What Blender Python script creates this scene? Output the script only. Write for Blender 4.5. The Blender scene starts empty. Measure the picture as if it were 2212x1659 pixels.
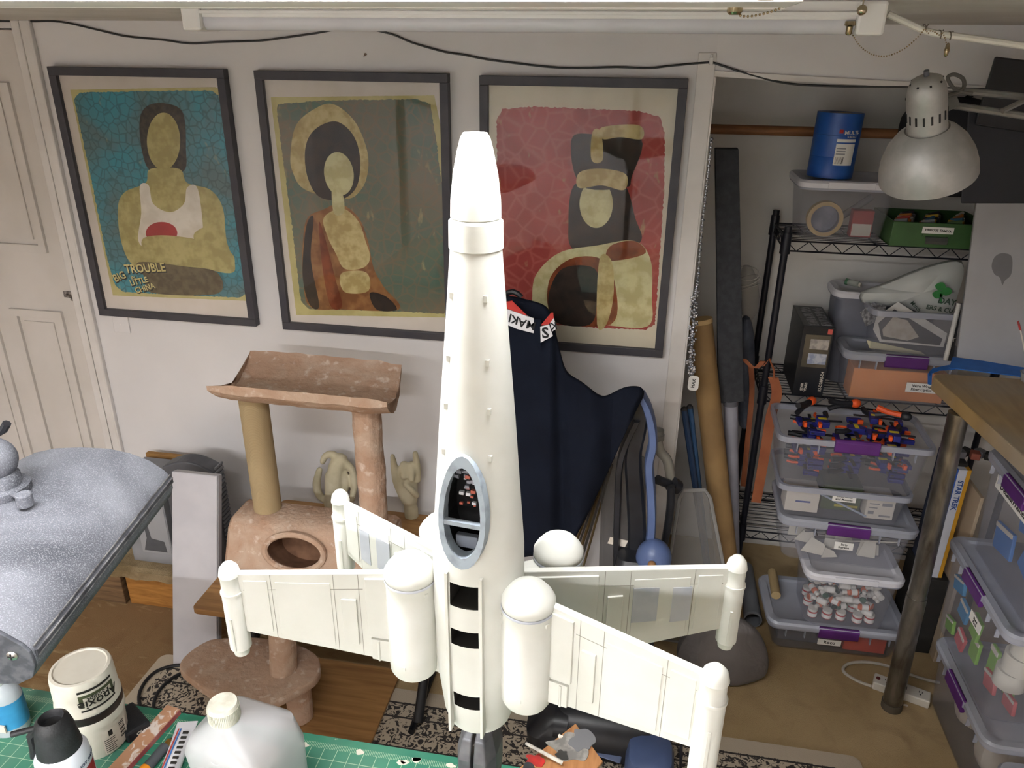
import bpy, bmesh, math, random
from mathutils import Vector, Matrix
random.seed(7)
PI = math.pi
scene = bpy.context.scene
COL = scene.collection

# ------------------------------------------------------------------ camera
F = 1661.0
CAM = Vector((0, 0, 2.1))
_p, _r, _a = [math.radians(v) for v in (23.4, 0.64, 9.96)]
_h = Vector((-math.sin(_a), math.cos(_a), 0)); _rt = Vector((math.cos(_a), math.sin(_a), 0)); _up = Vector((0, 0, 1))
FWD = _h*math.cos(_p) - _up*math.sin(_p)
_d = -_h*math.sin(_p) - _up*math.cos(_p)
RGT = _rt*math.cos(_r) - _d*math.sin(_r)
DWN = _d*math.cos(_r) + _rt*math.sin(_r)
cd = bpy.data.cameras.new('camera'); cam = bpy.data.objects.new('camera', cd); COL.objects.link(cam)
cd.sensor_fit = 'HORIZONTAL'; cd.sensor_width = 36.0; cd.lens = F/2212*36.0; cd.clip_start = 0.02
m = Matrix((RGT, -DWN, -FWD)).transposed().to_4x4(); m.translation = CAM
cam.matrix_world = m
scene.camera = cam

def ray(x, y): return RGT*((x-1106)/F) + DWN*((y-829.5)/F) + FWD
def onz(x, y, z): v = ray(x, y); return CAM + v*((z-2.1)/v.z)
def ony(x, y, Y): v = ray(x, y); return CAM + v*(Y/v.y)
def onx(x, y, X): v = ray(x, y); return CAM + v*(X/v.x)

# ------------------------------------------------------------------ world / view
w = bpy.data.worlds.new('world'); scene.world = w; w.use_nodes = True
w.node_tree.nodes['Background'].inputs[0].default_value = (0.9, 0.92, 1, 1)
w.node_tree.nodes['Background'].inputs[1].default_value = 0.02
vs = scene.view_settings
vs.view_transform = 'Standard'; vs.look = 'None'; vs.gamma = 1.0; vs.use_curve_mapping = False
vs.exposure = 0.15
TUBE_POWER = 4.0
NEAR_F, REAR_F = .60, 2.35   # relative tube strength: fitting over the model, next fitting of the row behind the camera

# ------------------------------------------------------------------ materials
def lin(c):
    if isinstance(c, str):
        c = [int(c[i:i+2], 16)/255 for i in (0, 2, 4)]
    return tuple(((v/12.92) if v <= 0.04045 else ((v+0.055)/1.055)**2.4) for v in c[:3]) + (1,)
MATS = {}
def M(name, c1, rough=0.6, c2=None, scale=8, metal=0.0, bump=0.0, bscale=60, spec=0.4, detail=4, lo=0.4, hi=0.6, stretch=None, emit=0):
    if name in MATS: return MATS[name]
    mt = bpy.data.materials.new(name); mt.use_nodes = True; nt = mt.node_tree
    b = nt.nodes['Principled BSDF']
    b.inputs['Roughness'].default_value = rough; b.inputs['Metallic'].default_value = metal
    b.inputs['Specular IOR Level'].default_value = spec
    b.inputs['Base Color'].default_value = lin(c1)
    tc = nt.nodes.new('ShaderNodeTexCoord')
    src = tc.outputs['Object']
    if stretch:
        mp = nt.nodes.new('ShaderNodeMapping'); mp.inputs['Scale'].default_value = stretch
        nt.links.new(src, mp.inputs[0]); src = mp.outputs[0]
    if c2 is None:
        c2v = [min(1, v*0.93) for v in lin(c1)[:3]] + [1]
    else: c2v = lin(c2)
    n = nt.nodes.new('ShaderNodeTexNoise'); n.inputs['Scale'].default_value = scale; n.inputs['Detail'].default_value = detail
    nt.links.new(src, n.inputs['Vector'])
    r = nt.nodes.new('ShaderNodeValToRGB'); r.color_ramp.elements[0].position = lo; r.color_ramp.elements[1].position = hi
    r.color_ramp.elements[0].color = lin(c1); r.color_ramp.elements[1].color = c2v
    nt.links.new(n.outputs['Fac'], r.inputs[0]); nt.links.new(r.outputs[0], b.inputs['Base Color'])
    if bump:
        n2 = nt.nodes.new('ShaderNodeTexNoise'); n2.inputs['Scale'].default_value = bscale; n2.inputs['Detail'].default_value = 3
        nt.links.new(src, n2.inputs['Vector'])
        bp = nt.nodes.new('ShaderNodeBump'); bp.inputs['Strength'].default_value = bump; bp.inputs['Distance'].default_value = 0.01
        nt.links.new(n2.outputs['Fac'], bp.inputs['Height']); nt.links.new(bp.outputs[0], b.inputs['Normal'])
    if emit:
        b.inputs['Emission Color'].default_value = lin(c1); b.inputs['Emission Strength'].default_value = emit
    MATS[name] = mt
    return mt
def clear(name, c, alpha, rough=0.25, spec=0.5):
    """thin translucent plastic: part see-through, part milky"""
    if name in MATS: return MATS[name]
    mt = bpy.data.materials.new(name); mt.use_nodes = True; nt = mt.node_tree
    b = nt.nodes['Principled BSDF']; b.inputs['Base Color'].default_value = lin(c); b.inputs['Roughness'].default_value = rough
    b.inputs['Specular IOR Level'].default_value = spec
    t = nt.nodes.new('ShaderNodeBsdfTransparent'); t.inputs[0].default_value = (.97, .97, .98, 1)
    mx = nt.nodes.new('ShaderNodeMixShader'); mx.inputs[0].default_value = alpha
    tc = nt.nodes.new('ShaderNodeTexCoord'); n = nt.nodes.new('ShaderNodeTexNoise'); n.inputs['Scale'].default_value = 9
    mr = nt.nodes.new('ShaderNodeMapRange'); mr.inputs['To Min'].default_value = alpha*0.8; mr.inputs['To Max'].default_value = min(1, alpha*1.2)
    nt.links.new(tc.outputs['Object'], n.inputs['Vector']); nt.links.new(n.outputs['Fac'], mr.inputs[0]); nt.links.new(mr.outputs[0], mx.inputs[0])
    nt.links.new(t.outputs[0], mx.inputs[1]); nt.links.new(b.outputs[0], mx.inputs[2])
    nt.links.new(mx.outputs[0], nt.nodes['Material Output'].inputs['Surface'])
    MATS[name] = mt
    return mt

class N:
    """tiny node-graph helper for the few special materials"""
    def __init__(s, name, rough=0.6, spec=0.4):
        s.m = bpy.data.materials.new(name); s.m.use_nodes = True; s.nt = s.m.node_tree
        s.b = s.nt.nodes['Principled BSDF']; s.b.inputs['Roughness'].default_value = rough; s.b.inputs['Specular IOR Level'].default_value = spec
        s.tc = s.nt.nodes.new('ShaderNodeTexCoord'); s.co = s.tc.outputs['Object']; MATS[name] = s.m
    def map(s, scale=(1, 1, 1), rot=(0, 0, 0), src=None):
        n = s.nt.nodes.new('ShaderNodeMapping'); n.inputs['Scale'].default_value = scale; n.inputs['Rotation'].default_value = rot
        s.nt.links.new(src or s.co, n.inputs[0]); return n.outputs[0]
    def noise(s, scale, vec=None, detail=4, dist=0, out='Fac'):
        n = s.nt.nodes.new('ShaderNodeTexNoise'); n.inputs['Scale'].default_value = scale; n.inputs['Detail'].default_value = detail; n.inputs['Distortion'].default_value = dist
        s.nt.links.new(vec or s.co, n.inputs['Vector']); return n.outputs[out]
    def vor(s, scale, vec=None, feature='F1', out='Distance'):
        n = s.nt.nodes.new('ShaderNodeTexVoronoi'); n.feature = feature; n.inputs['Scale'].default_value = scale
        s.nt.links.new(vec or s.co, n.inputs['Vector']); return n.outputs[out]
    def wave(s, scale, vec=None, dist=0, dscale=1, direction='X'):
        n = s.nt.nodes.new('ShaderNodeTexWave'); n.inputs['Scale'].default_value = scale; n.inputs['Distortion'].default_value = dist
        n.inputs['Detail Scale'].default_value = dscale; n.bands_direction = direction
        s.nt.links.new(vec or s.co, n.inputs['Vector']); return n.outputs['Fac']
    def math(s, op, a, b=None, clamp=False):
        n = s.nt.nodes.new('ShaderNodeMath'); n.operation = op; n.use_clamp = clamp
        for i, v in enumerate((a, b)):
            if v is None: continue
            if isinstance(v, (int, float)): n.inputs[i].default_value = v
            else: s.nt.links.new(v, n.inputs[i])
        return n.outputs[0]
    def step(s, x, lo, hi):
        n = s.nt.nodes.new('ShaderNodeMapRange'); n.inputs['From Min'].default_value = lo; n.inputs['From Max'].default_value = hi
        s.nt.links.new(x, n.inputs[0]); return n.outputs[0]
    def xyz(s):
        n = s.nt.nodes.new('ShaderNodeSeparateXYZ'); s.nt.links.new(s.co, n.inputs[0]); return n.outputs
    def mix(s, fac, a, b):
        n = s.nt.nodes.new('ShaderNodeMix'); n.data_type = 'RGBA'
        for i, v in ((0, fac), (6, a), (7, b)):
            if isinstance(v, (int, float)): n.inputs[i].default_value = v
            elif isinstance(v, (str, tuple)): n.inputs[i].default_value = lin(v)
            else: s.nt.links.new(v, n.inputs[i])
        return n.outputs[2]
    def col(s, c): s.nt.links.new(c, s.b.inputs['Base Color']); return s
    def bump(s, h, strength=0.3, dist=0.01):
        n = s.nt.nodes.new('ShaderNodeBump'); n.inputs['Strength'].default_value = strength; n.inputs['Distance'].default_value = dist
        s.nt.links.new(h, n.inputs['Height']); s.nt.links.new(n.outputs[0], s.b.inputs['Normal']); return s

# ------------------------------------------------------------------ mesh builder
class B:
    def __init__(s): s.v = []; s.f = []; s.mi = []; s.cur = 0
    def add(s, vs, fs, T=None):
        o = len(s.v)
        for p in vs:
            p = Vector(p); s.v.append(T @ p if T is not None else p)
        for f in fs: s.f.append([i+o for i in f]); s.mi.append(s.cur)
        return s
    def mat(s, i): s.cur = i; return s
    def box(s, c, size, T=None):
        x, y, z = c; a, b, d = size[0]/2, size[1]/2, size[2]/2
        vs = [(x+i*a, y+j*b, z+k*d) for k in (-1, 1) for j in (-1, 1) for i in (-1, 1)]
        return s.add(vs, [(0, 2, 3, 1), (4, 5, 7, 6), (0, 1, 5, 4), (2, 6, 7, 3), (0, 4, 6, 2), (1, 3, 7, 5)], T)
    def span(s, p0, p1, T=None):
        return s.box([(a+b)/2 for a, b in zip(p0, p1)], [abs(a-b) for a, b in zip(p0, p1)], T)
    def hexa(s, q0, q1):   # two quads
        return s.add(list(q0)+list(q1), [(3, 2, 1, 0), (4, 5, 6, 7), (0, 1, 5, 4), (1, 2, 6, 5), (2, 3, 7, 6), (3, 0, 4, 7)])
    def cyl(s, p0, p1, r0, r1=None, n=16, caps=True, T=None):
        p0, p1 = Vector(p0), Vector(p1); r1 = r0 if r1 is None else r1
        a = (p1-p0).normalized(); u = a.orthogonal().normalized(); v = a.cross(u)
        vs = []
        for p, r in ((p0, r0), (p1, r1)):
            for i in range(n): t = 2*PI*i/n; vs.append(p + u*(r*math.cos(t)) + v*(r*math.sin(t)))
        fs = [(i, (i+1) % n, n+(i+1) % n, n+i) for i in range(n)]
        if caps: fs += [tuple(reversed(range(n))), tuple(range(n, 2*n))]
        return s.add(vs, fs, T)
    def lathe(s, prof, o=(0, 0, 0), axis=(0, 0, 1), n=32, cap=True, T=None, sx=1, sy=1):
        o = Vector(o); a = Vector(axis).normalized()
        u = Vector((1, 0, 0)) if abs(a.x) < 0.9 else Vector((0, 1, 0)); u = (u - a*u.dot(a)).normalized(); v = a.cross(u)
        vs = []
        for r, z in prof:
            for i in range(n): t = 2*PI*i/n; vs.append(o + a*z + u*(r*sx*math.cos(t)) + v*(r*sy*math.sin(t)))
        fs = []
        for k in range(len(prof)-1):
            for i in range(n): j = (i+1) % n; fs.append((k*n+i, k*n+j, (k+1)*n+j, (k+1)*n+i))
        if cap: fs += [tuple(reversed(range(n))), tuple(range((len(prof)-1)*n, len(prof)*n))]
        return s.add(vs, fs, T)
    def loft(s, loops, cap=True, closed=True, T=None):
        n = len(loops[0]); vs = [p for l in loops for p in l]; fs = []
        for k in range(len(loops)-1):
            for i in range(n if closed else n-1): j = (i+1) % n; fs.append((k*n+i, k*n+j, (k+1)*n+j, (k+1)*n+i))
        if cap: fs += [tuple(reversed(range(n))), tuple(range((len(loops)-1)*n, len(loops)*n))]
        return s.add(vs, fs, T)
    def tube(s, path, r, n=8, closed=False, T=None, taper=None):
        P = [Vector(p) for p in path]; L = len(P); loops = []; u = None
        for i in range(L):
            t = (P[(i+1) % L] - P[i-1]) if closed else (P[min(i+1, L-1)] - P[max(i-1, 0)])
            t = t.normalized() if t.length > 1e-9 else Vector((0, 0, 1))
            u = t.orthogonal().normalized() if u is None else (u - t*u.dot(t)).normalized()
            v = t.cross(u); rr = r if taper is None else r*taper[i]
            loops.append([P[i] + u*(rr*math.cos(2*PI*k/n)) + v*(rr*math.sin(2*PI*k/n)) for k in range(n)])
        if closed: loops.append(loops[0])
        return s.loft(loops, cap=not closed, T=T)
    def prism(s, poly, z0, z1, T=None):
        n = len(poly)
        return s.add([(x, y, z0) for x, y in poly]+[(x, y, z1) for x, y in poly],
                     [tuple(reversed(range(n))), tuple(range(n, 2*n))] + [(i, (i+1) % n, n+(i+1) % n, n+i) for i in range(n)], T)
    def ring(s, outer, inner, z0, z1, T=None):
        n = len(outer); vs = [(x, y, z) for z in (z0, z1) for L in (outer, inner) for x, y in L]; fs = []
        for i in range(n):
            j = (i+1) % n; a, b, c, d = 0, n, 2*n, 3*n
            fs += [(a+j, a+i, b+i, b+j), (c+i, c+j, d+j, d+i), (a+i, a+j, c+j, c+i), (b+j, b+i, d+i, d+j)]
        return s.add(vs, fs, T)
    def sph(s, c, r, n=12, m_=8, T=None, sc=(1, 1, 1)):
        c = Vector(c); prof = []
        vs = [c + Vector((0, 0, -r*sc[2]))]
        for k in range(1, m_):
            t = -PI/2 + PI*k/m_
            for i in range(n): vs.append(c + Vector((r*sc[0]*math.cos(t)*math.cos(2*PI*i/n), r*sc[1]*math.cos(t)*math.sin(2*PI*i/n), r*sc[2]*math.sin(t))))
        vs.append(c + Vector((0, 0, r*sc[2]))); fs = []
        for i in range(n): fs.append((0, 1+(i+1) % n, 1+i))
        for k in range(m_-2):
            for i in range(n): j = (i+1) % n; fs.append((1+k*n+i, 1+k*n+j, 1+(k+1)*n+j, 1+(k+1)*n+i))
        e = len(vs)-1
        for i in range(n): fs.append((e, 1+(m_-2)*n+i, 1+(m_-2)*n+(i+1) % n))
        return s.add(vs, fs, T)

ORG = {}
def _org(o): return ORG.get(o.name, Vector((0, 0, 0)))
def mk(name, b, mat, parent=None, smooth=False, bevel=0, seg=2, local=False, fix=True, sub=0):
    """link the collected shapes as ONE mesh object; coordinates are world ones unless local"""
    me = bpy.data.meshes.new(name)
    if parent is not None: off = Vector((0, 0, 0)) if local else _org(parent)
    else:
        if local: off = Vector((0, 0, 0))
        else:
            xs = [min(p[i] for p in b.v) for i in range(3)]; xe = [max(p[i] for p in b.v) for i in range(3)]
            off = Vector(((xs[0]+xe[0])/2, (xs[1]+xe[1])/2, xs[2]))
    me.from_pydata([tuple(p-off) for p in b.v], [], b.f)
    mats = mat if isinstance(mat, (list, tuple)) else [mat]
    for q in mats: me.materials.append(q)
    if len(mats) > 1:
        for p, i in zip(me.polygons, b.mi): p.material_index = i
    bm = bmesh.new(); bm.from_mesh(me)
    if fix:
        bmesh.ops.remove_doubles(bm, verts=bm.verts, dist=1e-6)
        bmesh.ops.recalc_face_normals(bm, faces=bm.faces)
    if bevel:
        es = [e for e in bm.edges if len(e.link_faces) == 2 and e.calc_face_angle(0) > 0.5]
        bmesh.ops.bevel(bm, geom=es, offset=bevel, segments=seg, affect='EDGES', profile=0.5, clamp_overlap=True)
    if smooth:
        for f in bm.faces: f.smooth = True
        for e in bm.edges:
            if len(e.link_faces) == 2 and e.calc_face_angle(0) > 0.7: e.smooth = False
    bm.to_mesh(me); bm.free()
    o = bpy.data.objects.new(name, me); COL.objects.link(o)
    if parent is not None: o.parent = parent; ORG[o.name] = off if not local else Vector((0, 0, 0))
    elif not local: o.location = off; ORG[o.name] = off
    if sub:
        md = o.modifiers.new('sub', 'SUBSURF'); md.levels = sub; md.render_levels = sub
    return o
def tag(o, label, cat, group=None):
    o['label'] = label; o['category'] = cat
    if group: o['group'] = group
    return o
def thing(name, label, cat, loc=(0, 0, 0), rot=None, group=None):
    o = bpy.data.objects.new(name, None); COL.objects.link(o); o.empty_display_size = 0.03
    o.location = loc
    if rot is not None: o.rotation_euler = rot
    ORG[o.name] = Vector(loc)
    return tag(o, label, cat, group)
def struct(name, b, mat, parent=None, **k):
    o = mk(name, b, mat, parent, **k)
    if parent is None: o['kind'] = 'structure'
    return o
def copy_tree(o, parent=None):
    c = o.copy(); COL.objects.link(c)
    if parent is not None: c.parent = parent
    for ch in list(o.children): copy_tree(ch, c)
    return c
def rrect(w_, d_, r, n=4, cx=0, cy=0):
    r = min(r, w_/2-1e-4, d_/2-1e-4); out = []
    for sx, sy, a0 in ((1, 1, 0), (-1, 1, PI/2), (-1, -1, PI), (1, -1, 1.5*PI)):
        for i in range(n+1):
            a = a0 + PI/2*i/n; out.append((cx + sx*(w_/2-r) + r*math.cos(a), cy + sy*(d_/2-r) + r*math.sin(a)))
    return out
def lp(poly, z): return [Vector((x, y, z)) for x, y in poly]
def smoothpoly(pts, k=4, closed=True):
    out = []; n = len(pts)
    rng = range(n) if closed else range(n-1)
    for i in rng:
        g = (lambda q: Vector(pts[q % n])) if closed else (lambda q: Vector(pts[max(0, min(n-1, q))]))
        p0, p1, p2, p3 = g(i-1), g(i), g(i+1), g(i+2)
        for j in range(k):
            t = j/k
            out.append(0.5*((2*p1) + (p2-p0)*t + (2*p0-5*p1+4*p2-p3)*t*t + (3*p1-p0-3*p2+p3)*t**3))
    if not closed: out.append(Vector(pts[-1]))
    return out
def frame(o, u, v):
    """matrix whose local x,y run along u,v at o"""
    u = Vector(u).normalized(); n = u.cross(Vector(v)).normalized(); v = n.cross(u)
    m_ = Matrix((u, v, n)).transposed().to_4x4(); m_.translation = Vector(o); return m_
def text(s, size, mat, parent, o, u, v, local=False, ext=0.0003, align='CENTER', name='lettering', sx=1.0, bold=0.0, curve_r=None):
    cu = bpy.data.curves.new('t', 'FONT'); cu.body = s; cu.size = size; cu.extrude = ext; cu.align_x = align; cu.align_y = 'CENTER'; cu.offset = bold*size
    cu.resolution_u = 2
    t = bpy.data.objects.new('t', cu); COL.objects.link(t)
    bpy.context.view_layer.update()
    me = bpy.data.meshes.new_from_object(t)
    bpy.data.objects.remove(t); bpy.data.curves.remove(cu)
    T = frame(o, u, v); off = Vector((0, 0, 0)) if (local or parent is None) else _org(parent)
    b = B()
    vs = []
    for p in me.vertices:
        q = Vector((p.co.x*sx, p.co.y, p.co.z))
        if curve_r:
            a = q.x/curve_r; q = Vector(((curve_r+q.z)*math.sin(a), q.y, (curve_r+q.z)*math.cos(a)-curve_r))
        vs.append(T @ q)
    b.add(vs, [tuple(p.vertices) for p in me.polygons]); bpy.data.meshes.remove(me)
    return mk(name, b, mat, parent, local=local, fix=False)

# ================================================================== SETTING
WY = 2.55; CEIL = 2.18; JX = 0.157; CB = 3.16
wall_m = N('wall_paint', 0.55, 0.25)
wall_m.col(wall_m.mix(wall_m.step(wall_m.noise(1.7, detail=6), .35, .7), 'dcd9d9', 'd0cdcd')).bump(wall_m.noise(180), 0.08, 0.002); wall_m = wall_m.m
closet_m = M('closet_paint', 'dcd9d5', .7, 'cfccc7', 2.5, bump=.05, bscale=120)
ceil_m = M('ceiling_paint', 'd3cfcb', .8, 'c6c1bc', 3, bump=.1, bscale=120)
door_m = M('door_paint', 'cfc9c4', .45, 'c8c2bc', 4)
trim_m = M('trim_paint', 'd9d5d2', .45, 'cfcac6', 5)
fl = N('carpet', 0.95, 0.1)
big = fl.step(fl.noise(1.6, detail=5, dist=.6), .35, .68)
spots = fl.step(fl.noise(7, detail=6, dist=1.2), .5, .75)
fine = fl.noise(420, detail=2)
c0 = fl.mix(big, 'b79f78', '9c845c'); c0 = fl.mix(fl.math('MULTIPLY', spots, .6), c0, '85694a'); c0 = fl.mix(fl.math('MULTIPLY', fine, .35), c0, 'cdb692')
_fx = fl.xyz(); _dx = fl.math('DIVIDE', fl.math('ADD', _fx[0], 1.35), .75); _dy = fl.math('DIVIDE', fl.math('SUBTRACT', _fx[1], 1.48), .42)   # old stain on the carpet by the step
_st = fl.math('ADD', fl.math('MULTIPLY', _dx, _dx), fl.math('MULTIPLY', _dy, _dy)); _st = fl.math('ADD', _st, fl.math('MULTIPLY', fl.math('SUBTRACT', fl.noise(9, fl.map((1, 2.6, 1)), 6, 1.5), .5), 2.4))
c0 = fl.mix(fl.math('MULTIPLY', fl.step(_st, 1.1, .35), .7), c0, '6e4c30')
fl.col(c0).bump(fine, .6, .004); carpet_m = fl.m

struct('floor', B().span((-3.3, -2.1, -.06), (2.3, 3.26, 0)), carpet_m)
struct('ceiling', B().span((-3.3, -2.1, CEIL), (2.3, 3.26, CEIL+.06)), ceil_m)
DX = ony(216, 885, WY).x           # right edge of the door
DL = DX - .78
wb = B().span((DX, WY, 0), (JX, WY+.1, CEIL)).span((-3.2, WY, 0), (DL, WY+.1, CEIL)).span((DL, WY, 2.155), (DX, WY+.1, CEIL)).span((DL-.01, WY+.07, 0), (DX+.01, WY+.1, 2.16))
struct('wall_back', wb, wall_m)
a0, a1 = ony(1545, 153, WY), ony(2130, 186, WY); zr = a0.z + (a1.z-a0.z)*(2.1-a0.x)/(a1.x-a0.x)
hd = B().hexa([(JX, WY, a0.z), (2.1, WY, zr), (2.1, WY+.1, zr), (JX, WY+.1, a0.z)], [(JX, WY, CEIL), (2.1, WY, CEIL), (2.1, WY+.1, CEIL), (JX, WY+.1, CEIL)])
struct('wall_header', hd, wall_m)
tb = B().hexa([(JX, WY-.008, a0.z-.016), (2.1, WY-.008, zr-.016), (2.1, WY+.1, zr-.016), (JX, WY+.1, a0.z-.016)], [(JX, WY-.008, a0.z), (2.1, WY-.008, zr), (2.1, WY+.1, zr), (JX, WY+.1, a0.z)])
struct('trim_1', tb, trim_m)
struct('trim_2', B().span((JX-.052, WY-.006, 0), (JX, WY, a0.z+.05)).span((JX-.0, WY-.006, 0), (JX+.006, WY+.1, a0.z-.016)), trim_m, bevel=.002)
struct('wall_left', B().span((-3.3, -2.1, 0), (-3.2, 2.65, CEIL)), wall_m)
struct('wall_right', B().span((2.1, -2.1, 0), (2.2, 3.26, CEIL)), wall_m)
struct('wall_front', B().span((-3.3, -2.2, 0), (2.3, -2.1, CEIL)), wall_m)
struct('wall_closet_back', B().span((JX-.1, CB, 0), (2.1, CB+.1, CEIL)), closet_m)
struct('wall_closet_left', B().span((JX-.1, WY+.1, 0), (JX, CB, CEIL)), closet_m)

# door with six raised panels, casing
dr = struct('door_1', B().span((DL, WY+.014, .19), (DX, WY+.054, 2.15)), door_m, bevel=.002)
def panel(x0, x1, z0, z1):
    o = B()
    for inset, y0, y1 in ((0, WY+.001, WY+.014),):
        o.ring(rrect(x1-x0, z1-z0, .001, 1, (x0+x1)/2, (z0+z1)/2), rrect(x1-x0-.06, z1-z0-.06, .001, 1, (x0+x1)/2, (z0+z1)/2), -y1, -y0, Matrix(((1, 0, 0, 0), (0, 0, -1, 0), (0, 1, 0, 0), (0, 0, 0, 1))))
    xm0, xm1, zm0, zm1 = x0+.05, x1-.05, z0+.05, z1-.05
    o.span((xm0, WY+.008, zm0), (xm1, WY+.014, zm1))
    mk('door_panel', o, door_m, dr, bevel=.006, seg=3)
pr = ony(103, 548, WY); pl = ony(130, 675, WY)
x1 = pl.x; x0 = x1 - .235; zA = pr.z; zB = pl.z
for xa in (x0, x0-.31):
    panel(xa, xa+.235, zA, 1.98); panel(xa, xa+.235, .36, zB)
cs = B()
cs.span((DX, WY-.016, .19), (DX+.03, WY, CEIL)).span((DX+.03, WY-.012, .19), (DX+.065, WY, CEIL)).span((DX+.065, WY-.018, .19), (ony(265, 955, WY).x, WY, CEIL))
struct('trim_3', cs, trim_m, bevel=.003)
hp = ony(150, 638, WY)
dk = thing('door_latch', 'small tarnished metal latch on the white panelled door', 'latch', (hp.x, WY+.014, hp.z-.02))
mk('plate', B().box((hp.x-.01, WY+.011, hp.z), (.045, .007, .025)), M('tarnish', 'a9a4a2', .35, '6b6562', 60, metal=.9), dk, bevel=.001)
mk('bolt', B().cyl((hp.x-.02, WY+.002, hp.z-.004), (hp.x+.03, WY+.002, hp.z-.01), .005).sph((hp.x+.012, WY-.003, hp.z-.014), .007), MATS['tarnish'], dk, smooth=True)

# carpeted step in front of the door
wood_dk = N('riser_wood', .7); _wv = wood_dk.noise(3, wood_dk.map((2, 1, 22)), 5, 1.0)
wood_dk.col(wood_dk.mix(wood_dk.step(_wv, .35, .65), '7d6245', '55402b')); wood_dk = wood_dk.m
wood_or = N('riser_wood_orange', .6); _wv = wood_or.noise(3, wood_or.map((3, 1, 20)), 5, 1.0)
wood_or.col(wood_or.mix(wood_or.step(_wv, .35, .65), 'b07d3f', '8f5f2b')); wood_or = wood_or.m
RY = 2.22
st = thing('carpeted_step', 'low carpet-topped step with bare wooden riser boards below the white door', 'step', (-2.2, 2.38, 0))
ex = onz(278, 1262, .08).x
mk('riser_board', B().span((-3.2, RY, 0), (ex-.008, RY+.03, .155)), wood_dk, st, bevel=.003)
mk('riser_board', B().span((ex+.006, RY+.012, 0), (-1.45, RY+.04, .15)), wood_or, st, bevel=.003)
pts = []
cb = B(); nx = 60; prof = []
for i in range(nx+1):
    x = -3.19 + (1.75)*i/nx; e = random.uniform(-.008, .008)
    prof.append([(x, WY-.002, .19), (x, RY+.01, .19), (x, RY-.012, .182), (x, RY-.014, .148+e), (x, RY+.002, .15+e), (x, RY+.03, .15), (x, WY-.002, .15)])
cb.loft([[Vector(p) for p in L] for L in prof])
mk('step_carpet', cb, M('step_carpet', '9a8768', .95, '7d6a4b', 14, bump=.7, bscale=220), st)

# ================================================================== CEILING LIGHTS
white_metal = M('white_enamel', 'e6e2df', .35, 'dcd8d4', 4)
tube_off = M('tube_off', 'cfccd0', .25, 'c4c1c6', 4)
brass = M('brass', 'b8a98d', .25, '8f8062', 40, metal=1)
chain_m = M('bead_chain', 'b9aa92', .2, '8f8064', 40, metal=1)
def lit_mat(strength):
    mt = bpy.data.materials.new('tube_lit'); mt.use_nodes = True; b = mt.node_tree.nodes['Principled BSDF']
    b.inputs['Base Color'].default_value = (1, 1, 1, 1); b.inputs['Emission Color'].default_value = (.99, .99, .995, 1); b.inputs['Emission Strength'].default_value = strength
    return mt
TUBES = {k: lit_mat(34*TUBE_POWER*k) for k in (NEAR_F, REAR_F)}
def beads(b, path, step, r):
    P = [Vector(p) for p in path]; acc = 0
    for i in range(len(P)-1):
        L = (P[i+1]-P[i]).length; t = acc
        while t < L:
            b.sph(P[i].lerp(P[i+1], t/L), r, 6, 4); t += step
        acc = t - L
def shop_light(label, x0, x1, y0, y1, zb, lit, tubes, offscreen=False):
    sfx = '_offscreen' if offscreen else ''
    t = thing('shop_light'+('_behind_camera_offscreen' if offscreen else ''), label, 'ceiling light', ((x0+x1)/2, (y0+y1)/2, zb))
    ym = (y0+y1)/2
    h = B().span((x0, ym-.03, CEIL-.028), (x1, ym+.03, CEIL-.001))
    mk('housing', h, white_metal, t, bevel=.003)
    # reflector: folded sheet
    prof = [(y0, zb), (y0+.012, zb+.006), (ym-.03, CEIL-.026), (ym+.03, CEIL-.026), (y1-.012, zb+.006), (y1, zb), (y1, zb+.004), (y1-.01, zb+.012), (ym+.032, CEIL-.020), (ym-.032, CEIL-.020), (y0+.01, zb+.012), (y0, zb+.004)]
    mk('reflector', B().loft([[Vector((x, y, z)) for y, z in prof] for x in (x0, x1)]), white_metal, t)
    for x in (x0, x1):
        mk('end_cap', B().span((x-.012, y0+.01, zb+.002), (x+.012, y1-.01, CEIL-.004)), white_metal, t, bevel=.004)
    for yt, zt in tubes:
        tb_ = mk('lamp_tube'+sfx, B().cyl((x0+.04, yt, zt), (x1-.04, yt, zt), .0125, n=12), TUBES[lit] if lit else tube_off, t, smooth=True)
        for x in (x0+.03, x1-.03): mk('socket', B().box((x, yt, zt), (.02, .026, .036)), white_metal, tb_, bevel=.004)
    return t
# the lamp that lights the model, its far lip just inside the top of the picture
nl = shop_light('lit white shop light just above the model rocket', -1.13, .092, .47, .62, 2.133, NEAR_F, ((.53, 2.150), (.57, 2.150)))
mk('edge_flange', B().span((-1.13, .612, 2.133), (.092, .72, 2.137)).span((-1.13, .712, 2.133), (.092, .72, 2.150)).span((-1.13, .70, 2.1325), (.092, .705, 2.1345)), white_metal, nl, bevel=.0008)
# the next fitting of the same row, behind the camera: it lights the faces turned to the camera
shop_light('long lit white shop light on the ceiling behind the workbench', -2.30, .14, -1.37, -1.23, 2.12, REAR_F, ((-1.32, 2.144), (-1.28, 2.144)), offscreen=True)
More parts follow.
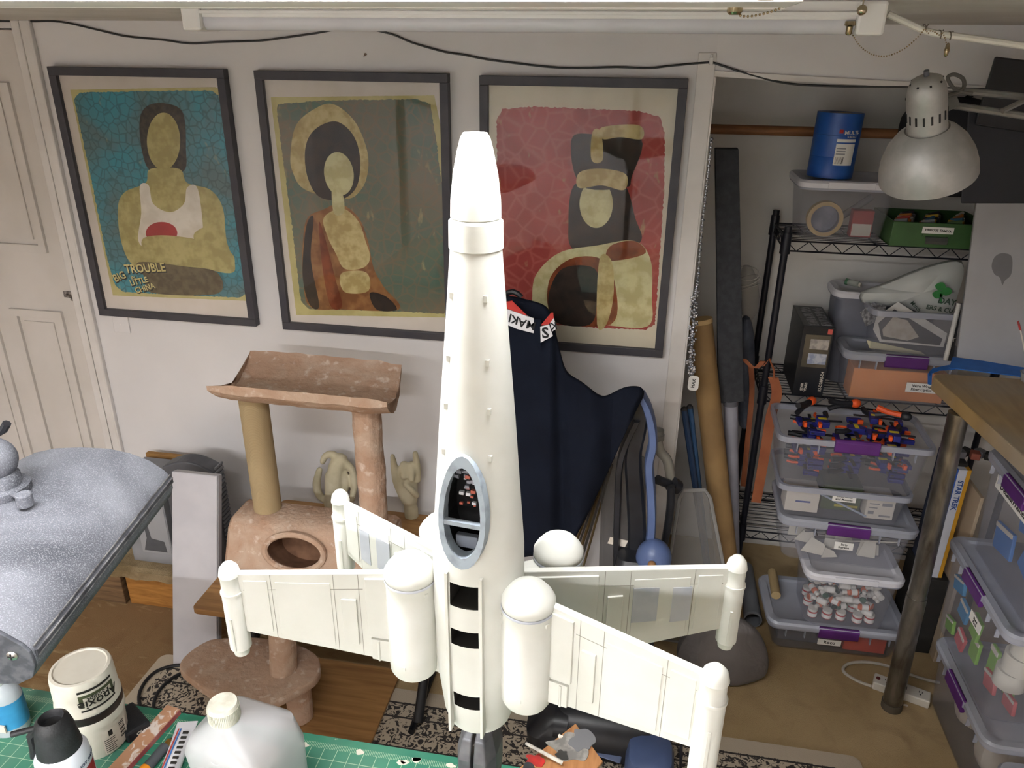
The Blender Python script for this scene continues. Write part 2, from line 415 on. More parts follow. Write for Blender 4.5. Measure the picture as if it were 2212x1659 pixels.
# pull-chain socket at the end of the near light
pc = onz(1590, 12, 2.128); 
mk('pull_switch', B().lathe([(.0075, .014), (.0095, .012), (.0095, .004), (.006, .003), (.006, -.004), (.004, -.006)], ony(1588, 14, .70)), brass, nl, smooth=True)
pth = [ony(x, y, .70) for x, y in ((1588, 22), (1598, 33), (1620, 35), (1660, 27), (1690, 15), (1706, 3), (1715, -8))]
bb = B(); beads(bb, [tuple(p) for p in smoothpoly([tuple(p) for p in pth], 3, False)], .0030, .0011)
mk('pull_chain', bb, chain_m, nl)
mk('end_block', B().hexa([ony(1632, -2, .70), ony(1696, -2, .70), ony(1696, 10, .70), ony(1608, 10, .70)], [ony(1640, -2, .72), ony(1704, -2, .72), ony(1704, 9, .72), ony(1632, 9, .72)]), white_metal, nl, bevel=.001)

# far light, switched off, slim strip with one visible tube
FY = 1.45
t = thing('strip_light', 'unlit slim strip light with grey tube on the ceiling before the posters', 'ceiling light', (-.27, FY, 2.13))
mk('housing', B().span((-.86, FY-.005, 2.152), (.33, FY+.08, CEIL)), white_metal, t, bevel=.002)
mk('groove_strip', B().span((-.86, FY-.012, 2.158), (.33, FY-.004, 2.163)), white_metal, t)
tb_ = mk('lamp_tube', B().cyl((-.845, FY+.012, 2.146), (.31, FY+.012, 2.146), .016, n=20), tube_off, t, smooth=True)
for xa, xb in ((-.88, -.842), (.302, .346)):
    mk('end_cap', B().span((xa, FY-.014, 2.129), (xb, FY+.06, CEIL)), white_metal, t, bevel=.005)
sw = ony(1838, 66, FY-.02)
mk('pull_switch', B().lathe([(.008, .014), (.0085, .008), (.005, .006), (.005, -.004), (.0035, -.006)], (sw.x, FY-.006, sw.z)), brass, t, smooth=True)
pp = smoothpoly([tuple(ony(x, y, FY-.006)) for x, y in ((1840, 72), (1858, 100), (1885, 118), (1915, 121), (1945, 110), (1970, 92), (1990, 72), (1998, 62), (2005, 72), (2012, 66), (2030, 76), (2036, 70), (2044, 92), (2045, 106))], 4, False)
bb = B(); beads(bb, [tuple(p) for p in pp], .004, .0013); mk('pull_chain', bb, chain_m, t)
bb = B().lathe([(.001, .012), (.003, .009), (.0042, 0), (.003, -.006), (.001, -.009)], ony(2045, 110, FY-.006), n=12); mk('chain_bell', bb, chain_m, t, smooth=True)
bp = ony(1862, 22, FY-.03); mk('chain_ball', B().sph(bp, .008).cyl(bp, bp+Vector((0, 0, CEIL-bp.z)), .0012, n=6), chain_m, t, smooth=True)
cab = smoothpoly([tuple(ony(x, y, FY+.02)) for x, y in ((1918, 30), (1950, 45), (1985, 61), (2020, 72), (2080, 80), (2150, 90), (2212, 99), (2300, 112), (2480, 130))], 4, False)
ck = thing('lamp_cable', 'thick white cable with wire ties running from the strip light', 'cable', tuple(cab[0]))
mk('cable', B().tube(cab, .0052, 8), M('white_pvc', 'ddd9d0', .4), ck, smooth=True)
tw = B()
for x, y in ((1998, 62), (2031, 74), (2052, 77)):
    p = ony(x, y, FY+.02)
    tw.tube([p + Vector((0.001*k-.003, .0065*math.cos(k*1.1), .0065*math.sin(k*1.1))) for k in range(8)], .001, 5)
mk('wire_tie', tw, M('tie_wire', '6d6459', .5), ck)

# ================================================================== WALL THINGS
blk = M('black_plastic', '1d1d20', .45, '26262a', 10)
pts = [(-30, 35), (0, 38), (65, 42), (130, 47), (200, 62), (270, 78), (350, 86), (410, 94), (470, 91), (560, 88), (610, 82), (680, 72), (760, 60), (840, 72), (890, 92), (960, 112), (1000, 118), (1050, 128), (1110, 136), (1190, 145), (1250, 147), (1330, 145), (1400, 147), (1450, 142), (1530, 135), (1548, 138), (1620, 161), (1700, 180), (1800, 186), (1900, 187), (2000, 188), (2130, 192)]
wp = []
for x, y in pts:
    p = ony(x, y, WY-.006); p.z = min(p.z, CEIL-.004); wp.append(tuple(p))
tag(mk('wall_cable', B().tube(smoothpoly(wp, 4, False), .0032, 6), blk, smooth=True), 'thin black cable drooping along the top of the wall', 'cable')
p = ony(1536, 132, WY)
tag(mk('cable_clip', B().box((p.x, WY-.008, p.z), (.011, .016, .022)).box((p.x, WY-.004, p.z+.014), (.008, .008, .01)), M('clip_white', 'd9d6d2', .4), bevel=.002), 'small white clip holding the black wall cable', 'cable clip')
p = ony(263, 700, WY)
sp = thing('wall_plate', 'blank white wall plate below the teal poster', 'wall plate', (p.x, WY, p.z-.03))
mk('plate', B().box((p.x, WY-.003, p.z), (.07, .006, .07)), wall_m, sp, bevel=.003)
mk('screw', B().cyl((p.x, WY-.0065, p.z), (p.x, WY-.005, p.z), .003), white_metal, sp)
p = ony(790, 117, WY); tag(mk('wall_nail', B().cyl((p.x, WY-.006, p.z), (p.x, WY+.002, p.z), .0035).cyl((p.x-.006, WY-.004, p.z-.006), (p.x+.004, WY-.002, p.z), .0015), M('nail', '5a4a3c', .6)), 'small bent nail in the wall above the middle poster', 'nail')

# ---------------------------------------------------------------- posters (plain generic figures in place of the printed artworks)
frame_m = M('frame_dark', '34333a', .5, '3d3b40', 12)
mat_m = M('mat_paper', 'd9cfc6', .8, 'd2c8bd', 6)
cream_m = M('print_cream', 'c2b77e', .8, 'b5a970', 14)
def glass_m():
    mt = bpy.data.materials.new('poster_glass'); mt.use_nodes = True; nt = mt.node_tree
    g = nt.nodes.new('ShaderNodeBsdfGlossy'); g.inputs['Roughness'].default_value = .02
    tr = nt.nodes.new('ShaderNodeBsdfTransparent'); fr = nt.nodes.new('ShaderNodeFresnel'); fr.inputs[0].default_value = 1.45
    mx = nt.nodes.new('ShaderNodeMixShader'); nt.links.new(fr.outputs[0], mx.inputs[0]); nt.links.new(tr.outputs[0], mx.inputs[1]); nt.links.new(g.outputs[0], mx.inputs[2])
    nt.links.new(mx.outputs[0], nt.nodes['Material Output'].inputs['Surface']); return mt
glass = glass_m()
def field_mat(name, a, b_, c, sc):
    n = N(name, .75, .2)
    cell = n.step(n.vor(sc, feature='DISTANCE_TO_EDGE'), .0, .12); ns = n.step(n.noise(5, detail=8, dist=.8), .38, .66)
    base = n.mix(ns, a, b_); base = n.mix(n.math('MULTIPLY', n.math('SUBTRACT', 1.0, cell), .55), base, c)
    scr = n.step(n.noise(26, n.map((1, 1, .5)), 8), .66, .74); base = n.mix(n.math('MULTIPLY', scr, .5), base, 'b3a878')
    n.col(base); return n.m
tealf = field_mat('print_teal', '47909e', '5f7678', '394a4a', 34)
greenf = field_mat('print_green', '586c5e', '786f5d', '846d55', 26)
redf = field_mat('print_red', 'a34a45', '91413c', 'b3685a', 20)
pr_m = {k: M('ink_'+k, v[0], .75, v[1], v[2], spec=.2) for k, v in {
    'skin': ('b7ab74', 'a2955f', 30), 'shade': ('6f6249', '5d513d', 40), 'hair': ('37312c', '4a4238', 60), 'white': ('dcd4c8', 'cfc6b8', 20), 'red': ('a23533', '96302f', 20),
    'robe': ('9a6e45', '7d5332', 22), 'gold': ('c5b583', 'ab9764', 30), 'rust': ('8a4a2c', '6e3822', 20), 'dark': ('2c2724', '3c3029', 20), 'pale': ('cbc59b', 'b6ac80', 26)}.items()}
def poster(label, corners, mat, mb, fieldpx, fm, border, shapes, borderpx=None):
    (xl, zt), (xr, zb) = corners
    t = thing('framed_poster', label, 'poster', ((xl+xr)/2, WY, zb), group=None)
    w_ = .028; D = .032; Y0 = WY-D
    for n_, p0, p1 in (('t', (xl, zt-w_), (xr, zt)), ('b', (xl, zb), (xr, zb+w_)), ('l', (xl, zb+w_), (xl+w_, zt-w_)), ('r', (xr-w_, zb+w_), (xr, zt-w_))):
        mk('frame_bar', B().span((p0[0], Y0, p0[1]), (p1[0], WY-.0005, p1[1])), frame_m, t, bevel=.0015)
    mk('mat_board', B().span((xl+w_*.6, WY-.016, zb+w_*.6), (xr-w_*.6, WY-.006, zt-w_*.6)), mat, t)
    yb = WY-.0162
    def poly(pp, k, mat_, name, par, rag=0, smooth=True):
        q = [ony(x, y, yb) for x, y in pp]
        q = [Vector(v) for v in (smoothpoly([tuple(v) for v in q], 6) if smooth else [tuple(v) for v in q])]
        if rag:
            out = []
            for i in range(len(q)):
                a, b2 = q[i], q[(i+1) % len(q)]; L = max(1, int((b2-a).length/.006))
                for j in range(L): out.append(a.lerp(b2, j/L) + Vector((random.uniform(-rag, rag), 0, random.uniform(-rag, rag))))
            q = out
        y0 = yb - .0004*k
        bm_ = B(); n = len(q)
        bm_.add([(v.x, y0, v.z) for v in q], [tuple(range(n))])
        o = mk(name, bm_, mat_, par, fix=False)
        # face the room
        me = o.data
        if me.polygons[0].normal.y > 0: me.flip_normals()
        return o
    prn = None
    if borderpx: prn = poly(borderpx, 1, cream_m, 'print_border', t, .0004, False)
    f_ = poly(fieldpx, 2, fm, 'print_field', t, .0018, False)
    for i, (mk_, pp) in enumerate(shapes):
        poly(pp, 3+i, pr_m[mk_], 'printed_shape', f_)
    mk('glass_pane', B().add([(xl+w_*.7, WY-.026, zb+w_*.7), (xr-w_*.7, WY-.026, zb+w_*.7), (xr-w_*.7, WY-.026, zt-w_*.7), (xl+w_*.7, WY-.026, zt-w_*.7)], [(0, 1, 2, 3)]), glass, t, fix=False)
    return t, f_
def ell(cx, cy, rx, ry, n=10, tilt=0): return [(cx + rx*math.cos(2*PI*i/n) + tilt*ry*math.sin(2*PI*i/n), cy + ry*math.sin(2*PI*i/n)) for i in range(n)]
# teal poster: plain figure in a white vest, arms folded
P1, f1 = poster('dark framed teal poster of a figure in a white vest with folded arms', ((-2.072, 2.036), (-1.418, 1.142)), mat_m, None,
    [(172, 200), (300, 197), (455, 195), (472, 205), (480, 250), (505, 400), (527, 560), (530, 635), (518, 643), (330, 634), (265, 630), (248, 615), (232, 560), (200, 400), (160, 215)], tealf, None,
    [('hair', [(302, 260), (320, 228), (362, 224), (396, 245), (402, 320), (396, 370), (330, 372), (308, 330)]),
     ('skin', [(325, 365), (388, 365), (405, 395), (455, 410), (482, 450), (490, 520), (508, 570), (496, 590), (420, 578), (330, 585), (285, 570), (262, 520), (255, 450), (270, 415), (315, 395)]),
     ('skin', ell(354, 305, 36, 62)),
     ('white', [(303, 402), (322, 400), (332, 440), (368, 458), (398, 440), (405, 405), (428, 408), (440, 500), (436, 530), (330, 535), (300, 520), (306, 460)]),
     ('red', ell(350, 503, 34, 24)),
     ('skin', [(310, 515), (360, 508), (440, 520), (500, 545), (506, 578), (480, 584), (400, 568), (320, 545)]),
     ('skin', [(420, 505), (450, 488), (470, 500), (465, 525), (430, 530)]),
     ('shade', [(300, 566), (400, 575), (470, 588), (470, 634), (330, 632), (315, 600)])],
    [(152, 194), (465, 188), (478, 195), (536, 650), (244, 638)])
T0 = ony(292, 590, WY-.024)
ua = (ony(345, 578, WY)-ony(245, 602, WY)).normalized(); ub = (ony(336, 605, WY)-ony(280, 620, WY)).normalized()
title_m = M('title_yellow', 'd5c88c', .7, 'c9bb7c', 30); title_k = M('title_dark', '2d2a26', .8)
for s_, px, py, sz, u_, sx_ in (('BIG', 258, 598, .040, (1, 0, .42), .9), ('TROUBLE', 313, 580, .046, (1, 0, .10), .86), ('IN', 288, 600, .018, (1, 0, .1), 1), ('LITTLE', 300, 608, .030, (1, 0, .26), .9), ('CHINA', 313, 623, .030, (1, 0, .30), .95)):
    v_ = (-u_[2], 0, 1)
    text(s_, sz*1.0, title_k, f1, ony(px+1.5, py+2, WY-.0207), u_, v_, sx=sx_, bold=.05, ext=.0001)
    text(s_, sz, title_m, f1, ony(px, py, WY-.0212), u_, v_, sx=sx_, bold=.02, ext=.0001)
# green poster: plain robed figure
P2, f2 = poster('dark framed green poster of a robed figure in gold and brown', ((-1.312, 2.034), (-.658, 1.140)), mat_m, None,
    [(600, 225), (700, 217), (900, 214), (930, 225), (942, 300), (965, 480), (972, 640), (960, 678), (850, 672), (700, 668), (668, 668), (650, 650), (630, 480), (598, 240)], greenf, None,
    [('gold', [(628, 330), (640, 270), (680, 235), (720, 225), (765, 260), (792, 320), (795, 370), (780, 410), (745, 430), (660, 410), (632, 370)]),
     ('dark', [(660, 320), (680, 280), (725, 262), (762, 290), (778, 340), (772, 400), (740, 430), (690, 425), (664, 380)]),
     ('robe', [(665, 470), (700, 452), (735, 440), (775, 470), (795, 520), (808, 580), (830, 620), (862, 668), (740, 668), (670, 662), (655, 600), (655, 520)]),
     ('dark', [(662, 490), (678, 470), (672, 560), (690, 660), (668, 655), (654, 590)]),
     ('gold', [(700, 470), (740, 450), (775, 478), (790, 520), (800, 556), (785, 578), (745, 580), (725, 545), (708, 510)]),
     ('gold', [(738, 590), (792, 588), (796, 628), (745, 630)]),
     ('pale', [(718, 395), (735, 395), (745, 455), (722, 460)]),
     ('pale', ell(733, 375, 32, 47, 10, .08)),
     ('rust', [(690, 480), (705, 520), (725, 600), (740, 660), (715, 660), (698, 580)]),
     ('dark', [(800, 632), (835, 640), (858, 668), (815, 668)])],
    [(585, 210), (938, 206), (958, 300), (982, 686), (640, 680)])
# red poster: plain figure in a tall hat and wide robe
P3, f3 = poster('dark framed red poster of a robed figure in a tall hat', ((-.557, 2.030), (.082, 1.136)), M('mat_paper_warm', 'd6cdb9', .8, 'cfc5b0', 6), None,
    [(1085, 236), (1150, 230), (1380, 240), (1425, 252), (1436, 290), (1434, 420), (1415, 700), (1395, 712), (1290, 708), (1150, 698), (1090, 690), (1074, 560), (1073, 260)], redf, None,
    [('dark', [(1240, 400), (1300, 385), (1350, 400), (1372, 470), (1385, 520), (1330, 545), (1240, 540), (1228, 480)]),
     ('pale', [(1160, 590), (1210, 545), (1290, 530), (1370, 520), (1405, 560), (1408, 640), (1398, 705), (1290, 700), (1160, 690), (1150, 640)]),
     ('rust', [(1185, 610), (1230, 560), (1300, 560), (1330, 620), (1320, 700), (1200, 690)]),
     ('dark', [(1185, 640), (1215, 580), (1285, 580), (1290, 640), (1275, 700), (1200, 695)]),
     ('rust', [(1320, 530), (1370, 520), (1395, 545), (1350, 560), (1310, 560)]),
     ('gold', [(1295, 560), (1322, 565), (1325, 640), (1310, 700), (1290, 700)]),
     ('pale', ell(1288, 440, 36, 52)),
     ('dark', [(1235, 300), (1290, 290), (1385, 300), (1365, 380), (1350, 405), (1255, 400)]),
     ('gold', [(1252, 372), (1300, 364), (1352, 376), (1348, 410), (1300, 400), (1250, 405)]),
     ('gold', [(1280, 285), (1298, 285), (1302, 345), (1278, 345)]),
     ('gold', [(1300, 275), (1380, 270), (1387, 300), (1340, 296), (1302, 300)])])

# ================================================================== MODEL ROCKET (plain stand-in) ON ITS CLAMP
AX, AY = -.127, .56
ship_w = M('model_white', 'd4d4ce', .5, 'cecec7', 18, spec=.35)
ship_g = M('model_grey', 'b9bcc4', .5, 'a9adb7', 30)
hatch_g = M('hatch_grey', '98a3ad', .55, '6d757e', 70, lo=.5, hi=.8)
port_k = M('port_dark', '2a2724', .8)
cock_k = M('cockpit_dark', '0f0f12', .8)
AZ = Vector((0, 0, 1)); A0 = Vector((AX, AY, 0))
nD = Vector((-.115, -.993, 0)).normalized()      # the side with the hatch
tD = Vector((-nD.y, nD.x, 0))                    # to the right of it
def SP(s, n_, z): return A0 + tD*s + nD*n_ + AZ*z
rk = thing('model_rocket', 'unpainted white model rocket with four fins standing nose up on a clamp', 'model', (AX, AY, 1.5))
Rz = [(1.500, .030), (1.512, .0335), (1.56, .0385), (1.64, .0405), (1.70, .0395), (1.76, .0350), (1.823, .0305), (1.90, .0242), (1.96, .0195), (1.985, .0178)]
def R_at(z):
    for (z0, r0), (z1, r1) in zip(Rz, Rz[1:]):
        if z0 <= z <= z1: return r0 + (r1-r0)*(z-z0)/(z1-z0)
    return .018
NS = 40
def oct_loop(r, z):
    out = []
    for k in range(NS):
        a = 2*PI*(k+.5)/NS; out.append(SP(r*1.03*math.cos(a), r*1.03*math.sin(a), z))
    return out
hull = B().loft([oct_loop(r, z) for z, r in Rz])
ho = mk('hull', hull, ship_w, rk, smooth=True)
def cut(obj, builder, mat):
    c = mk('cutter', builder, mat, None)
    md = obj.modifiers.new('b', 'BOOLEAN'); md.operation = 'DIFFERENCE'; md.object = c; md.solver = 'EXACT'
    try: md.material_mode = 'TRANSFER'
    except Exception: pass
    bpy.context.view_layer.update()
    dg = bpy.context.evaluated_depsgraph_get()
    me = bpy.data.meshes.new_from_object(obj.evaluated_get(dg))
    obj.modifiers.clear(); obj.data = me; bpy.data.objects.remove(c)
cock = [(.0205*math.cos(2*PI*i/24)*(1-.12*math.sin(2*PI*i/24)), 1.752+.052*math.sin(2*PI*i/24)) for i in range(24)]   # oval
Th = frame(SP(0, 0, 0), tD, AZ)      # local x=s, y=z, z -> normal (tD x AZ = nD side)
sgn = 1 if (Th.to_3x3() @ Vector((0, 0, 1))).dot(nD) > 0 else -1
def hpoly(b_, poly, n0, n1): b_.add([SP(x, n_, z) for n_ in (n0, n1) for x, z in poly], [tuple(range(len(poly))), tuple(range(len(poly), 2*len(poly)))] + [(i, (i+1) % len(poly), len(poly)+(i+1) % len(poly), len(poly)+i) for i in range(len(poly))]); return b_
try:
    cut(ho, hpoly(B(), [(x*.86, 1.75+(z-1.75)*.9) for x, z in cock], .006, .07), cock_k)
    for zc, hh in ((1.668, .012), (1.622, .009), (1.545, .009)):
        cut(ho, hpoly(B(), [(-.013, zc-hh), (.013, zc-hh), (.013, zc+hh), (-.013, zc+hh)], .012, .07), port_k)
except Exception as e: print('cut', e)
mk('nose_cone', B().lathe([(.0176, 1.9855), (.0190, 1.987), (.0186, 2.0), (.0165, 2.018), (.0132, 2.034), (.0108, 2.043), (.0088, 2.0465), (.0, 2.0475)], A0, n=32, cap=False).lathe([(.0178, 1.9855), (.0, 1.985)], A0, n=32, cap=False), ship_w, rk, smooth=True)
mk('nose_collar', B().lathe([(.0176, 1.962), (.0208, 1.964), (.0205, 1.984), (.0186, 1.986)], A0, n=32), ship_w, rk, smooth=True)
# hatch frame
inner = [(x*.78, 1.752+(z-1.752)*.80) for x, z in cock]
hf = B(); n6 = len(cock)
lo_ = [SP(x*1.05, R_at(z)*.90, z) for x, z in cock]; mid_ = [SP(x*1.0, R_at(z)*1.03+.0045, z) for x, z in cock]; inn = [SP(x, R_at(z)*1.03+.0045, z) for x, z in inner]; inb = [SP(x, R_at(z)*.85, z) for x, z in inner]
hf.loft([lo_, mid_, inn, inb], cap=False)
hfo = mk('hatch_frame', hf, hatch_g, rk, smooth=True)
zs = 1.742; mk('hatch_bar', B().hexa([SP(s, R_at(zs)*1.0, z) for s, z in ((-.017, zs-.002), (.017, zs-.002), (.017, zs+.002), (-.017, zs+.002))], [SP(s, R_at(zs)*1.03+.004, z) for s, z in ((-.017, zs-.002), (.017, zs-.002), (.017, zs+.002), (-.017, zs+.002))]), hatch_g, hfo)
pn = B()
for i in range(34):
    s = random.uniform(-.012, .012); z = random.uniform(1.750, 1.782); d_ = random.uniform(.001, .003)
    pn.mat(random.choice([0, 0, 1, 2])).box((0, 0, 0), (d_*1.4, d_, d_), frame(SP(s, R_at(z)*.62, z), tD, AZ))
mk('instrument_panel', pn, [M('inst_grey', '8d8f9a', .5), M('inst_red', 'b05a4a', .5), M('inst_white', 'd9d9de', .5)], hfo)
mk('seat_block', B().box((0, 0, 0), (.02, .012, .006), frame(SP(0, R_at(1.715)*.72, 1.718), tD, AZ)), M('seat_grey', '6d737d', .6), hfo, bevel=.001)
# belly plate strip around the three ports
mk('spine_plate', hpoly(B(), [(-.017, 1.508), (-.0145, 1.508), (-.0145, 1.690), (-.017, 1.690)], .033, .0415), ship_w, rk)
mk('spine_plate', hpoly(B(), [(.0145, 1.508), (.017, 1.508), (.017, 1.690), (.0145, 1.690)], .033, .0415), ship_w, rk)
for z in (1.84, 1.88, 1.93, 1.80):
    for s in (-1, 1): mk('surface_block', B().box((0, 0, 0), (.003, .005, .003), frame(SP(s*.62*R_at(z), R_at(z)*.82, z), tD, AZ)), ship_w, rk)
# fins
ZL = 1.667
tips = [onz(495, 1236, ZL), onz(1545, 1462, ZL), onz(1592, 1222, ZL), onz(735, 1078, ZL)]
drop = [.064, .076, .070, .064]; podlen = [.098, .135, .10, .10]; front = [True, True, False, False]
def side_pt(tip, f, z, off):
    d = Vector((tip.x-AX, tip.y-AY, 0)); L = d.length; d.normalize(); nrm = Vector((-d.y, d.x, 0))
    return A0 + d*(L*f) + nrm*off + AZ*z
for k, tip in enumerate(tips):
    th = .0034; zt = ZL - drop[k]; zr_ = ZL - .118
    q = [(.12, ZL), (.97, ZL), (.97, zt), (.12, zr_)]
    fb = B().hexa([side_pt(tip, f, z, -th) for f, z in q], [side_pt(tip, f, z, th) for f, z in q])
    fo = mk('fin', fb, ship_w, rk, bevel=.0008)
    fo['label'] = 'flat white tapering fin'
    def zb(f): return ZL + (zr_-ZL) + (zt-zr_)*(f-.12)/.85
    # thin plates on both faces
    for sd in (-1, 1):
        for f0, f1, a, b_, pr in ((.14, .46, .05, .72, .0022), (.14, .45, .75, .99, .0030), (.50, .56, .30, .85, .0022), (.60, .82, .12, .93, .0007), (.85, .945, .10, .90, .0010)):
            qq = [(f0, ZL-(ZL-zb(f0))*a), (f1, ZL-(ZL-zb(f1))*a), (f1, ZL-(ZL-zb(f1))*b_), (f0, ZL-(ZL-zb(f0))*b_)]
            mk('fin_panel', B().hexa([side_pt(tip, f, z, sd*(th-.0004)) for f, z in qq], [side_pt(tip, f, z, sd*(th+pr)) for f, z in qq]), ship_w, fo, bevel=.0004)
        lnb = B()
        for f in (.485, .585, .835): 
            z0_, z1_ = ZL-.001, zb(f)+.001
            lnb.hexa([side_pt(tip, ff, zz_, sd*(th-.0003)) for ff, zz_ in ((f, z0_), (f+.0022, z0_), (f+.0022, z1_), (f, z1_))], [side_pt(tip, ff, zz_, sd*(th+.00015)) for ff, zz_ in ((f, z0_), (f+.0022, z0_), (f+.0022, z1_), (f, z1_))])
        zz0 = ZL-.017; lnb.hexa([side_pt(tip, ff, zz_, sd*(th-.0003)) for ff, zz_ in ((.47, zz0), (.95, zz0), (.95, zz0-.0006), (.47, zz0-.0006))], [side_pt(tip, ff, zz_, sd*(th+.00015)) for ff, zz_ in ((.47, zz0), (.95, zz0), (.95, zz0-.0006), (.47, zz0-.0006))])
        mk('scribed_line_shade', lnb, M('scribe_shade', '8d8b82', .7), fo)  # thin strips, the shade of scribed panel lines painted in as darker grey
        bb = B()
        for f in (.17, .24, .33, .42): bb.cyl(side_pt(tip, f, ZL-(ZL-zb(f))*.76, sd*(th+.003)), side_pt(tip, f, ZL-(ZL-zb(f))*.99, sd*(th+.003)), .0013, n=6)
        mk('fin_ribs', bb, ship_w, fo)
        if not front[k]:
            for f0, f1 in ((.60, .70), (.755, .83)):
                qq = [(f0, ZL-.020), (f1, ZL-.020), (f1, ZL-.058), (f0, ZL-.060)]
                mk('inset_panel', B().hexa([side_pt(tip, f, z, sd*(th)) for f, z in qq], [side_pt(tip, f, z, sd*(th+.0012)) for f, z in qq]), ship_g, fo)
    # plain tube at the fin end
    c = side_pt(tip, 1.0, 0, 0); zb_ = ZL + .006 - podlen[k]
    r = .0098 if k != 1 else .0112
    pod = mk('tip_tube', B().lathe([(r*.02, ZL+.011), (r*.5, ZL+.0095), (r*.85, ZL+.005), (r, ZL-.002), (r*.92, ZL-.003), (r*.92, ZL-.016), (r*1.0, ZL-.018), (r*1.0, zb_+.008), (r*.8, zb_+.006), (r*.7, zb_)], c, n=24), ship_w, rk, smooth=True)
    mk('tip_ring', B().lathe([(r*1.0, ZL-.022), (r*1.08, ZL-.0215), (r*1.08, ZL-.0195), (r*1.0, ZL-.019)], c, n=24), ship_w, pod, smooth=True)
    mk('tip_rib', B().span((c.x-.0012, c.y-r*1.12, zb_+.01), (c.x+.0012, c.y-r*.9, ZL-.045)), ship_w, pod)
# boosters
for k, (px, py, zt, L) in enumerate(((885, 1222, 1.672, .118), (1142, 1283, 1.672, .118), (1207, 1178, 1.672, .062), (957, 1135, 1.672, .062))):
    c = onz(px, py, zt); c.z = 0; r = .0232
    bo = mk('booster', B().lathe([(r*.02, zt+.013), (r*.35, zt+.0115), (r*.68, zt+.007), (r*.9, zt+.001), (r*1.02, zt-.004), (r*1.02, zt-.009), (r, zt-.010), (r*.995, zt-.034), (r*1.015, zt-.035), (r*1.0, zt-L+.022), (r*1.012, zt-L+.021), (r*.985, zt-L+.004), (r*.9, zt-L), (r*.3, zt-L)], c, n=36), ship_w, rk, smooth=True)
    bo['label'] = 'round-nosed white booster tube'
    mk('booster_seam', B().lathe([(r*1.02, zt-.0105), (r*1.035, zt-.011), (r*1.035, zt-.013), (r*1.0, zt-.0135)], c, n=36, cap=False), ship_g, bo, smooth=True)
    bb = B()
    for i in range(6):
        a = i*PI/3+.4; u = Vector((math.cos(a), math.sin(a), 0)); bb.box((0, 0, 0), (.0035, .004, .0018), frame(c+u*(r*1.0)+AZ*(zt-(.02 if i % 2 else min(L-.012, .1))), u.cross(AZ), AZ))
    mk('booster_bolt', bb, ship_w, bo)
    # saddle joining booster and hull
    d = (A0 - c); d.z = 0; d.normalize(); s_ = d.cross(AZ)
    e0 = c + d*(r*.7); e1 = A0 - d*.02
    qa = [e0+s_*.007, e0-s_*.007, e1-s_*.007, e1+s_*.007]
    mk('saddle', B().hexa([p+AZ*(zt-.10) for p in qa], [p+AZ*(zt-.014) for p in qa]), ship_w, rk)

# clamp (ball-jointed bench vice holding the peg of the model)
steel = M('vise_steel', '8c8a8c', .35, '6d6a6c', 40, metal=.85)
dsteel = M('vise_grey', '6c6d72', .45, '55565b', 30, metal=.4)
chrome = M('chrome_warm', 'a59a8a', .18, '7c705f', 30, metal=1)
vz = thing('bench_vise', 'grey ball-jointed bench vise gripping the peg under the model rocket', 'vise', (AX, AY, .906))
mk('peg', B().lathe([(.017, 1.500), (.014, 1.492), (.008, 1.480), (.0075, 1.40)], A0, n=20), chrome, vz, smooth=True)
mk('ball', B().sph(A0+AZ*1.455, .0165, 20, 12), chrome, vz, smooth=True)
for s in (-1, 1):
    jw = B(); loops = []
    for z, w0, d0 in ((1.487, .010, .014), (1.478, .016, .022), (1.455, .0205, .027), (1.43, .0205, .027), (1.40, .0185, .024), (1.37, .017, .022)):
        loops.append([SP(s*x, y, z) for x, y in ((.0015, -d0), (w0*.7, -d0), (w0, -d0*.4), (w0, d0*.4), (w0*.7, d0), (.0015, d0))])
    jw.loft(loops); 
    jo = mk('jaw', jw, dsteel, vz, bevel=.0015)
mk('collar', B().lathe([(.019, 1.34), (.021, 1.345), (.021, 1.372), (.019, 1.376)], A0, n=28), M('vise_band', 'b7aa98', .5), vz, smooth=True)
mk('post', B().lathe([(.0165, 1.34), (.0165, 1.02), (.028, .99), (.05, .93), (.075, .918), (.075, .906)], A0, n=32), dsteel, vz, smooth=True)
mk('knob', B().cyl(SP(.02, 0, 1.395), SP(.038, .004, 1.395), .009, n=14).add([], []), dsteel, vz, smooth=True)
wg = B().tube([SP(.040, .004, 1.36), SP(.041, .004, 1.385), SP(.042, .004, 1.40), SP(.050, .004, 1.43), SP(.053, .004, 1.442)], .006, 10)
mk('wing_lever', wg, dsteel, vz, smooth=True)

# ================================================================== WORKBENCH IN FRONT
BZ = .90
bench_m = M('bench_top', '8a7a66', .7, '766651', 8)
far = BZ
p1 = onz(60, 1485, BZ); p2 = onz(1030, 1640, BZ)
BY = 1.0
wb_ = thing('workbench', 'workbench with a green cutting mat under the model rocket', 'workbench', (-.6, .4, 0))
mk('bench_top', B().span((-1.6, -.12, BZ-.045), (.62, BY+.005, BZ-.004)), bench_m, wb_, bevel=.004)
for x in (-1.52, .54):
    for y in (-.06, .93): mk('leg', B().span((x-.035, y-.035, 0), (x+.035, y+.035, BZ-.045)), bench_m, wb_)
mt_ = N('cutting_mat', .6, .3); X_ = mt_.xyz()
def gridline(pitch, wdt):
    out = None
    for ax in (0, 1):
        fr = mt_.math('FRACT', mt_.math('DIVIDE', mt_.math('ADD', X_[ax], 10.0), pitch)); ab = mt_.math('ABSOLUTE', mt_.math('SUBTRACT', fr, .5))
        g = mt_.math('GREATER_THAN', ab, .5-wdt/pitch/2); out = g if out is None else mt_.math('MAXIMUM', out, g)
    return out
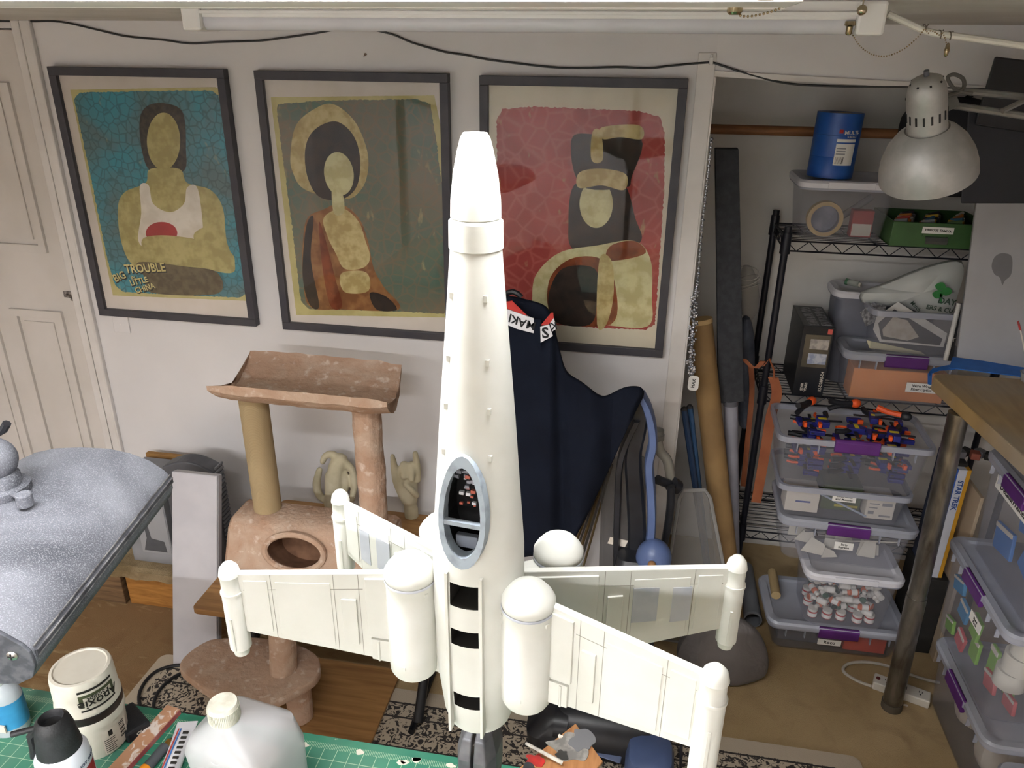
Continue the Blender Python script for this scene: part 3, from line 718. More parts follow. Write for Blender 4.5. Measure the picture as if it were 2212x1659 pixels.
g1 = gridline(.0254, .0012); tickx = mt_.math('FRACT', mt_.math('DIVIDE', mt_.math('ADD', X_[0], 10.0), .00318)); tk = mt_.math('GREATER_THAN', mt_.math('ABSOLUTE', mt_.math('SUBTRACT', tickx, .5)), .36)
edge = mt_.math('MULTIPLY', mt_.math('GREATER_THAN', X_[1], .462), mt_.math('LESS_THAN', X_[1], .474)); tk = mt_.math('MULTIPLY', tk, edge)
inner_ = mt_.math('LESS_THAN', X_[1], .463); g1 = mt_.math('MULTIPLY', g1, inner_)
base = mt_.mix(mt_.step(mt_.noise(9, detail=8), .4, .7), '2f7a60', '3a6f5e')
wear = mt_.step(mt_.noise(3.2, detail=6, dist=.4), .47, .62)
base = mt_.mix(mt_.math('MULTIPLY', wear, .35), base, '6f8a7a')
base = mt_.mix(mt_.math('MULTIPLY', mt_.math('MAXIMUM', g1, tk), .62), base, 'c4d3b4')
spl = mt_.step(mt_.noise(38, detail=7, dist=1.5), .70, .73); base = mt_.mix(spl, base, 'c9c6b0')
mt_.col(base)
tag(mk('cutting_mat', B().span((-1.45, .02, BZ-.004), (.55, BY, BZ)), mt_.m, bevel=.001), 'large green gridded cutting mat splashed with paint on the workbench', 'cutting mat')
splat_m = M('dried_paint', 'd9d3c4', .6)
for i in range(9):
    c = onz(random.uniform(560, 980), random.uniform(1600, 1655), BZ)
    if c.y > BY-.02: c.y = BY-.02
    q = [(c.x+random.uniform(.4, 1)*.011*math.cos(a*PI/4), c.y+random.uniform(.3, 1)*.007*math.sin(a*PI/4)) for a in range(8)]
    bb = B().prism([(v.x, v.y) for v in smoothpoly([(x, y, 0) for x, y in q], 3)], BZ, BZ+.0012)
    o_ = mk('paint_drip', bb, splat_m); tag(o_, 'dried pale paint splash on the green cutting mat', 'paint splash', 'dried paint splashes on the mat')

# jars of epoxy putty, one on top of the other, upside down
jar_m = M('jar_white', 'dcd6c9', .4, 'd5cec0', 20); lid_k = M('jar_band', '2b2322', .4)
ink_k = M('ink_black', '26231f', .7); ink_g = M('ink_green', '4b5138', .7); ink_w = M('ink_white', 'f0eeea', .7)
jc = onz(216, 1597, BZ); jc.z = 0; jr = .0535
j1 = thing('putty_jar', 'white jar with barcode on its side under an upside-down putty jar', 'jar', (jc.x, jc.y, BZ))
mk('jar_body', B().lathe([(jr*.9, BZ), (jr*.95, BZ+.004), (jr, BZ+.07), (jr*1.0, BZ+.072)], jc, n=40), jar_m, j1, smooth=True)
mk('jar_lid', B().lathe([(jr*1.0, BZ+.071), (jr*1.05, BZ+.073), (jr*1.05, BZ+.086), (jr*1.02, BZ+.089)], jc, n=40), jar_m, j1, smooth=True)
j2 = thing('putty_jar', 'upside-down white putty jar with black band standing on another jar', 'jar', (jc.x, jc.y, BZ+.089))
mk('jar_lid', B().lathe([(jr*1.02, BZ+.089), (jr*1.04, BZ+.091), (jr*1.04, BZ+.106), (jr*1.0, BZ+.108)], jc, n=40), lid_k, j2, smooth=True)
Z2 = BZ+.107
mk('jar_body', B().lathe([(jr*1.03, Z2), (jr*1.03, Z2+.006), (jr*1.0, Z2+.008), (jr*.97, Z2+.064), (jr*.93, Z2+.071), (jr*.84, Z2+.072), (jr*.80, Z2+.070), (.0, Z2+.070)], jc, n=40, cap=False), jar_m, j2, smooth=True)
cdir = (Vector((0, 0, 0))-jc); cdir.z = 0; cdir.normalize(); crt = Vector((-cdir.y, cdir.x, 0))
def on_jar(a, z, r=jr): # a: angle to the right of the camera direction
    d = cdir*math.cos(a)+crt*math.sin(a); return jc + d*r + AZ*z, (-cdir*math.sin(a)+crt*math.cos(a))
def strip(parent, a0, a1, z0, z1, mat, r=jr+.0004, n=12, name='label_print'):
    b = B(); vs = []
    for i in range(n+1):
        a = a0+(a1-a0)*i/n; d = cdir*math.cos(a)+crt*math.sin(a)
        vs += [jc+d*r+AZ*z0, jc+d*r+AZ*z1]
    b.add(vs, [(2*i, 2*i+2, 2*i+3, 2*i+1) for i in range(n)])
    return mk(name, b, mat, parent, fix=False)
ac = .25
strip(j2, ac-.55, ac+.6, Z2+.054, Z2+.059, ink_k, jr*.99+.0006); strip(j2, ac-.55, ac+.62, Z2+.022, Z2+.049, ink_g, jr*.99+.0008); strip(j2, ac-.42, ac+.5, Z2+.020, Z2+.043, ink_w, jr*.99+.0012)
strip(j2, ac-.55, ac+.62, Z2+.013, Z2+.017, ink_k, jr*1.0+.0008)
p_, u_ = on_jar(ac+.05, Z2+.028, jr*.99+.002); text('Apoxie', .025, ink_k, j2, p_, -u_, -AZ, curve_r=jr, bold=.01)
p_, u_ = on_jar(ac-.02, Z2+.039, jr*.99+.002); text('Sculpt', .013, ink_k, j2, p_, -u_, -AZ, curve_r=jr)
strip(j1, ac-.2, ac+.75, BZ+.008, BZ+.062, ink_w, jr+.0006)
for i in range(7):
    strip(j1, ac-.15, ac+.15+.1*random.random(), BZ+.012+i*.0045, BZ+.0135+i*.0045, ink_k, jr+.0012, 6)
for i in range(9): strip(j1, ac+.42, ac+.66, BZ+.024+i*.004, BZ+.024+i*.004+random.choice([.001, .002, .003]), ink_k, jr+.0012, 4, 'barcode_bar')
strip(j1, ac+.02, ac+.16, BZ+.046, BZ+.058, ink_k, jr+.0012, 4)

# glue bottle at the left edge
gc = onz(22, 1568, BZ)
gb = thing('glue_bottle', 'small clear glue bottle with blue label and yellow tip', 'bottle', (gc.x, gc.y, BZ))
mk('bottle_body', B().lathe([(.038, BZ), (.04, BZ+.006), (.040, BZ+.08), (.034, BZ+.098), (.02, BZ+.108), (.016, BZ+.110)], gc*1, n=32, sy=.75, T=Matrix.Translation((0, 0, -BZ))), clear('bottle_milky', 'ccd4da', .7), gb, smooth=True)
mk('bottle_cap', B().lathe([(.017, .109), (.019, .112), (.017, .132), (.008, .136)], gc, n=20), M('cap_white', 'd9d9d6', .5), gb, smooth=True)
mk('cap_tip', B().lathe([(.006, .135), (.005, .15), (.002, .156)], gc+Vector((.012, .006, 0)), n=12), M('tip_yellow', 'd8b52c', .5), gb, smooth=True)
mk('bottle_label', B().lathe([(.0405, .018), (.0405, .078)], gc, n=32, sy=.76, cap=False), M('label_blue', '2f7fae', .5, '3b90bf', 18), gb, smooth=True)
bl = B()
for i in range(14): bl.box((gc.x-.02+i*.0030, gc.y-.0315+abs(i-7)*.0006, BZ+.027), (random.choice([.001, .0018]), .001, .012))
mk('barcode_panel', B().box((gc.x, gc.y-.030, BZ+.027), (.048, .003, .017)), ink_w, gb); mk('barcode_bar', bl, ink_k, gb)
for i in range(3): mk('label_print', B().box((gc.x, gc.y-.0312, BZ+.05+i*.008), (.036, .001, .002)), ink_w, gb)

# air duster can with black trigger cap
ac_ = onz(150, 1700, BZ); ac_ = onz(118, 1578, 1.10); ac_.z = 0
ad = thing('aerosol_can', 'white air duster can with black trigger cap and red print', 'spray can', (ac_.x, ac_.y, BZ))
BQ = BZ; BZ = BZ+.03
cr = .0405
mk('can_body', B().lathe([(cr*.93, BQ), (cr, BQ+.006), (cr, BZ+.105), (cr*.97, BZ+.122), (cr*.80, BZ+.136), (cr*.7, BZ+.138)], ac_, n=40), M('can_white', 'dde0ea', .35), ad, smooth=True)
cap = B().lathe([(cr*.84, BZ+.128), (cr*.82, BZ+.134), (cr*.70, BZ+.176), (cr*.60, BZ+.192), (cr*.45, BZ+.198), (cr*.40, BZ+.194), (cr*.35, BZ+.186), (.0, BZ+.186)], ac_, n=36, cap=False)
mk('trigger_cap', cap, M('cap_black', '222224', .55, '2b2b2e', 50, bump=.1, bscale=300), ad, smooth=True)
ld = Vector((-.93, -.35, 0)).normalized()
a_ = ac_ + AZ*(BZ+.185)
mk('nozzle', B().cyl(a_+ld*.01-AZ*.002, a_+ld*.062-AZ*.012, .0048, n=10), MATS['cap_black'], ad, smooth=True)
mk('trigger', B().tube([a_+ld*.02-AZ*.004, a_+ld*.036-AZ*.02, a_+ld*.038-AZ*.045, a_+ld*.043-AZ*.066], .0065, 8, taper=[1.1, 1, .9, .6]), MATS['cap_black'], ad, smooth=True)
mk('extension_straw', B().tube([a_+ld*.036-AZ*.08, a_+ld*.030-AZ*.10, a_+ld*.034-AZ*.14, a_+ld*.036-AZ*.17], .0016, 6), M('straw', 'a58a6c', .5), ad)
jc_old = jc; cd_old = (cdir, crt)
jc = ac_; cdir = (Vector((0, 0, 0))-jc); cdir.z = 0; cdir.normalize(); crt = Vector((-cdir.y, cdir.x, 0))
strip(ad, -.1, 1.25, BZ+.070, BZ+.098, M('ink_red', 'b8383c', .6), cr+.0006); strip(ad, .15, .5, BZ+.04, BZ+.066, MATS['ink_red'], cr+.0006)
for i in range(4): strip(ad, .55, 1.2, BZ+.040+i*.007, BZ+.043+i*.007, M('ink_grey', '8d8f94', .6), cr+.0006, 6)
p_, u_ = on_jar(.38, BZ+.108, cr+.0008); text('SHAKE! DO NOT SHAKE!', .0085, M('ink_navy', '2c3350', .6), ad, p_, u_, AZ, curve_r=cr)
jc = jc_old; cdir, crt = cd_old

BZ = BQ
# black charger
bc = onz(285, 1570, BZ); th_ = -.55
T = Matrix.Translation((bc.x, bc.y, BZ)) @ Matrix.Rotation(th_, 4, 'Z')
bt = thing('battery_case', 'small black battery case lying behind the putty jars', 'battery case', (bc.x, bc.y, BZ))
mk('case_body', B().box((0, 0, .012), (.075, .045, .024), T), M('case_black', '1a1b20', .55, bump=.1, bscale=200), bt, bevel=.004)
text('CE', .009, ink_w, bt, T @ Vector((.0378, 0, .012)), T.to_3x3() @ Vector((0, 1, 0)), AZ)
# sanding stick
s0 = onz(375, 1528, BZ+.012); s1 = onz(235, 1680, BZ+.012); d = (s1-s0).normalized(); s_ = d.cross(AZ)
sk = thing('sanding_stick', 'red and tan sanding stick caked with white dust', 'sanding stick', tuple((s0+s1)/2-AZ*.012))
hw = .016
mk('stick_core', B().hexa([s0+s_*hw-AZ*.012, s1+s_*hw-AZ*.012, s1-s_*hw-AZ*.012, s0-s_*hw-AZ*.012], [s0+s_*hw, s1+s_*hw, s1-s_*hw, s0-s_*hw]), M('stick_red', 'b06a66', .7, '9c4a4c', 20), sk, bevel=.001)
dust = N('stick_paper', .9, .1); dust.col(dust.mix(dust.step(dust.noise(45, dust.map((1, 1, 1)), 8, 1.2), .52, .6), 'b98c6e', 'ddcfc6'))
mk('abrasive_paper', B().hexa([s0+s_*hw*.96, s1+s_*hw*.96, s1-s_*hw*.96, s0-s_*hw*.96], [p+AZ*.0012 for p in (s0+s_*hw*.96, s1+s_*hw*.96, s1-s_*hw*.96, s0-s_*hw*.96)]), dust.m, sk)
# hobby knife
k0 = onz(392, 1572, BZ+.012); k1 = onz(290, 1690, BZ+.012); d = (k1-k0).normalized()
kn = thing('hobby_knife', 'hobby knife with grey grip and orange end cap', 'knife', tuple((k0+k1)/2-AZ*.012))
a_ = k0.lerp(k1, .26)
mk('blade', B().add([k0-AZ*.006, a_+AZ*.003+d.cross(AZ)*.0035, a_+AZ*.003-d.cross(AZ)*.0035, a_+AZ*.004, k0-AZ*.0055], [(0, 1, 2), (4, 1, 3), (4, 3, 2), (0, 4, 1), (0, 2, 4), (1, 2, 3)]), M('blade_steel', '6a675f', .3, metal=1), kn)
mk('ferrule', B().cyl(a_, k0.lerp(k1, .36), .0065, n=14), M('ferrule_brass', 'b08a4a', .3, metal=.9), kn, smooth=True)
mk('grip', B().cyl(k0.lerp(k1, .36), k0.lerp(k1, .75), .0095, n=16), M('grip_grey', '45484c', .7), kn, smooth=True)
mk('end_cap', B().lathe([(.0098, 0), (.0105, .003), (.0105, .02), (.006, .026)], k0.lerp(k1, .75), d, n=16), M('cap_orange', 'e08a1e', .5), kn, smooth=True)
# flat tube of putty standing on its crimp
tb0 = onz(367, 1688, BZ); 
tu = thing('putty_tube', 'white tube with red and blue stripes and black bars beside the jug', 'tube', (tb0.x, tb0.y, BZ))
tdir = (onz(392, 1600, BZ)-onz(360, 1690, BZ)).normalized(); ts = tdir.cross(AZ)
tl = []
for f, wx, wz in ((-.12, .019, .0005), (-.10, .0185, .004), (-.02, .017, .013), (.02, .013, .014), (.024, .006, .006), (.034, .005, .005)):
    c = tb0 + tdir*(-f) + AZ*(.0145); tl.append([c + ts*(wx*math.cos(2*PI*i/16)) + AZ*(wz*math.sin(2*PI*i/16)) for i in range(16)])
# crimp end nearest the blade
mk('tube_body', B().loft(tl), M('tube_white', 'd9d7dc', .4), tu, smooth=True)
for off, mt2 in ((-.010, M('stripe_red', 'b4413f', .5)), (-.006, M('stripe_blue', '3a6fb5', .5))):
    q = [tb0+tdir*(.10)+ts*(off-.0012)+AZ*.0185, tb0+tdir*(.10)+ts*(off+.0012)+AZ*.0185, tb0+tdir*(.0)+ts*(off+.0012)+AZ*.029, tb0+tdir*(.0)+ts*(off-.0012)+AZ*.029]
    mk('stripe', B().hexa(q, [p+AZ*.001 for p in q]), mt2, tu)
for i in range(8):
    f = .09-.012*i; z = .0205+.001*i
    q = [tb0+tdir*f+ts*.001+AZ*z, tb0+tdir*f+ts*.011+AZ*(z-.001), tb0+tdir*(f-.005)+ts*.011+AZ*(z-.0005), tb0+tdir*(f-.005)+ts*.001+AZ*(z+.0005)]
    mk('print_bar', B().hexa(q, [p+AZ*.002 for p in q]), ink_k, tu)
# translucent jug with ribbed cap
cp = onz(480, 1518, 1.14); jx, jy = cp.x, cp.y
jg = thing('solvent_jug', 'translucent plastic jug with a ribbed white cap and embossed cross', 'jug', (jx, jy, BZ))
jang = -.15; TJ = Matrix.Translation((jx, jy, 0)) @ Matrix.Rotation(jang, 4, 'Z')
loops = []
for z, s, r in ((BZ, .118, .02), (BZ+.006, .126, .024), (BZ+.12, .128, .024), (BZ+.168, .124, .026), (BZ+.188, .098, .026), (BZ+.202, .052, .024), (BZ+.209, .040, .0195)):
    kx = min(1, max(0, (BZ+.209-z)/.06)); loops.append([TJ @ Vector((x+.022*kx, y+.016*kx, z)) for x, y in rrect(s*1.1, s*1.1, r, 5)])
mk('jug_body', B().loft(loops), clear('jug_plastic', 'c9c8c9', .62, .35), jg, smooth=True)
mk('jug_liquid', B().loft([[TJ @ Vector((x, y, z)) for x, y in rrect(s, s, .02, 4)] for z, s in ((BZ+.008, .114), (BZ+.10, .116))]), clear('liquid', 'd8c9bb', .4, .1), jg)
mk('jug_cap', B().lathe([(.0225, BZ+.206), (.0245, BZ+.208), (.0242, BZ+.236), (.0225, BZ+.240), (.0, BZ+.2405)], (jx, jy, 0), n=40, cap=False), M('cap_dusty', 'd3cfc2', .6, 'bdb8a8', 40), jg, smooth=True)
rb = B()
for i in range(60):
    a = 2*PI*i/60; rb.box((0, 0, 0), (.0012, .0016, .022), Matrix.Translation((jx, jy, BZ+.222)) @ Matrix.Rotation(a, 4, 'Z') @ Matrix.Translation((.0246, 0, 0)))
mk('cap_ribs', rb, MATS['cap_dusty'], jg)
fr_n = (TJ.to_3x3() @ Vector((0, -1, 0))); fu = TJ.to_3x3() @ Vector((1, 0, 0))
sl = (TJ @ Vector((.018, -.047, BZ+.180)))
fu2 = fu; fv = (TJ @ Vector((0, -.037, BZ+.192))) - (TJ @ Vector((0, -.054, BZ+.172))); Te = frame(sl, fu2, fv)
mk('embossed_ring', B().ring([(.013*math.cos(i*PI/12), .013*math.sin(i*PI/12)) for i in range(24)], [(.0118*math.cos(i*PI/12), .0118*math.sin(i*PI/12)) for i in range(24)], -.002, .0018, Te), MATS['jug_plastic'], jg)
mk('embossed_cross', B().box((0, 0, 0), (.014, .005, .003), Te).box((0, 0, 0), (.005, .014, .003), Te), MATS['jug_plastic'], jg, bevel=.0006)

# dusty lamp head over the bench
dl = N('dusty_black', .75, .3)
dn = dl.step(dl.noise(5, dl.map((1, 1, 1), (0, 0, .6)), 8, .6), .36, .66); ds = dl.noise(620, detail=2)
c0 = dl.mix(dn, '44464d', '81838b'); c0 = dl.mix(dl.math('MULTIPLY', dl.step(ds, .5, .75), .5), c0, 'b4b5bb'); dl.col(c0).bump(ds, .2, .002); dust_m = dl.m
metal_strip = M('lamp_trim', 'aaa9a8', .3, '6f6e70', 60, metal=.6)
e_far = onz(370, 1035, 1.45); e_near = onz(74, 1412, 1.45); d = (e_near-e_far); LL = d.length; d.normalize(); lx = Vector((d.y, -d.x, 0)); lx = -lx if lx.x > 0 else lx   # towards -X
dlm = thing('task_lamp_head', 'dust-covered black task lamp head hanging over the bench', 'lamp', tuple(e_far.lerp(e_near, .5)+lx*.16-AZ*.02))
prof = [(0, -.006), (.002, .006), (.010, .016), (.035, .034), (.07, .048), (.11, .056), (.16, .058), (.21, .056), (.25, .048), (.285, .034), (.31, .016), (.318, .006), (.32, -.012), (.312, -.032), (.29, -.042), (.03, -.042), (.008, -.032), (0, -.016)]
def LPt(f, u_, z): return e_far + d*(LL*f) + lx*(u_*.84) + AZ*z
body = B().loft([[LPt(f, u_, z) for u_, z in prof] for f in (0, .02, .98, 1.0)])
mk('lamp_shell', body, dust_m, dlm, smooth=True)
mk('edge_trim', B().loft([[LPt(f, u_, z) for u_, z in ((-.001, -.008), (-.003, -.004), (-.003, .003), (0, .004))] for f in (.0, .995)]), M('lamp_edge', '3b3c42', .4, '55565c', 40), dlm)
for zz, uu in ((.008, .0012), (.0025, -.003), (-.005, -.0025)):
    mk('edge_line', B().tube([LPt(0, uu, zz), LPt(.99, uu, zz)], .0012, 6), metal_strip, dlm)
mk('lamp_end_plate', B().loft([[LPt(f, u_, z) for u_, z in prof] for f in (1.0, 1.012)]), M('plate_black', '3e4047', .7, '55575d', 90), dlm, bevel=.001)
sc = LPt(1.012, .026, .002); scw = mk('screw', B().lathe([(.0065, 0), (.0065, .0015), (.004, .003), (.0, .0034)], sc, d, n=16, cap=False), M('screw_steel', 'b9b7b4', .3, metal=1), dlm, smooth=True)
mk('screw_slot', B().box((0, 0, 0), (.008, .0014, .001), frame(sc+d*.0034, lx, AZ)).box((0, 0, 0), (.0014, .008, .001), frame(sc+d*.0034, lx, AZ)), blk, scw)
bq = onz(8, 1060, 1.51); bj = Vector((bq.x, bq.y, 1.505))
mk('joint_base', B().lathe([(.034, 0), (.036, .004), (.036, .014), (.030, .016)], bj, n=30), dust_m, dlm, smooth=True)
mk('joint_neck', B().lathe([(.026, .012), (.026, .03), (.022, .036)], bj, n=24), dust_m, dlm, smooth=True)
mk('joint_ball', B().sph(bj+AZ*.055+Vector((-.004, 0, 0)), .032, 24, 14), dust_m, dlm, smooth=True)
kp = onz(52, 1075, 1.525)
mk('joint_knob', B().lathe([(.010, 0), (.011, .002), (.011, .018), (.009, .02)], (kp.x, kp.y, 1.512), n=12).cyl((kp.x, kp.y, 1.52), (bj.x, bj.y, 1.515), .004), dust_m, dlm, bevel=.001)
ap = bj+AZ*.07
arm = smoothpoly([tuple(p) for p in (bj+AZ*.075, bj+Vector((-.03, .02, .11)), bj+Vector((-.12, .0, .25)), bj+Vector((-.3, -.1, .30)))], 5, False)
mk('lamp_arm', B().tube(arm, .011, 10), dust_m, dlm, smooth=True)
mk('arm_tab', B().tube([bj+Vector((-.01, .02, .085)), bj+Vector((.006, .022, .094)), bj+Vector((.014, .022, .104))], .006, 8), blk, dlm, smooth=True)
mk('lamp_bracket', B().span((-1.585, .2, BZ), (-1.545, .26, 1.86)), dust_m, dlm)
mk('lamp_arm', B().tube([bj+Vector((-.3, -.1, .30)), (-1.565, .23, 1.84)], .011, 10), dust_m, dlm, smooth=True)

# paint-smeared board on a box at the edge of the bench
pz = 1.06
pp = [onz(x, y, pz) for x, y in ((1243, 1568), (1302, 1650), (1210, 1760), (1122, 1664))]
pal = N('palette_wood', .6); pbase = pal.mix(pal.step(pal.noise(6, pal.map((14, 2, 1), (0, 0, .8)), 4, .5), .35, .65), 'a5754a', '8a5d38')
pal.col(pbase); pbd = thing('paint_board', 'small wooden board smeared with grey and red paint', 'paint palette', tuple((pp[0]+pp[2])/2))
mk('board', B().hexa(pp, [p+AZ*.006 for p in pp]), pal.m, pbd, bevel=.001)
def blob(par, px, py, rx, ry, z, mat, name='paint_smear', seed=1):
    c = onz(px, py, z); rd = random.Random(seed); q = []
    for i in range(14):
        a = 2*PI*i/14; k_ = rd.uniform(.65, 1.15); q.append((c.x+rx*k_*math.cos(a), c.y+ry*k_*math.sin(a), 0))
    q = smoothpoly(q, 3); n = len(q)
    return mk(name, B().prism([(v.x, v.y) for v in q], z-.0004, z+.001), mat, par)
pg = M('paint_grey', '8f8c86', .45, '6f6c68', 60); pr = M('paint_red', 'b5302c', .4, '8f2c2a', 40); pk = M('paint_black', '3a3937', .5)
blob(pbd, 1232, 1612, .038, .028, pz+.0065, pg, seed=3); blob(pbd, 1258, 1600, .022, .022, pz+.0072, M('paint_dkgrey', '6a6a6c', .5), seed=5); blob(pbd, 1213, 1632, .012, .012, pz+.0078, pk, seed=7); blob(pbd, 1157, 1643, .017, .013, pz+.0068, pr, seed=9); blob(pbd, 1210, 1591, .004, .004, pz+.0078, ink_w, seed=2)
b0, b1 = onz(1135, 1605, pz+.03), onz(1215, 1648, pz+.012)
ps = thing('palette_knife', 'thin paint-caked grey spatula lying across the paint board', 'spatula', tuple(b1))
mk('blade', B().tube([b0, b0.lerp(b1, .35), b1], .0035, 8, taper=[.7, .8, 1]), M('spatula', 'b9b3a8', .5, '8f8a82', 60), ps, smooth=True)
sb = (pp[0]+pp[1]+pp[2]+pp[3])/4
tag(mk('cardboard_box', B().span((sb.x-.03, sb.y-.045, BZ), (sb.x+.03, sb.y+.03, pz)), M('carton', '9b7b55', .85), bevel=.002), 'small cardboard carton under the paint board', 'box')

# ================================================================== FLOOR AND MIDDLE GROUND
# rug
rg = N('rug_pattern', .95, .1); XR = rg.xyz()
n1 = rg.noise(34, detail=4, dist=2.4); n2 = rg.vor(26); n3 = rg.noise(9, detail=2, dist=2.5)
pat = rg.math('MAXIMUM', rg.step(n1, .515, .54), rg.math('MULTIPLY', rg.step(n2, .20, .15), rg.step(n3, .45, .5)))
ln = None
for off in (.37, .43, .18, .25):
    l_ = rg.math('LESS_THAN', rg.math('ABSOLUTE', rg.math('SUBTRACT', XR[1], off)), .0035); ln = l_ if ln is None else rg.math('MAXIMUM', ln, l_)
bd = rg.math('MULTIPLY', rg.math('LESS_THAN', rg.math('ABSOLUTE', XR[1]), .435), rg.math('LESS_THAN', rg.math('ABSOLUTE', XR[0]), 1.19))
fac = rg.math('MULTIPLY', rg.math('MAXIMUM', pat, ln), bd)
rc = rg.mix(fac, 'bfb29f', '24242a'); rc = rg.mix(rg.math('MULTIPLY', rg.noise(300), .25), rc, '8d8272')
rg.col(rc).bump(rg.noise(350), .4, .003)
RX0, RX1, RY0, RY1 = -1.67, .81, 1.0, 1.985
rugo = mk('patterned_rug', B().loft([lp(rrect(RX1-RX0, RY1-RY0, .03, 4, (RX0+RX1)/2, (RY0+RY1)/2), 0.0), lp(rrect(RX1-RX0, RY1-RY0, .03, 4, (RX0+RX1)/2, (RY0+RY1)/2), .010)]), rg.m)
tag(rugo, 'cream rug with black flecked pattern on the tan carpet', 'rug')
# wood-look board on the rug
wl = N('wood_board', .5); wg_ = wl.noise(2.6, wl.map((1.2, 16, 1)), 6, .4); wl.col(wl.mix(wl.step(wg_, .32, .68), 'a9804f', '7f5a35')); plank_m = wl.m
tag(mk('wood_board', B().span((-1.32, 1.62, .010), (-.759, 2.06, .024)), plank_m, bevel=.002), 'flat wood-grain board lying on the rug beside black crossed legs', 'board')
# folding table with crossed legs
TZ = .42
c0 = onz(412, 1314, TZ); TX0, TX1, TY0, TY1 = c0.x, -.655, c0.y, 2.48
ft = thing('folding_table', 'low folding table with wood-grain top and black crossed legs', 'table', ((TX0+TX1)/2, (TY0+TY1)/2, 0))
mk('table_top', B().loft([lp(rrect(TX1-TX0, TY1-TY0, .02, 4, (TX0+TX1)/2, (TY0+TY1)/2), z) for z in (TZ-.022, TZ)]), plank_m, ft, bevel=.003)
fk = M('leg_black', '131418', .4)
for x in (TX0+.10, TX1+.012):
    for ya, yb in ((TY0+.04, TY0+.34), (TY0+.34, TY0+.04)):
        mk('leg', B().tube([(x+(.012 if ya < yb else -.012), ya, .040 if x < -1 else .026), (x+(.012 if ya < yb else -.012), yb, TZ-.022)], .017, 10), fk, ft, smooth=True)
    mk('foot_bar', B().tube([(x, TY0, .0355 if x < -1 else .0215), (x, TY0+.4, .0355 if x < -1 else .0215)], .0115, 8), fk, ft)
# cat furniture
plush = N('plush_carpet', .95, .05); pn_ = plush.step(plush.noise(7, plush.map((1, 1, 1.6)), 7, .8), .38, .66); pc_ = plush.mix(pn_, 'ad8d77', 'bba491'); pc_ = plush.mix(plush.step(plush.noise(34, detail=6), .58, .8), pc_, 'dccdc1')
plush.col(pc_).bump(plush.noise(45, detail=5), .55, .012); plush = plush.m
sis = N('sisal', .9, .1); sw_ = sis.wave(150, None, .6, 3, 'Z'); sis.col(sis.mix(sw_, 'a8916c', 'cdb993')).bump(sw_, .6, .004); sis = sis.m
def fluff(o, s=.006, sc=.05):
    tx = bpy.data.textures.get('fluff') or bpy.data.textures.new('fluff', 'CLOUDS'); tx.noise_scale = sc
    md = o.modifiers.new('sub', 'SUBSURF'); md.levels = 2; md.render_levels = 2; md.subdivision_type = 'SIMPLE'
    md = o.modifiers.new('fl', 'DISPLACE'); md.texture = tx; md.strength = s; md.mid_level = .5
PY = 2.15
pL = ony(548, 870, PY); pR = ony(792, 890, PY)
xb = ony(580, 1100, PY)
cube_top = .60
ct = thing('cat_perch', 'tan plush cat perch with curved top, rope post and cubby on the table', 'cat tree', ((pL.x+pR.x)/2, PY, TZ))
cx0, cx1 = ony(486, 1180, 2.02).x, pR.x+.075
prof = [(2.0, TZ), (1.985, TZ+.03), (2.045, .575), (2.07, .597), (2.10, .60), (2.19, .60), (2.215, .58), (2.22, TZ)]
cub = B(); xs = [cx0, cx0+.015] + [cx0+.04+(cx1-cx0-.08)*i/10 for i in range(11)] + [cx1-.015, cx1]
cub.loft([[Vector((x, (y-2.2)*(1 if 0 < i < len(xs)-1 else .93)+2.2, (z-TZ)*(1 if 0 < i < len(xs)-1 else .93)+TZ)) for y, z in prof] for i, x in enumerate(xs)])
cubo = mk('cubby', cub, plush, ct, smooth=True)
# round doorway cut into the sloping front
hc = ony(632, 1150, 2.02)
cutb = B().lathe([(.105, -.12), (.105, .12)], (hc.x, 2.02, .525), (0, .93, -.35), n=28, sy=.60)
try: cut(cubo, cutb, M('plush_inside', '7d5c46', .95, '6a4c39', 20))
except Exception as e: print('cubby', e)
rim = []
for i in range(28):
    a = 2*PI*i/28; u = Vector((1, 0, 0)); v = Vector((0, .35, .93)); rim.append(Vector((hc.x, 2.012, .525)) + u*(.107*math.cos(a)) + v*(.062*math.sin(a)))
mk('doorway_rim', B().tube(rim, .011, 8, closed=True), plush, ct, smooth=True)
pz0, pz1 = .595, 1.040
mk('rope_post', B().cyl((pL.x, PY, pz0), (pL.x, PY, pz1), .048, n=28), sis, ct, smooth=True)
o = mk('plush_post', B().lathe([(.046, pz0), (.047, .7), (.049, .8), (.046, .9), (.048, pz1)], (pR.x, PY, 0), n=28), plush, ct, smooth=True); fluff(o, .012, .07)
# curved perch, a shallow trough
bkL, bkR = ony(541, 762, 2.31), ony(868, 792, 2.31); fL, fR = ony(446, 838, 1.98), ony(836, 874, 1.98)
pb = B(); NSEG = 14; loops = []
for i in range(9):
    f = i/8; L_ = []; top = []; bot = []
    for k in range(NSEG+1):
        t_ = k/NSEG; a = fL.lerp(fR, f); c = bkL.lerp(bkR, f); p = a.lerp(c, t_); sag = .075*math.sin(PI*t_)**.8 if t_ not in (0, 1) else 0
        p = p + Vector((0, 0, -sag)); e = .5 if f in (0, 1) else 1
        top.append(p + AZ*.014*e); bot.append(p - AZ*.016*e)
    loops.append(top + bot[::-1])
o = mk('curved_perch', pb.loft(loops), plush, ct, smooth=True); fluff(o, .012, .05)
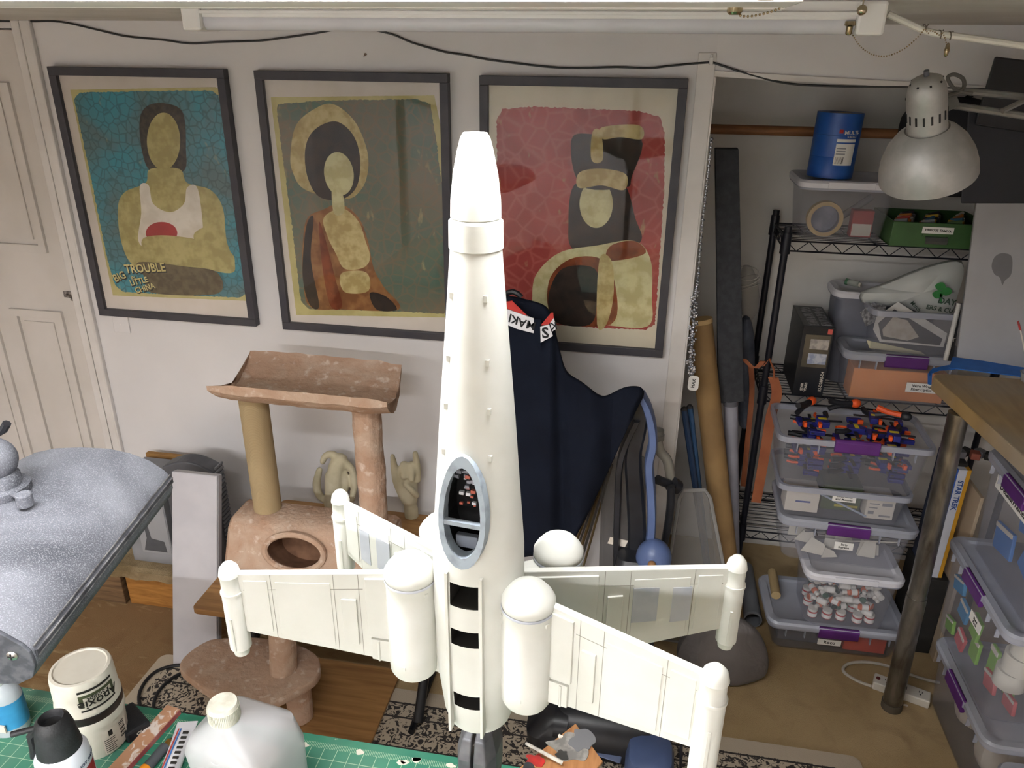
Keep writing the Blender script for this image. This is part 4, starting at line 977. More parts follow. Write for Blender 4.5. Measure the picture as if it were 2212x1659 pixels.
# low cat platform in front
lz = .20
lc = onz(545, 1450, lz+.02)
lowc = thing('cat_platform', 'low rounded tan plush cat platform on stubby posts before the table', 'cat tree', (lc.x, lc.y, .024))
out = [onz(x, y, lz+.03) for x, y in ((388, 1442), (396, 1418), (430, 1392), (470, 1378), (560, 1376), (640, 1390), (682, 1412), (692, 1440), (676, 1468), (620, 1500), (550, 1530), (512, 1530), (470, 1505), (415, 1468))]
o = mk('platform', B().loft([[Vector((p.x, p.y, z)) for p in smoothpoly([tuple(q) for q in out], 3)] for z in (lz-.008, lz+.03)]), plush, lowc, bevel=.008, seg=2, smooth=True); fluff(o, .004, .05)
q = onz(612, 1445, lz+.03); o = mk('post', B().cyl((q.x, q.y, lz+.02), (q.x+.01, q.y+.01, TZ-.027), .043, n=24), plush, lowc, smooth=True); fluff(o, .01, .06)
for px, py in ((640, 1568), (470, 1520)):
    q = onz(px, py, .024); q.y = min(q.y+.04, 1.95); o = mk('post', B().cyl((q.x, q.y, .027), (q.x, q.y, lz-.002), .042, n=24), plush, lowc, smooth=True); fluff(o, .01, .06)
lc_ = [onz(x, y, .016) for x, y in ((395, 1436), (365, 1440), (335, 1452), (312, 1475), (300, 1505), (310, 1540), (345, 1560))]
lcb = thing('floor_cable', 'black cable curling over the rug beside the light grey slab', 'cable', tuple(lc_[2]))
mk('cable', B().tube(smoothpoly([tuple(p) for p in lc_], 5, False), .006, 8), M('cable_black', '1a1a1d', .5), lcb, smooth=True); mk('cable', B().tube(smoothpoly([tuple(onz(x, y, .016)) for x, y in ((400, 1450), (372, 1465), (345, 1490), (332, 1520), (335, 1555))], 5, False), .006, 8), MATS['cable_black'], lcb, smooth=True)
# two pale foam hands
foam_m = M('foam_cream', 'c4bba0', .8, 'b5ab8e', 12, bump=.05, bscale=30)
def hand(label, chains, base, tint=foam_m):
    b = B()
    for path, r0, taper in chains:
        pts_ = [Vector(p) for p in smoothpoly([tuple(p) for p in path], 5, False)]
        n = len(pts_); tp = [taper[0]+(taper[-1]-taper[0])*i/(n-1) if len(taper) == 2 else (lambda f: taper[min(len(taper)-1, int(f))] + (taper[min(len(taper)-1, int(f)+1)]-taper[min(len(taper)-1, int(f))])*(f-int(f)))(i/(n-1)*(len(taper)-1)) for i in range(n)]
        b.tube(pts_, r0, 12, taper=tp); b.sph(pts_[-1], r0*tp[-1], 12, 8); b.sph(pts_[0], r0*tp[0], 12, 8)
    t_ = thing('foam_hand', label, 'hand sculpture', base)
    o_ = mk('hand_body', b, tint, t_, smooth=True)
    md = o_.modifiers.new('rm', 'REMESH'); md.mode = 'VOXEL'; md.voxel_size = .005; md.use_smooth_shade = True
    md = o_.modifiers.new('sm', 'SMOOTH'); md.iterations = 4
    return t_
HY = 2.46
g = lambda x, y, Y=HY: ony(x, y, Y)
bz = TZ+.0315
b0 = g(893, 1200); b0.z = bz
hand('pale foam hand with raised index and little finger between cat perch and model', [
    ([b0, g(891, 1140), g(886, 1085), g(884, 1060)], .027, (1.05, 1, .95, 1.25)),
    ([g(884, 1075), g(882, 1040), g(880, 1015)], .035, (1, 1.0, .9)),
    ([g(872, 1070, HY-.015), g(857, 1035, HY-.02), g(848, 985, HY-.02)], .017, (1.25, 1.1, .55)),
    ([g(902, 1035), g(901, 1005), g(897, 980)], .0135, (1.1, 1, .85)),
    ([g(873, 1010), g(872, 1003), g(872, 1030, HY-.035)], .014, (1, 1.1, .9)), ([g(890, 1010), g(889, 1004), g(889, 1035, HY-.038)], .014, (1, 1.1, .9)), ([g(900, 1070, HY-.02), g(890, 1060, HY-.04), g(876, 1048, HY-.042)], .012, (1, 1, .8))], (b0.x, HY, TZ))
HY2 = 2.46
g2 = lambda x, y: ony(x, y, HY2)
b1 = g2(722, 1160); b1.z = bz
hand('pale foam hand with curled fingers behind the plush post', [
    ([b1, g2(718, 1110), g2(716, 1070), g2(720, 1030)], .027, (1.05, 1, 1, 1.25)),
    ([g2(722, 1050), g2(728, 1010), g2(735, 995)], .035, (1, 1, .85)),
    ([g2(735, 1000), g2(720, 982), g2(704, 984), g2(697, 997)], .0135, (1.2, 1.1, 1, .9)),
    ([g2(745, 1000), g2(760, 1015), g2(766, 1045), g2(760, 1080)], .0135, (1.2, 1.1, 1, .9)),
    ([g2(712, 1085), g2(690, 1070), g2(684, 1045), g2(690, 1015)], .0155, (1, 1, 1.1, .8)), ([g2(738, 1010), g2(748, 1040), g2(742, 1070)], .014, (1.1, 1, .9))], (b1.x, HY2, TZ))

# leaning grey slab and the things behind it
slab_m = M('slab_grey', 'b7b5b9', .5, 'aeacb1', 6)
A = Vector((-1.600, 1.94, .010)); Tt = ony(370, 1018, 2.14); Wd = ony(466, 1012, 2.14).x-Tt.x
up_ = Tt-A; bk = Vector((0, up_.z, -up_.y)).normalized()*.035
q0 = [A, A+Vector((Wd, 0, 0)), Tt+Vector((Wd, 0, 0)), Tt]
sl_ = thing('leaning_slab', 'tall light grey flat slab leaning back beside the table', 'slab', (A.x+Wd/2, 1.96, 0))
mk('panel_body', B().hexa(q0, [p+bk for p in q0]), slab_m, sl_, bevel=.004)
mk('panel_edge', B().hexa([q0[1]+bk*.2+Vector((.0005, 0, 0)), q0[1]+bk*.8+Vector((.0005, 0, 0)), q0[2]+bk*.8+Vector((.0005, 0, 0)), q0[2]+bk*.2+Vector((.0005, 0, 0))], [q0[1]+bk*.2+Vector((.002, 0, 0)), q0[1]+bk*.8+Vector((.002, 0, 0)), q0[2]+bk*.8+Vector((.002, 0, 0)), q0[2]+bk*.2+Vector((.002, 0, 0))]), M('slab_edge', 'a3a1a6', .5), sl_)
htop = ony(420, 992, 2.33)
hx0, hx1 = ony(360, 1010, 2.31).x, ony(470, 1010, 2.31).x
ht = thing('fan_heater', 'dark grey rounded heater with ribbed side behind the light grey slab', 'heater', ((hx0+hx1)/2, 2.38, .19))
hp_ = [(hx0, .19), (hx1, .19), (hx1, htop.z-.02)] + [(hx1+(hx0-hx1)*i/10, htop.z-.02+.035*math.sin(PI*i/10)) for i in range(1, 10)] + [(hx0, htop.z-.02)]
hb = B(); n_ = len(hp_); hb.add([(x, y, z) for y in (2.28, 2.35) for x, z in hp_], [tuple(range(n_)), tuple(range(n_, 2*n_))] + [(i, (i+1) % n_, n_+(i+1) % n_, n_+i) for i in range(n_)])
mk('heater_body', hb, M('heater_grey', '4e4f54', .5, '45464b', 10), ht, bevel=.006)
for i in range(22): mk('heater_rib', B().box((hx1+.002, 2.315, .26+i*.0185), (.006, .055, .009)), M('heater_rib', '77787d', .5), ht)
bx0, bx1 = ony(278, 1100, 2.30).x, ony(366, 1100, 2.30).x; bzt = ony(320, 1032, 2.30).z
pbx = thing('appliance_box', 'grey printed appliance carton standing on the carpeted step', 'box', ((bx0+bx1)/2, 2.36, .19))
mk('carton', B().span((bx0, 2.27, .19), (bx1, 2.45, bzt)), M('carton_grey', '77777a', .6, '86868a', 5), pbx, bevel=.003)
mk('print_panel', B().span((bx0+.05, 2.2685, .24), (bx1-.005, 2.27, bzt-.10)), M('carton_print', '8f8f92', .6), pbx)
mk('printed_shape', B().add([(bx0+.06, 2.268, .25), (bx0+.16, 2.268, .25), (bx0+.155, 2.268, .30), (bx0+.10, 2.268, .31), (bx0+.09, 2.268, .42), (bx0+.075, 2.268, .42), (bx0+.08, 2.268, .31)], [(0, 1, 2, 3, 4, 5, 6)]), M('carton_ink', '4b4c50', .6), pbx, fix=False)
cz = ony(360, 982, 2.48)
tag(mk('cardboard_sheet', B().span((ony(322, 990, 2.49).x, 2.475, .19), (ony(420, 990, 2.49).x, 2.495, cz.z)), M('cardboard', '96703f', .85, '8a6538', 10), bevel=.001), 'brown cardboard sheet standing behind the heater', 'cardboard')

# ---------------------------------------------------------------- jacket on a clothes stand
navy = N('navy_fleece', .95, .1); navy.col(navy.mix(navy.step(navy.noise(6, detail=5), .35, .7), '12151f', '171c28')).bump(navy.noise(160), .15, .003)
JY = 2.22
topc = [(985, 690), (1010, 660), (1050, 640), (1100, 636), (1130, 644), (1165, 652), (1190, 664), (1200, 715), (1212, 765), (1222, 806), (1250, 818), (1275, 838), (1301, 860), (1325, 847), (1348, 835), (1368, 833), (1384, 834), (1393, 845)]
botc = [(985, 1170), (1010, 1190), (1050, 1205), (1100, 1210), (1130, 1205), (1165, 1200), (1190, 1195), (1205, 1190), (1220, 1185), (1235, 1172), (1256, 1140), (1276, 1100), (1298, 1052), (1318, 1010), (1338, 965), (1358, 920), (1378, 880), (1390, 858)]
jb = B(); cols = len(topc); rows = 22; fr = []; bkk = []
for i in range(cols):
    F_, K_ = [], []
    for j in range(rows+1):
        t_ = j/rows; x = topc[i][0]+(botc[i][0]-topc[i][0])*t_; y = topc[i][1]+(botc[i][1]-topc[i][1])*t_
        u_ = i/(cols-1); th_ = .055*math.sin(PI*min(1, max(.0, .06+.88*u_)))**.5*(.25+.75*math.sin(PI*(.08+.84*t_))) + .012
        fold = .022*math.sin(i*1.25 + 1.6*t_)*(.35+t_) + .012*math.sin(i*2.3-2*t_+1)
        F_.append(ony(x, y, JY - th_ - fold*(1 if 0 < i < cols-1 else 0))); K_.append(ony(x, y, JY + .02))
    fr.append(F_); bkk.append(K_)
loops = [fr[i] + bkk[i][::-1] for i in range(cols)]
jk = thing('jacket', 'navy jacket with white lettered tape hanging in front of the red poster', 'jacket', (ony(1200, 1000, JY).x, JY, ony(1200, 1200, JY).z))
jo = mk('cloth', jb.loft(loops), navy.m, jk, smooth=True, sub=2)
tape_w = M('tape_white', 'e2e1e6', .7); red_t = M('tape_red', 'b8322c', .7); ltr = M('tape_letter', '17181c', .7)
def patch(px, mat, name, Y, th=.004):
    q = [ony(x, y, Y) for x, y in px]; n = len(q)
    return mk(name, B().add([p for p in q]+[p+Vector((0, th, 0)) for p in q], [tuple(range(n)), tuple(range(2*n-1, n-1, -1))]+[(i, (i+1) % n, n+(i+1) % n, n+i) for i in range(n)]), mat, jk)
YT = JY-.088
patch([(1094, 668), (1118, 676), (1153, 688), (1153, 720), (1118, 711), (1096, 702)], tape_w, 'lettered_tape', YT)
patch([(1167, 706), (1186, 701), (1194, 726), (1168, 740)], tape_w, 'lettered_tape', YT-.002)
patch([(1186, 690), (1196, 687), (1202, 710), (1193, 716)], tape_w, 'lettered_tape', YT+.003)
patch([(1093, 652), (1106, 650), (1118, 662), (1139, 682), (1118, 675), (1094, 666)], red_t, 'red_edging', YT+.001); patch([(1167, 704), (1180, 688), (1190, 676), (1195, 676), (1196, 687), (1186, 700)], red_t, 'red_edging', YT+.002)
patch([(1152, 690), (1168, 690), (1172, 720), (1166, 760), (1156, 735)], navy.m, 'zip_flap', YT+.002)
for s_, x, y, sz in (('M', 1147, 702, .036), ('A', 1128, 697, .036), ('K', 1112, 690, .036), ('I', 1102, 686, .036)):
    text(s_, sz, ltr, jk, ony(x, y, YT-.001), (-1, 0, .22), (-.22, 0, -1), bold=.02)
text('S', .046, ltr, jk, ony(1178, 720, YT-.003), (1, 0, .12), (-.12, 0, 1), bold=.03); text('K', .03, ltr, jk, ony(1196, 703, YT+.002), (-1, 0, -.2), (.2, 0, -1), bold=.02)
cp_ = ony(1100, 660, JY)
cst = thing('clothes_stand', 'black pole stand behind the navy jacket', 'clothes stand', (cp_.x, JY, .0))
mk('pole', B().tube([(cp_.x, JY+.033, .012), (cp_.x, JY+.033, cp_.z+.012)], .012, 10), blk, cst)
mk('hook', B().tube([ony(x, y, JY+.028) for x, y in ((1092, 640), (1098, 632), (1108, 630), (1118, 634), (1126, 642))], .009, 8), blk, cst, smooth=True)
mk('cross_arm', B().tube([ony(1020, 700, JY+.026), ony(1100, 662, JY+.026), ony(1178, 690, JY+.026)], .008, 8), blk, cst)
mk('stand_base', B().lathe([(.15, 0), (.15, .008), (.03, .02), (.013, .03)], (cp_.x, JY+.033, 0), n=28), blk, cst, smooth=True)

# ---------------------------------------------------------------- upright carpet cleaner
vb = M('cleaner_blue', '5a6c96', .35, '54658d', 8); vk = M('cleaner_black', '1f2024', .35, '292a2f', 10); vcl = clear('cleaner_clear', '4c4a48', .55, .15)
VY = 2.268
vc = thing('carpet_cleaner', 'upright black and blue carpet cleaner with clear tanks beside the jacket', 'vacuum cleaner', (.05, 2.0, 0))
def vstrip(px, w0, mat, name, Y, d=.03):
    pts_ = smoothpoly([tuple(ony(x, y, Y)) for x, y in px], 4, False); loops = []
    for i, p in enumerate(pts_):
        f = i/(len(pts_)-1); w_ = w0[0]+(w0[1]-w0[0])*f
        p = Vector(p); loops.append([p+Vector((a*w_, b_*d, 0)) for a, b_ in ((-1, -.7), (-.7, -1), (.7, -1), (1, -.7), (1, 1), (-1, 1))])
    return mk(name, B().loft(loops), mat, vc, smooth=True)
vstrip([(1383, 850), (1398, 880), (1408, 920), (1410, 960), (1402, 1000), (1406, 1060), (1408, 1120), (1402, 1190), (1392, 1260), (1385, 1400)], (.013, .016), vb, 'handle_strip', VY-.02)
vstrip([(1378, 850), (1385, 885), (1378, 930), (1368, 980), (1372, 1060), (1376, 1150), (1370, 1260), (1360, 1420)], (.022, .035), vk, 'handle_spine', VY+.02)
vstrip([(1376, 905), (1350, 960), (1338, 1010), (1334, 1100), (1332, 1200), (1335, 1400)], (.010, .012), vk, 'side_rail', VY)
mk('clear_tank', B().loft([[ony(x, y, Y) for x, y, Y in ((1305, yy, VY+.06), (1395, yy, VY+.05), (1395, yy, VY+.0), (1300-(yy-1000)*.04, yy, VY+.0))] for yy in (985, 1100, 1230, 1330)]), vcl, vc, bevel=.012)
mk('tank_label', B().hexa([ony(x, y, VY-.006) for x, y in ((1318, 1160), (1357, 1168), (1350, 1182), (1312, 1174))], [ony(x, y, VY-.002) for x, y in ((1318, 1160), (1357, 1168), (1350, 1182), (1312, 1174))]), ink_w, vc)
bp_ = ony(1412, 1205, VY-.06)
mk('motor_dome', B().sph(bp_, .075, 24, 14, sc=(.8, .7, .95)), vb, vc, smooth=True)
mk('dome_port', B().sph(ony(1408, 1220, VY-.115), .014, 12, 8), M('copper', '9a7048', .5), vc, smooth=True)
hcap = ony(1420, 938, VY+.12)
mk('hose_cap', B().lathe([(.021, -.02), (.024, -.018), (.024, .0), (.021, .002), (.021, .018), (.017, .019)], hcap, n=20), M('hose_grey', '75736d', .4, '68665f', 20), vc, smooth=True)
mk('hose_bend', B().tube(smoothpoly([tuple(ony(x, y, VY+.11)) for x, y in ((1420, 950), (1426, 975), (1440, 992), (1447, 1020), (1450, 1050))], 4, False), .017, 12), clear('hose_clear', '8b887e', .8, .2), vc, smooth=True)
mk('hose_knob', B().cyl(ony(1420, 1036, VY+.06), ony(1456, 1050, VY+.1), .016, n=16).cyl(ony(1450, 1045, VY+.085), ony(1462, 1052, VY+.1), .027, n=16), vk, vc, smooth=True)
mk('lower_hose', B().tube(smoothpoly([tuple(ony(x, y, VY+.06)) for x, y in ((1450, 1050), (1445, 1120), (1420, 1250), (1390, 1400))], 4, False), .014, 10), vk, vc, smooth=True)
# foot on the rug
fb0 = onz(1310, 1600, .06)
mk('foot_body', B().loft([[Vector((x, y, z)) for x, y in rrect(w_, d_, .05, 4, -.03, 1.94)] for z, w_, d_ in ((.012, .46, .26), (.07, .47, .27), (.12, .38, .2), (.15, .24, .14))]), vk, vc, smooth=True)
mk('lower_column', B().loft([[Vector((x, y, z)) for x, y in rrect(w_, d_, .03, 4, cx_, cy_)] for z, w_, d_, cx_, cy_ in ((.12, .20, .13, .0, 1.97), (.3, .17, .12, .04, 2.05), (.52, .15, .10, .06, 2.235))]), vk, vc, smooth=True)
fp = onz(1405, 1625, .10)
mk('foot_cover', B().loft([[Vector((x, y, z)) for x, y in rrect(w_, d_, .04, 5, fp.x, fp.y)] for z, w_, d_ in ((.012, .15, .16), (.07, .15, .16), (.105, .13, .14), (.118, .09, .10))]), vb, vc, smooth=True)
fp2 = onz(1212, 1556, .09)
mk('foot_wheel', B().cyl((fp2.x-.02, fp2.y, .075), (fp2.x+.025, fp2.y, .075), .065, n=24), vk, vc, smooth=True); mk('wheel_hub', B().cyl((fp2.x+.02, fp2.y-.01, .075), (fp2.x+.04, fp2.y-.01, .075), .04, n=20), vb, vc, smooth=True)
mk('foot_plate', B().hexa([onz(x, y, .04) for x, y in ((1278, 1606), (1345, 1626), (1340, 1650), (1275, 1628))], [onz(x, y, .05) for x, y in ((1278, 1606), (1345, 1626), (1340, 1650), (1275, 1628))]), M('cleaner_pale', '7b88ac', .35), vc, bevel=.004)
mk('power_cord', B().tube([(fp.x+.085, fp.y+.02, .3), (fp.x+.09, fp.y+.02, .15), (fp.x+.1, fp.y, .016), (fp.x+.16, fp.y-.08, .016)], .005, 8), vk, vc)

# rods between jacket and cleaner
for i in range(6):
    x0 = 1322-i*9; top = ony(x0, 1005+i*14, 2.37+.026*(i % 2)); e = ony(x0-62, 1225, 2.355+.026*(i % 2))
    dd = (e-top); e = top + dd*((top.z-.012)/(top.z-e.z)) if e.z < top.z else e
    r_ = thing('metal_rod', ['dull brass rod', 'thin grey metal rod'][i % 2]+' leaning in the bundle between jacket and cleaner', 'rod', tuple(e), group='rods between the jacket and the carpet cleaner')
    mk('rod', B().tube([e, top], .004+.001*(i % 3), 8), [M('rod_brass', '8d7a58', .35, metal=.8), M('rod_grey', '8b8987', .35, metal=.8)][i % 2], r_, smooth=True)
    mk('rod_tip', B().sph(top, .0045+.001*(i % 3), 8, 6), blk, r_)
# clear plastic lid leaning by the closet
cl_m = clear('clear_sheet', '8f8d8a', .34, .3)
q = [ony(x, y, Y) for x, y, Y in ((1478, 1062, 2.50), (1492, 1050, 2.50), (1520, 1052, 2.50), (1530, 1066, 2.50))]
e0, e1 = onz(1440, 1330, .012), onz(1640, 1350, .012); e0 = Vector((.16, 2.30, .012)); e1 = Vector((.46, 2.30, .012))
cs_ = thing('plastic_cover', 'large clear plastic cover leaning against the closet edge', 'plastic cover', (.3, 2.32, 0))
tl_, tr_ = ony(1470, 1060, 2.47), ony(1530, 1060, 2.47)
poly_ = [Vector((.16, 2.41, .012)), Vector((.47, 2.41, .012)), tr_+Vector((.01, 0, -.03)), tr_+Vector((-.012, 0, 0)), tl_+Vector((.012, 0, 0)), tl_+Vector((0, 0, -.03))]
mk('lid_sheet', B().add(poly_+[p+Vector((0, .006, .001)) for p in poly_], [tuple(range(6)), tuple(range(11, 5, -1))]+[(i, (i+1) % 6, 6+(i+1) % 6, 6+i) for i in range(6)]), cl_m, cs_)
mk('lid_rim', B().tube([p+Vector((0, .003, 0)) for p in poly_], .008, 8, closed=True), clear('clear_rim', 'a5a3a0', .55, .25), cs_, smooth=True)
# grey cloth bag on the floor
gb_ = N('grey_cloth', .8); gb_.col(gb_.mix(gb_.step(gb_.noise(5, detail=5), .3, .7), '6d6866', '5b5654')).bump(gb_.noise(14, detail=5, dist=.7), .5, .02)
o = mk('cloth_bag', B().loft([[Vector((.39+w_*math.cos(2*PI*i/20)*(1+.12*math.sin(3*i)), 2.30+d_*math.sin(2*PI*i/20)*(1+.1*math.cos(2*i)), z)) for i in range(20)] for z, w_, d_ in ((.0, .14, .08), (.03, .17, .10), (.12, .16, .09), (.20, .12, .07), (.25, .05, .03))]), gb_.m, smooth=True, sub=2)
tag(o, 'slumped dark grey cloth bag on the carpet below the closet edge', 'bag')

# ================================================================== CLOSET
RKY = 2.80
rod_m = N('closet_rod_wood', .6); rod_m.col(rod_m.mix(rod_m.step(rod_m.noise(4, rod_m.map((2, 14, 14)), 5, .5), .35, .65), '8a5d38', '6b4426')); rod_m = rod_m.m
rz = ony(1700, 283, CB-.16)
tag(mk('closet_rod', B().cyl((JX, CB-.16, rz.z), (2.1, CB-.16, rz.z), .017, n=16), rod_m, smooth=True), 'round wooden clothes rod across the back of the closet', 'rod')
# wire rack
rk_m = M('rack_dark', '16171f', .4, '1d1e27', 20, metal=.3)
X0 = ony(1697, 530, RKY).x; X1 = X0+.92; Y1 = CB-.05
Zs = [ony(1697, 520, RKY).z, ony(1655, 848, RKY).z, ony(1620, 1146, RKY).z]
rack = thing('wire_rack', 'black wire shelving rack inside the closet', 'shelf rack', ((X0+X1)/2, (RKY+Y1)/2, 0))
for x in (X0, X1):
    for y in (RKY, Y1):
        mk('post', B().cyl((x, y, 0), (x, y, Zs[0]+.05), .0125, n=14), rk_m, rack, smooth=True)
        for z in Zs: mk('shelf_sleeve', B().cyl((x, y, z-.045), (x, y, z+.03), .018, .016, n=14), rk_m, rack, smooth=True)
for z in Zs:
    fr_ = B()
    for y in (RKY, Y1):
        for dz in (0, -.035): fr_.cyl((X0, y, z+dz), (X1, y, z+dz), .0035, n=6)
        n_ = 24; fr_.tube([(X0+(X1-X0)*i/n_, y, z-(.035 if i % 2 else 0)) for i in range(n_+1)], .0022, 5)
    for x in (X0, X1):
        for dz in (0, -.035): fr_.cyl((x, RKY, z+dz), (x, Y1, z+dz), .0035, n=6)
        n_ = 10; fr_.tube([(x, RKY+(Y1-RKY)*i/n_, z-(.035 if i % 2 else 0)) for i in range(n_+1)], .0022, 5)
    sf = mk('shelf_frame', fr_, rk_m, rack)
    wd = B()
    for i in range(1, 12): wd.cyl((X0, RKY+(Y1-RKY)*i/12, z+.002), (X1, RKY+(Y1-RKY)*i/12, z+.002), .0018, n=5)
    for x in (X0+.3, X0+.62): wd.cyl((x, RKY, z-.002), (x, Y1, z-.002), .003, n=5)
    o = mk('wire_deck', wd, rk_m, sf); o['kind'] = 'stuff'

# ---------------------------------------------------------------- storage bins
tubm = clear('bin_clear', 'b9bac2', .12, .22); rimm = clear('bin_rim', 'b4b7c4', .62, .28); lidg = clear('bin_lid', 'b0b3be', .72, .28)
lidw = M('lid_white', 'd3d2d8', .45, 'cbcad1', 6); purple = M('latch_purple', '5a2a72', .4, '512566', 12); lab_m = M('label_paper', 'e6e4df', .7)
grey_tub = M('tub_grey', '6d6f7a', .5, '666872', 8)
def storage_bin(label, loc, rotz, w_, d_, h, lid=None, latch=True, tub=tubm, tx=None, tsz=.016, lab_pos=None, lab_sz=(.09, .028), taper=.90, ribs=True):
    """front faces local -Y; origin at bottom centre; h is the rim height"""
    t = thing('storage_bin', label, 'storage bin', loc, (0, 0, rotz))
    r = .035; k = 2.2e-3
    def L(f, z, ins=0): return lp(rrect(w_*f-2*ins, d_*f-2*ins, r, 5), z)
    tb2 = B().loft([L(taper*.97, 0), L(taper, .006), L(.985, h), L(.985, h, k), L(taper, .008, k), L(taper*.97, .004, k)])
    mk('tub', tb2, tub, t, local=True, smooth=True)
    ro = rrect(w_+.012, d_+.012, r, 5); ri = rrect(w_*.985-.004, d_*.985-.004, r, 5)
    rm = B().ring(ro, ri, h-.020, h)
    mk('rim', rm, rimm if tub is tubm else tub, t, local=True, smooth=True)
    if ribs:
        for x in (-.38, -.24, .24, .38):
            mk('rim_rib', B().box((x*w_, -d_*.49-.006, h-.034), (.003, .012, .03)), rimm, t, local=True)
    if lid:
        lm = lidw if lid == 'white' else lidg
        lo2 = [lp(rrect(w_+.022, d_+.022, r+.01, 5), h-.012), lp(rrect(w_+.024, d_+.024, r+.01, 5), h+.004), lp(rrect(w_+.012, d_+.012, r+.006, 5), h+.012), lp(rrect(w_-.03, d_-.03, r, 5), h+.012), lp(rrect(w_-.045, d_-.045, r, 5), h+.004)]
        lo_ = mk('lid', B().loft(lo2), lm, t, local=True, smooth=True)
        mk('lid_grip', B().span((-.075, -d_/2-.0155, h-.012), (.075, -d_/2-.011, h+.010)), lm, lo_, local=True, bevel=.002)
    if latch:
        pf = [(-.001, .012), (-.012, .012), (-.018, .004), (-.018, -.030), (-.014, -.036), (-.003, -.034)]
        hw = .072
        lt = B().loft([[Vector((x, -d_/2+y, h+z)) for y, z in pf] for x in (-hw, -hw+.006, hw-.006, hw)])
        mk('latch', lt, purple, t, local=True, bevel=.002)
    if tx:
        lx_, lz_ = lab_pos or (0, h*.45)
        f = taper+(.985-taper)*lz_/h; yy = -d_*f/2-.0012
        lb_ = mk('paper_label', B().box((lx_, yy, lz_), (lab_sz[0], .001, lab_sz[1])), lab_m, t, local=True)
        for i, s_ in enumerate(tx.split('\n')):
            n_ = len(tx.split('\n')); text(s_, tsz, ink_k, lb_, (lx_, yy-.0012, lz_+(n_-1)*tsz*.5-i*tsz), (1, 0, 0), (0, 0, 1), local=True, bold=.015)
    return t
YF = 2.46; DD = .28; YC = YF+DD/2
# floor bin with orange folder
storage_bin('wide clear bin marked Roco standing on the carpet, lowest of its stack', (.815, YC, 0), .03, .49, DD, .125, lid='grey', tx='Roco', tsz=.02, lab_pos=(-.02, .055), lab_sz=(.085, .026))
tag(mk('orange_folder', B().span((.86, YF+.035, .008), (1.01, YF+.075, .092)), M('folder_orange', 'e0573a', .6, 'd64e32', 8), bevel=.003), 'orange-red folder standing in the bin marked Roco', 'folder')
tag(mk('paper_pad', B().span((.87, YF+.08, .008), (1.0, YF+.15, .098)), M('pad_cream', 'cdbf9f', .8), bevel=.002), 'cream paper pad behind the orange-red folder in the Roco bin', 'paper pad')
tag(mk('grey_sheets', B().span((.62, YF+.05, .008), (.84, YF+.22, .085)), M('sheets_grey', '5c5d63', .7), bevel=.002), 'dark grey sheets stacked inside the Roco bin', 'sheets')
tag(mk('yellow_roll', B().cyl((.60, YF+.10, .172), (.605, YF+.25, .172), .018, n=14), M('roll_tan', 'a9926a', .7), smooth=True), 'tan paper roll lying on the lid of the Roco bin', 'roll')
# white-lidded box of paint bottles
BX, BYc, BZ0 = .83, 2.56, .140
storage_bin('small clear box with white lid full of paint bottles, on the Roco bin', (BX, BYc, BZ0), .02, .325, .24, .232, lid='white', latch=False, ribs=False, taper=.86)
def bottle_proto(label, body, cap, r=.012, h=.05, dropper=True):
    t = thing('paint_bottle', label, 'bottle', (0, 0, 0), (0, 0, 0), 'small paint bottles in the white-lidded box')
    mk('bottle', B().lathe([(r*.95, 0), (r, .002), (r, h*.7), (r*.5, h*.82), (r*.5, h*.85)], n=12), body, t, local=True, smooth=True)
    mk('cap', B().lathe([(r*.62, h*.84), (r*.6, h*1.1), (r*.3, h*1.16)] if dropper else [(r*.95, h*.72), (r*.95, h*1.0)], n=12), cap, t, local=True, smooth=True)
    mk('bottle_label', B().lathe([(r*1.02, h*.1), (r*1.02, h*.55)], n=12, cap=False), lab_m, t, local=True, smooth=True)
    return t
wc = M('cap_white2', 'dedbd4', .4)
protos = [bottle_proto('white-capped bottle with orange paint in the white-lidded box', M('pt_orange', 'c8643f', .5), wc), bottle_proto('white dropper bottle in the white-lidded box', M('pt_white', 'd8d5cf', .5), wc), bottle_proto('red paint pot with white lid in the white-lidded box', M('pt_red', 'b63c3f', .5), wc, .018, .035, False), bottle_proto('dark green paint bottle in the white-lidded box', M('pt_green', '3c5a4a', .5), M('cap_dk', '35423a', .5)), bottle_proto('white bottle with blue band in the white-lidded box', M('pt_blue', '5f7fb2', .5), wc)]
rd = random.Random(11); first = set()
def put_bottle(k, loc, rot):
    o = protos[k] if k not in first else copy_tree(protos[k]); first.add(k); o.location = loc; o.rotation_euler = rot
HW, HD = .128, .092
for i in range(15):
    put_bottle(2, (BX-.104+(i % 5)*.052+rd.uniform(-.005, .005), BYc-.062+(i//5)*.062+rd.uniform(-.005, .005), BZ0+.009), (0, 0, rd.uniform(0, 3)))
def segdist(p, q, a, b_):
    def pd(p_, a_, b2):
        d_ = b2-a_; t_ = max(0, min(1, (p_-a_).dot(d_)/d_.length_squared)); return (p_-(a_+d_*t_)).length
    return min(pd(p, a, b_), pd(q, a, b_), pd(a, p, q), pd(b_, p, q))
def crosses(p, q, a, b_):
    c = lambda o_, u_, v_: (u_.x-o_.x)*(v_.y-o_.y)-(u_.y-o_.y)*(v_.x-o_.x)
    return c(p, q, a)*c(p, q, b_) < 0 and c(a, b_, p)*c(a, b_, q) < 0
left = 57
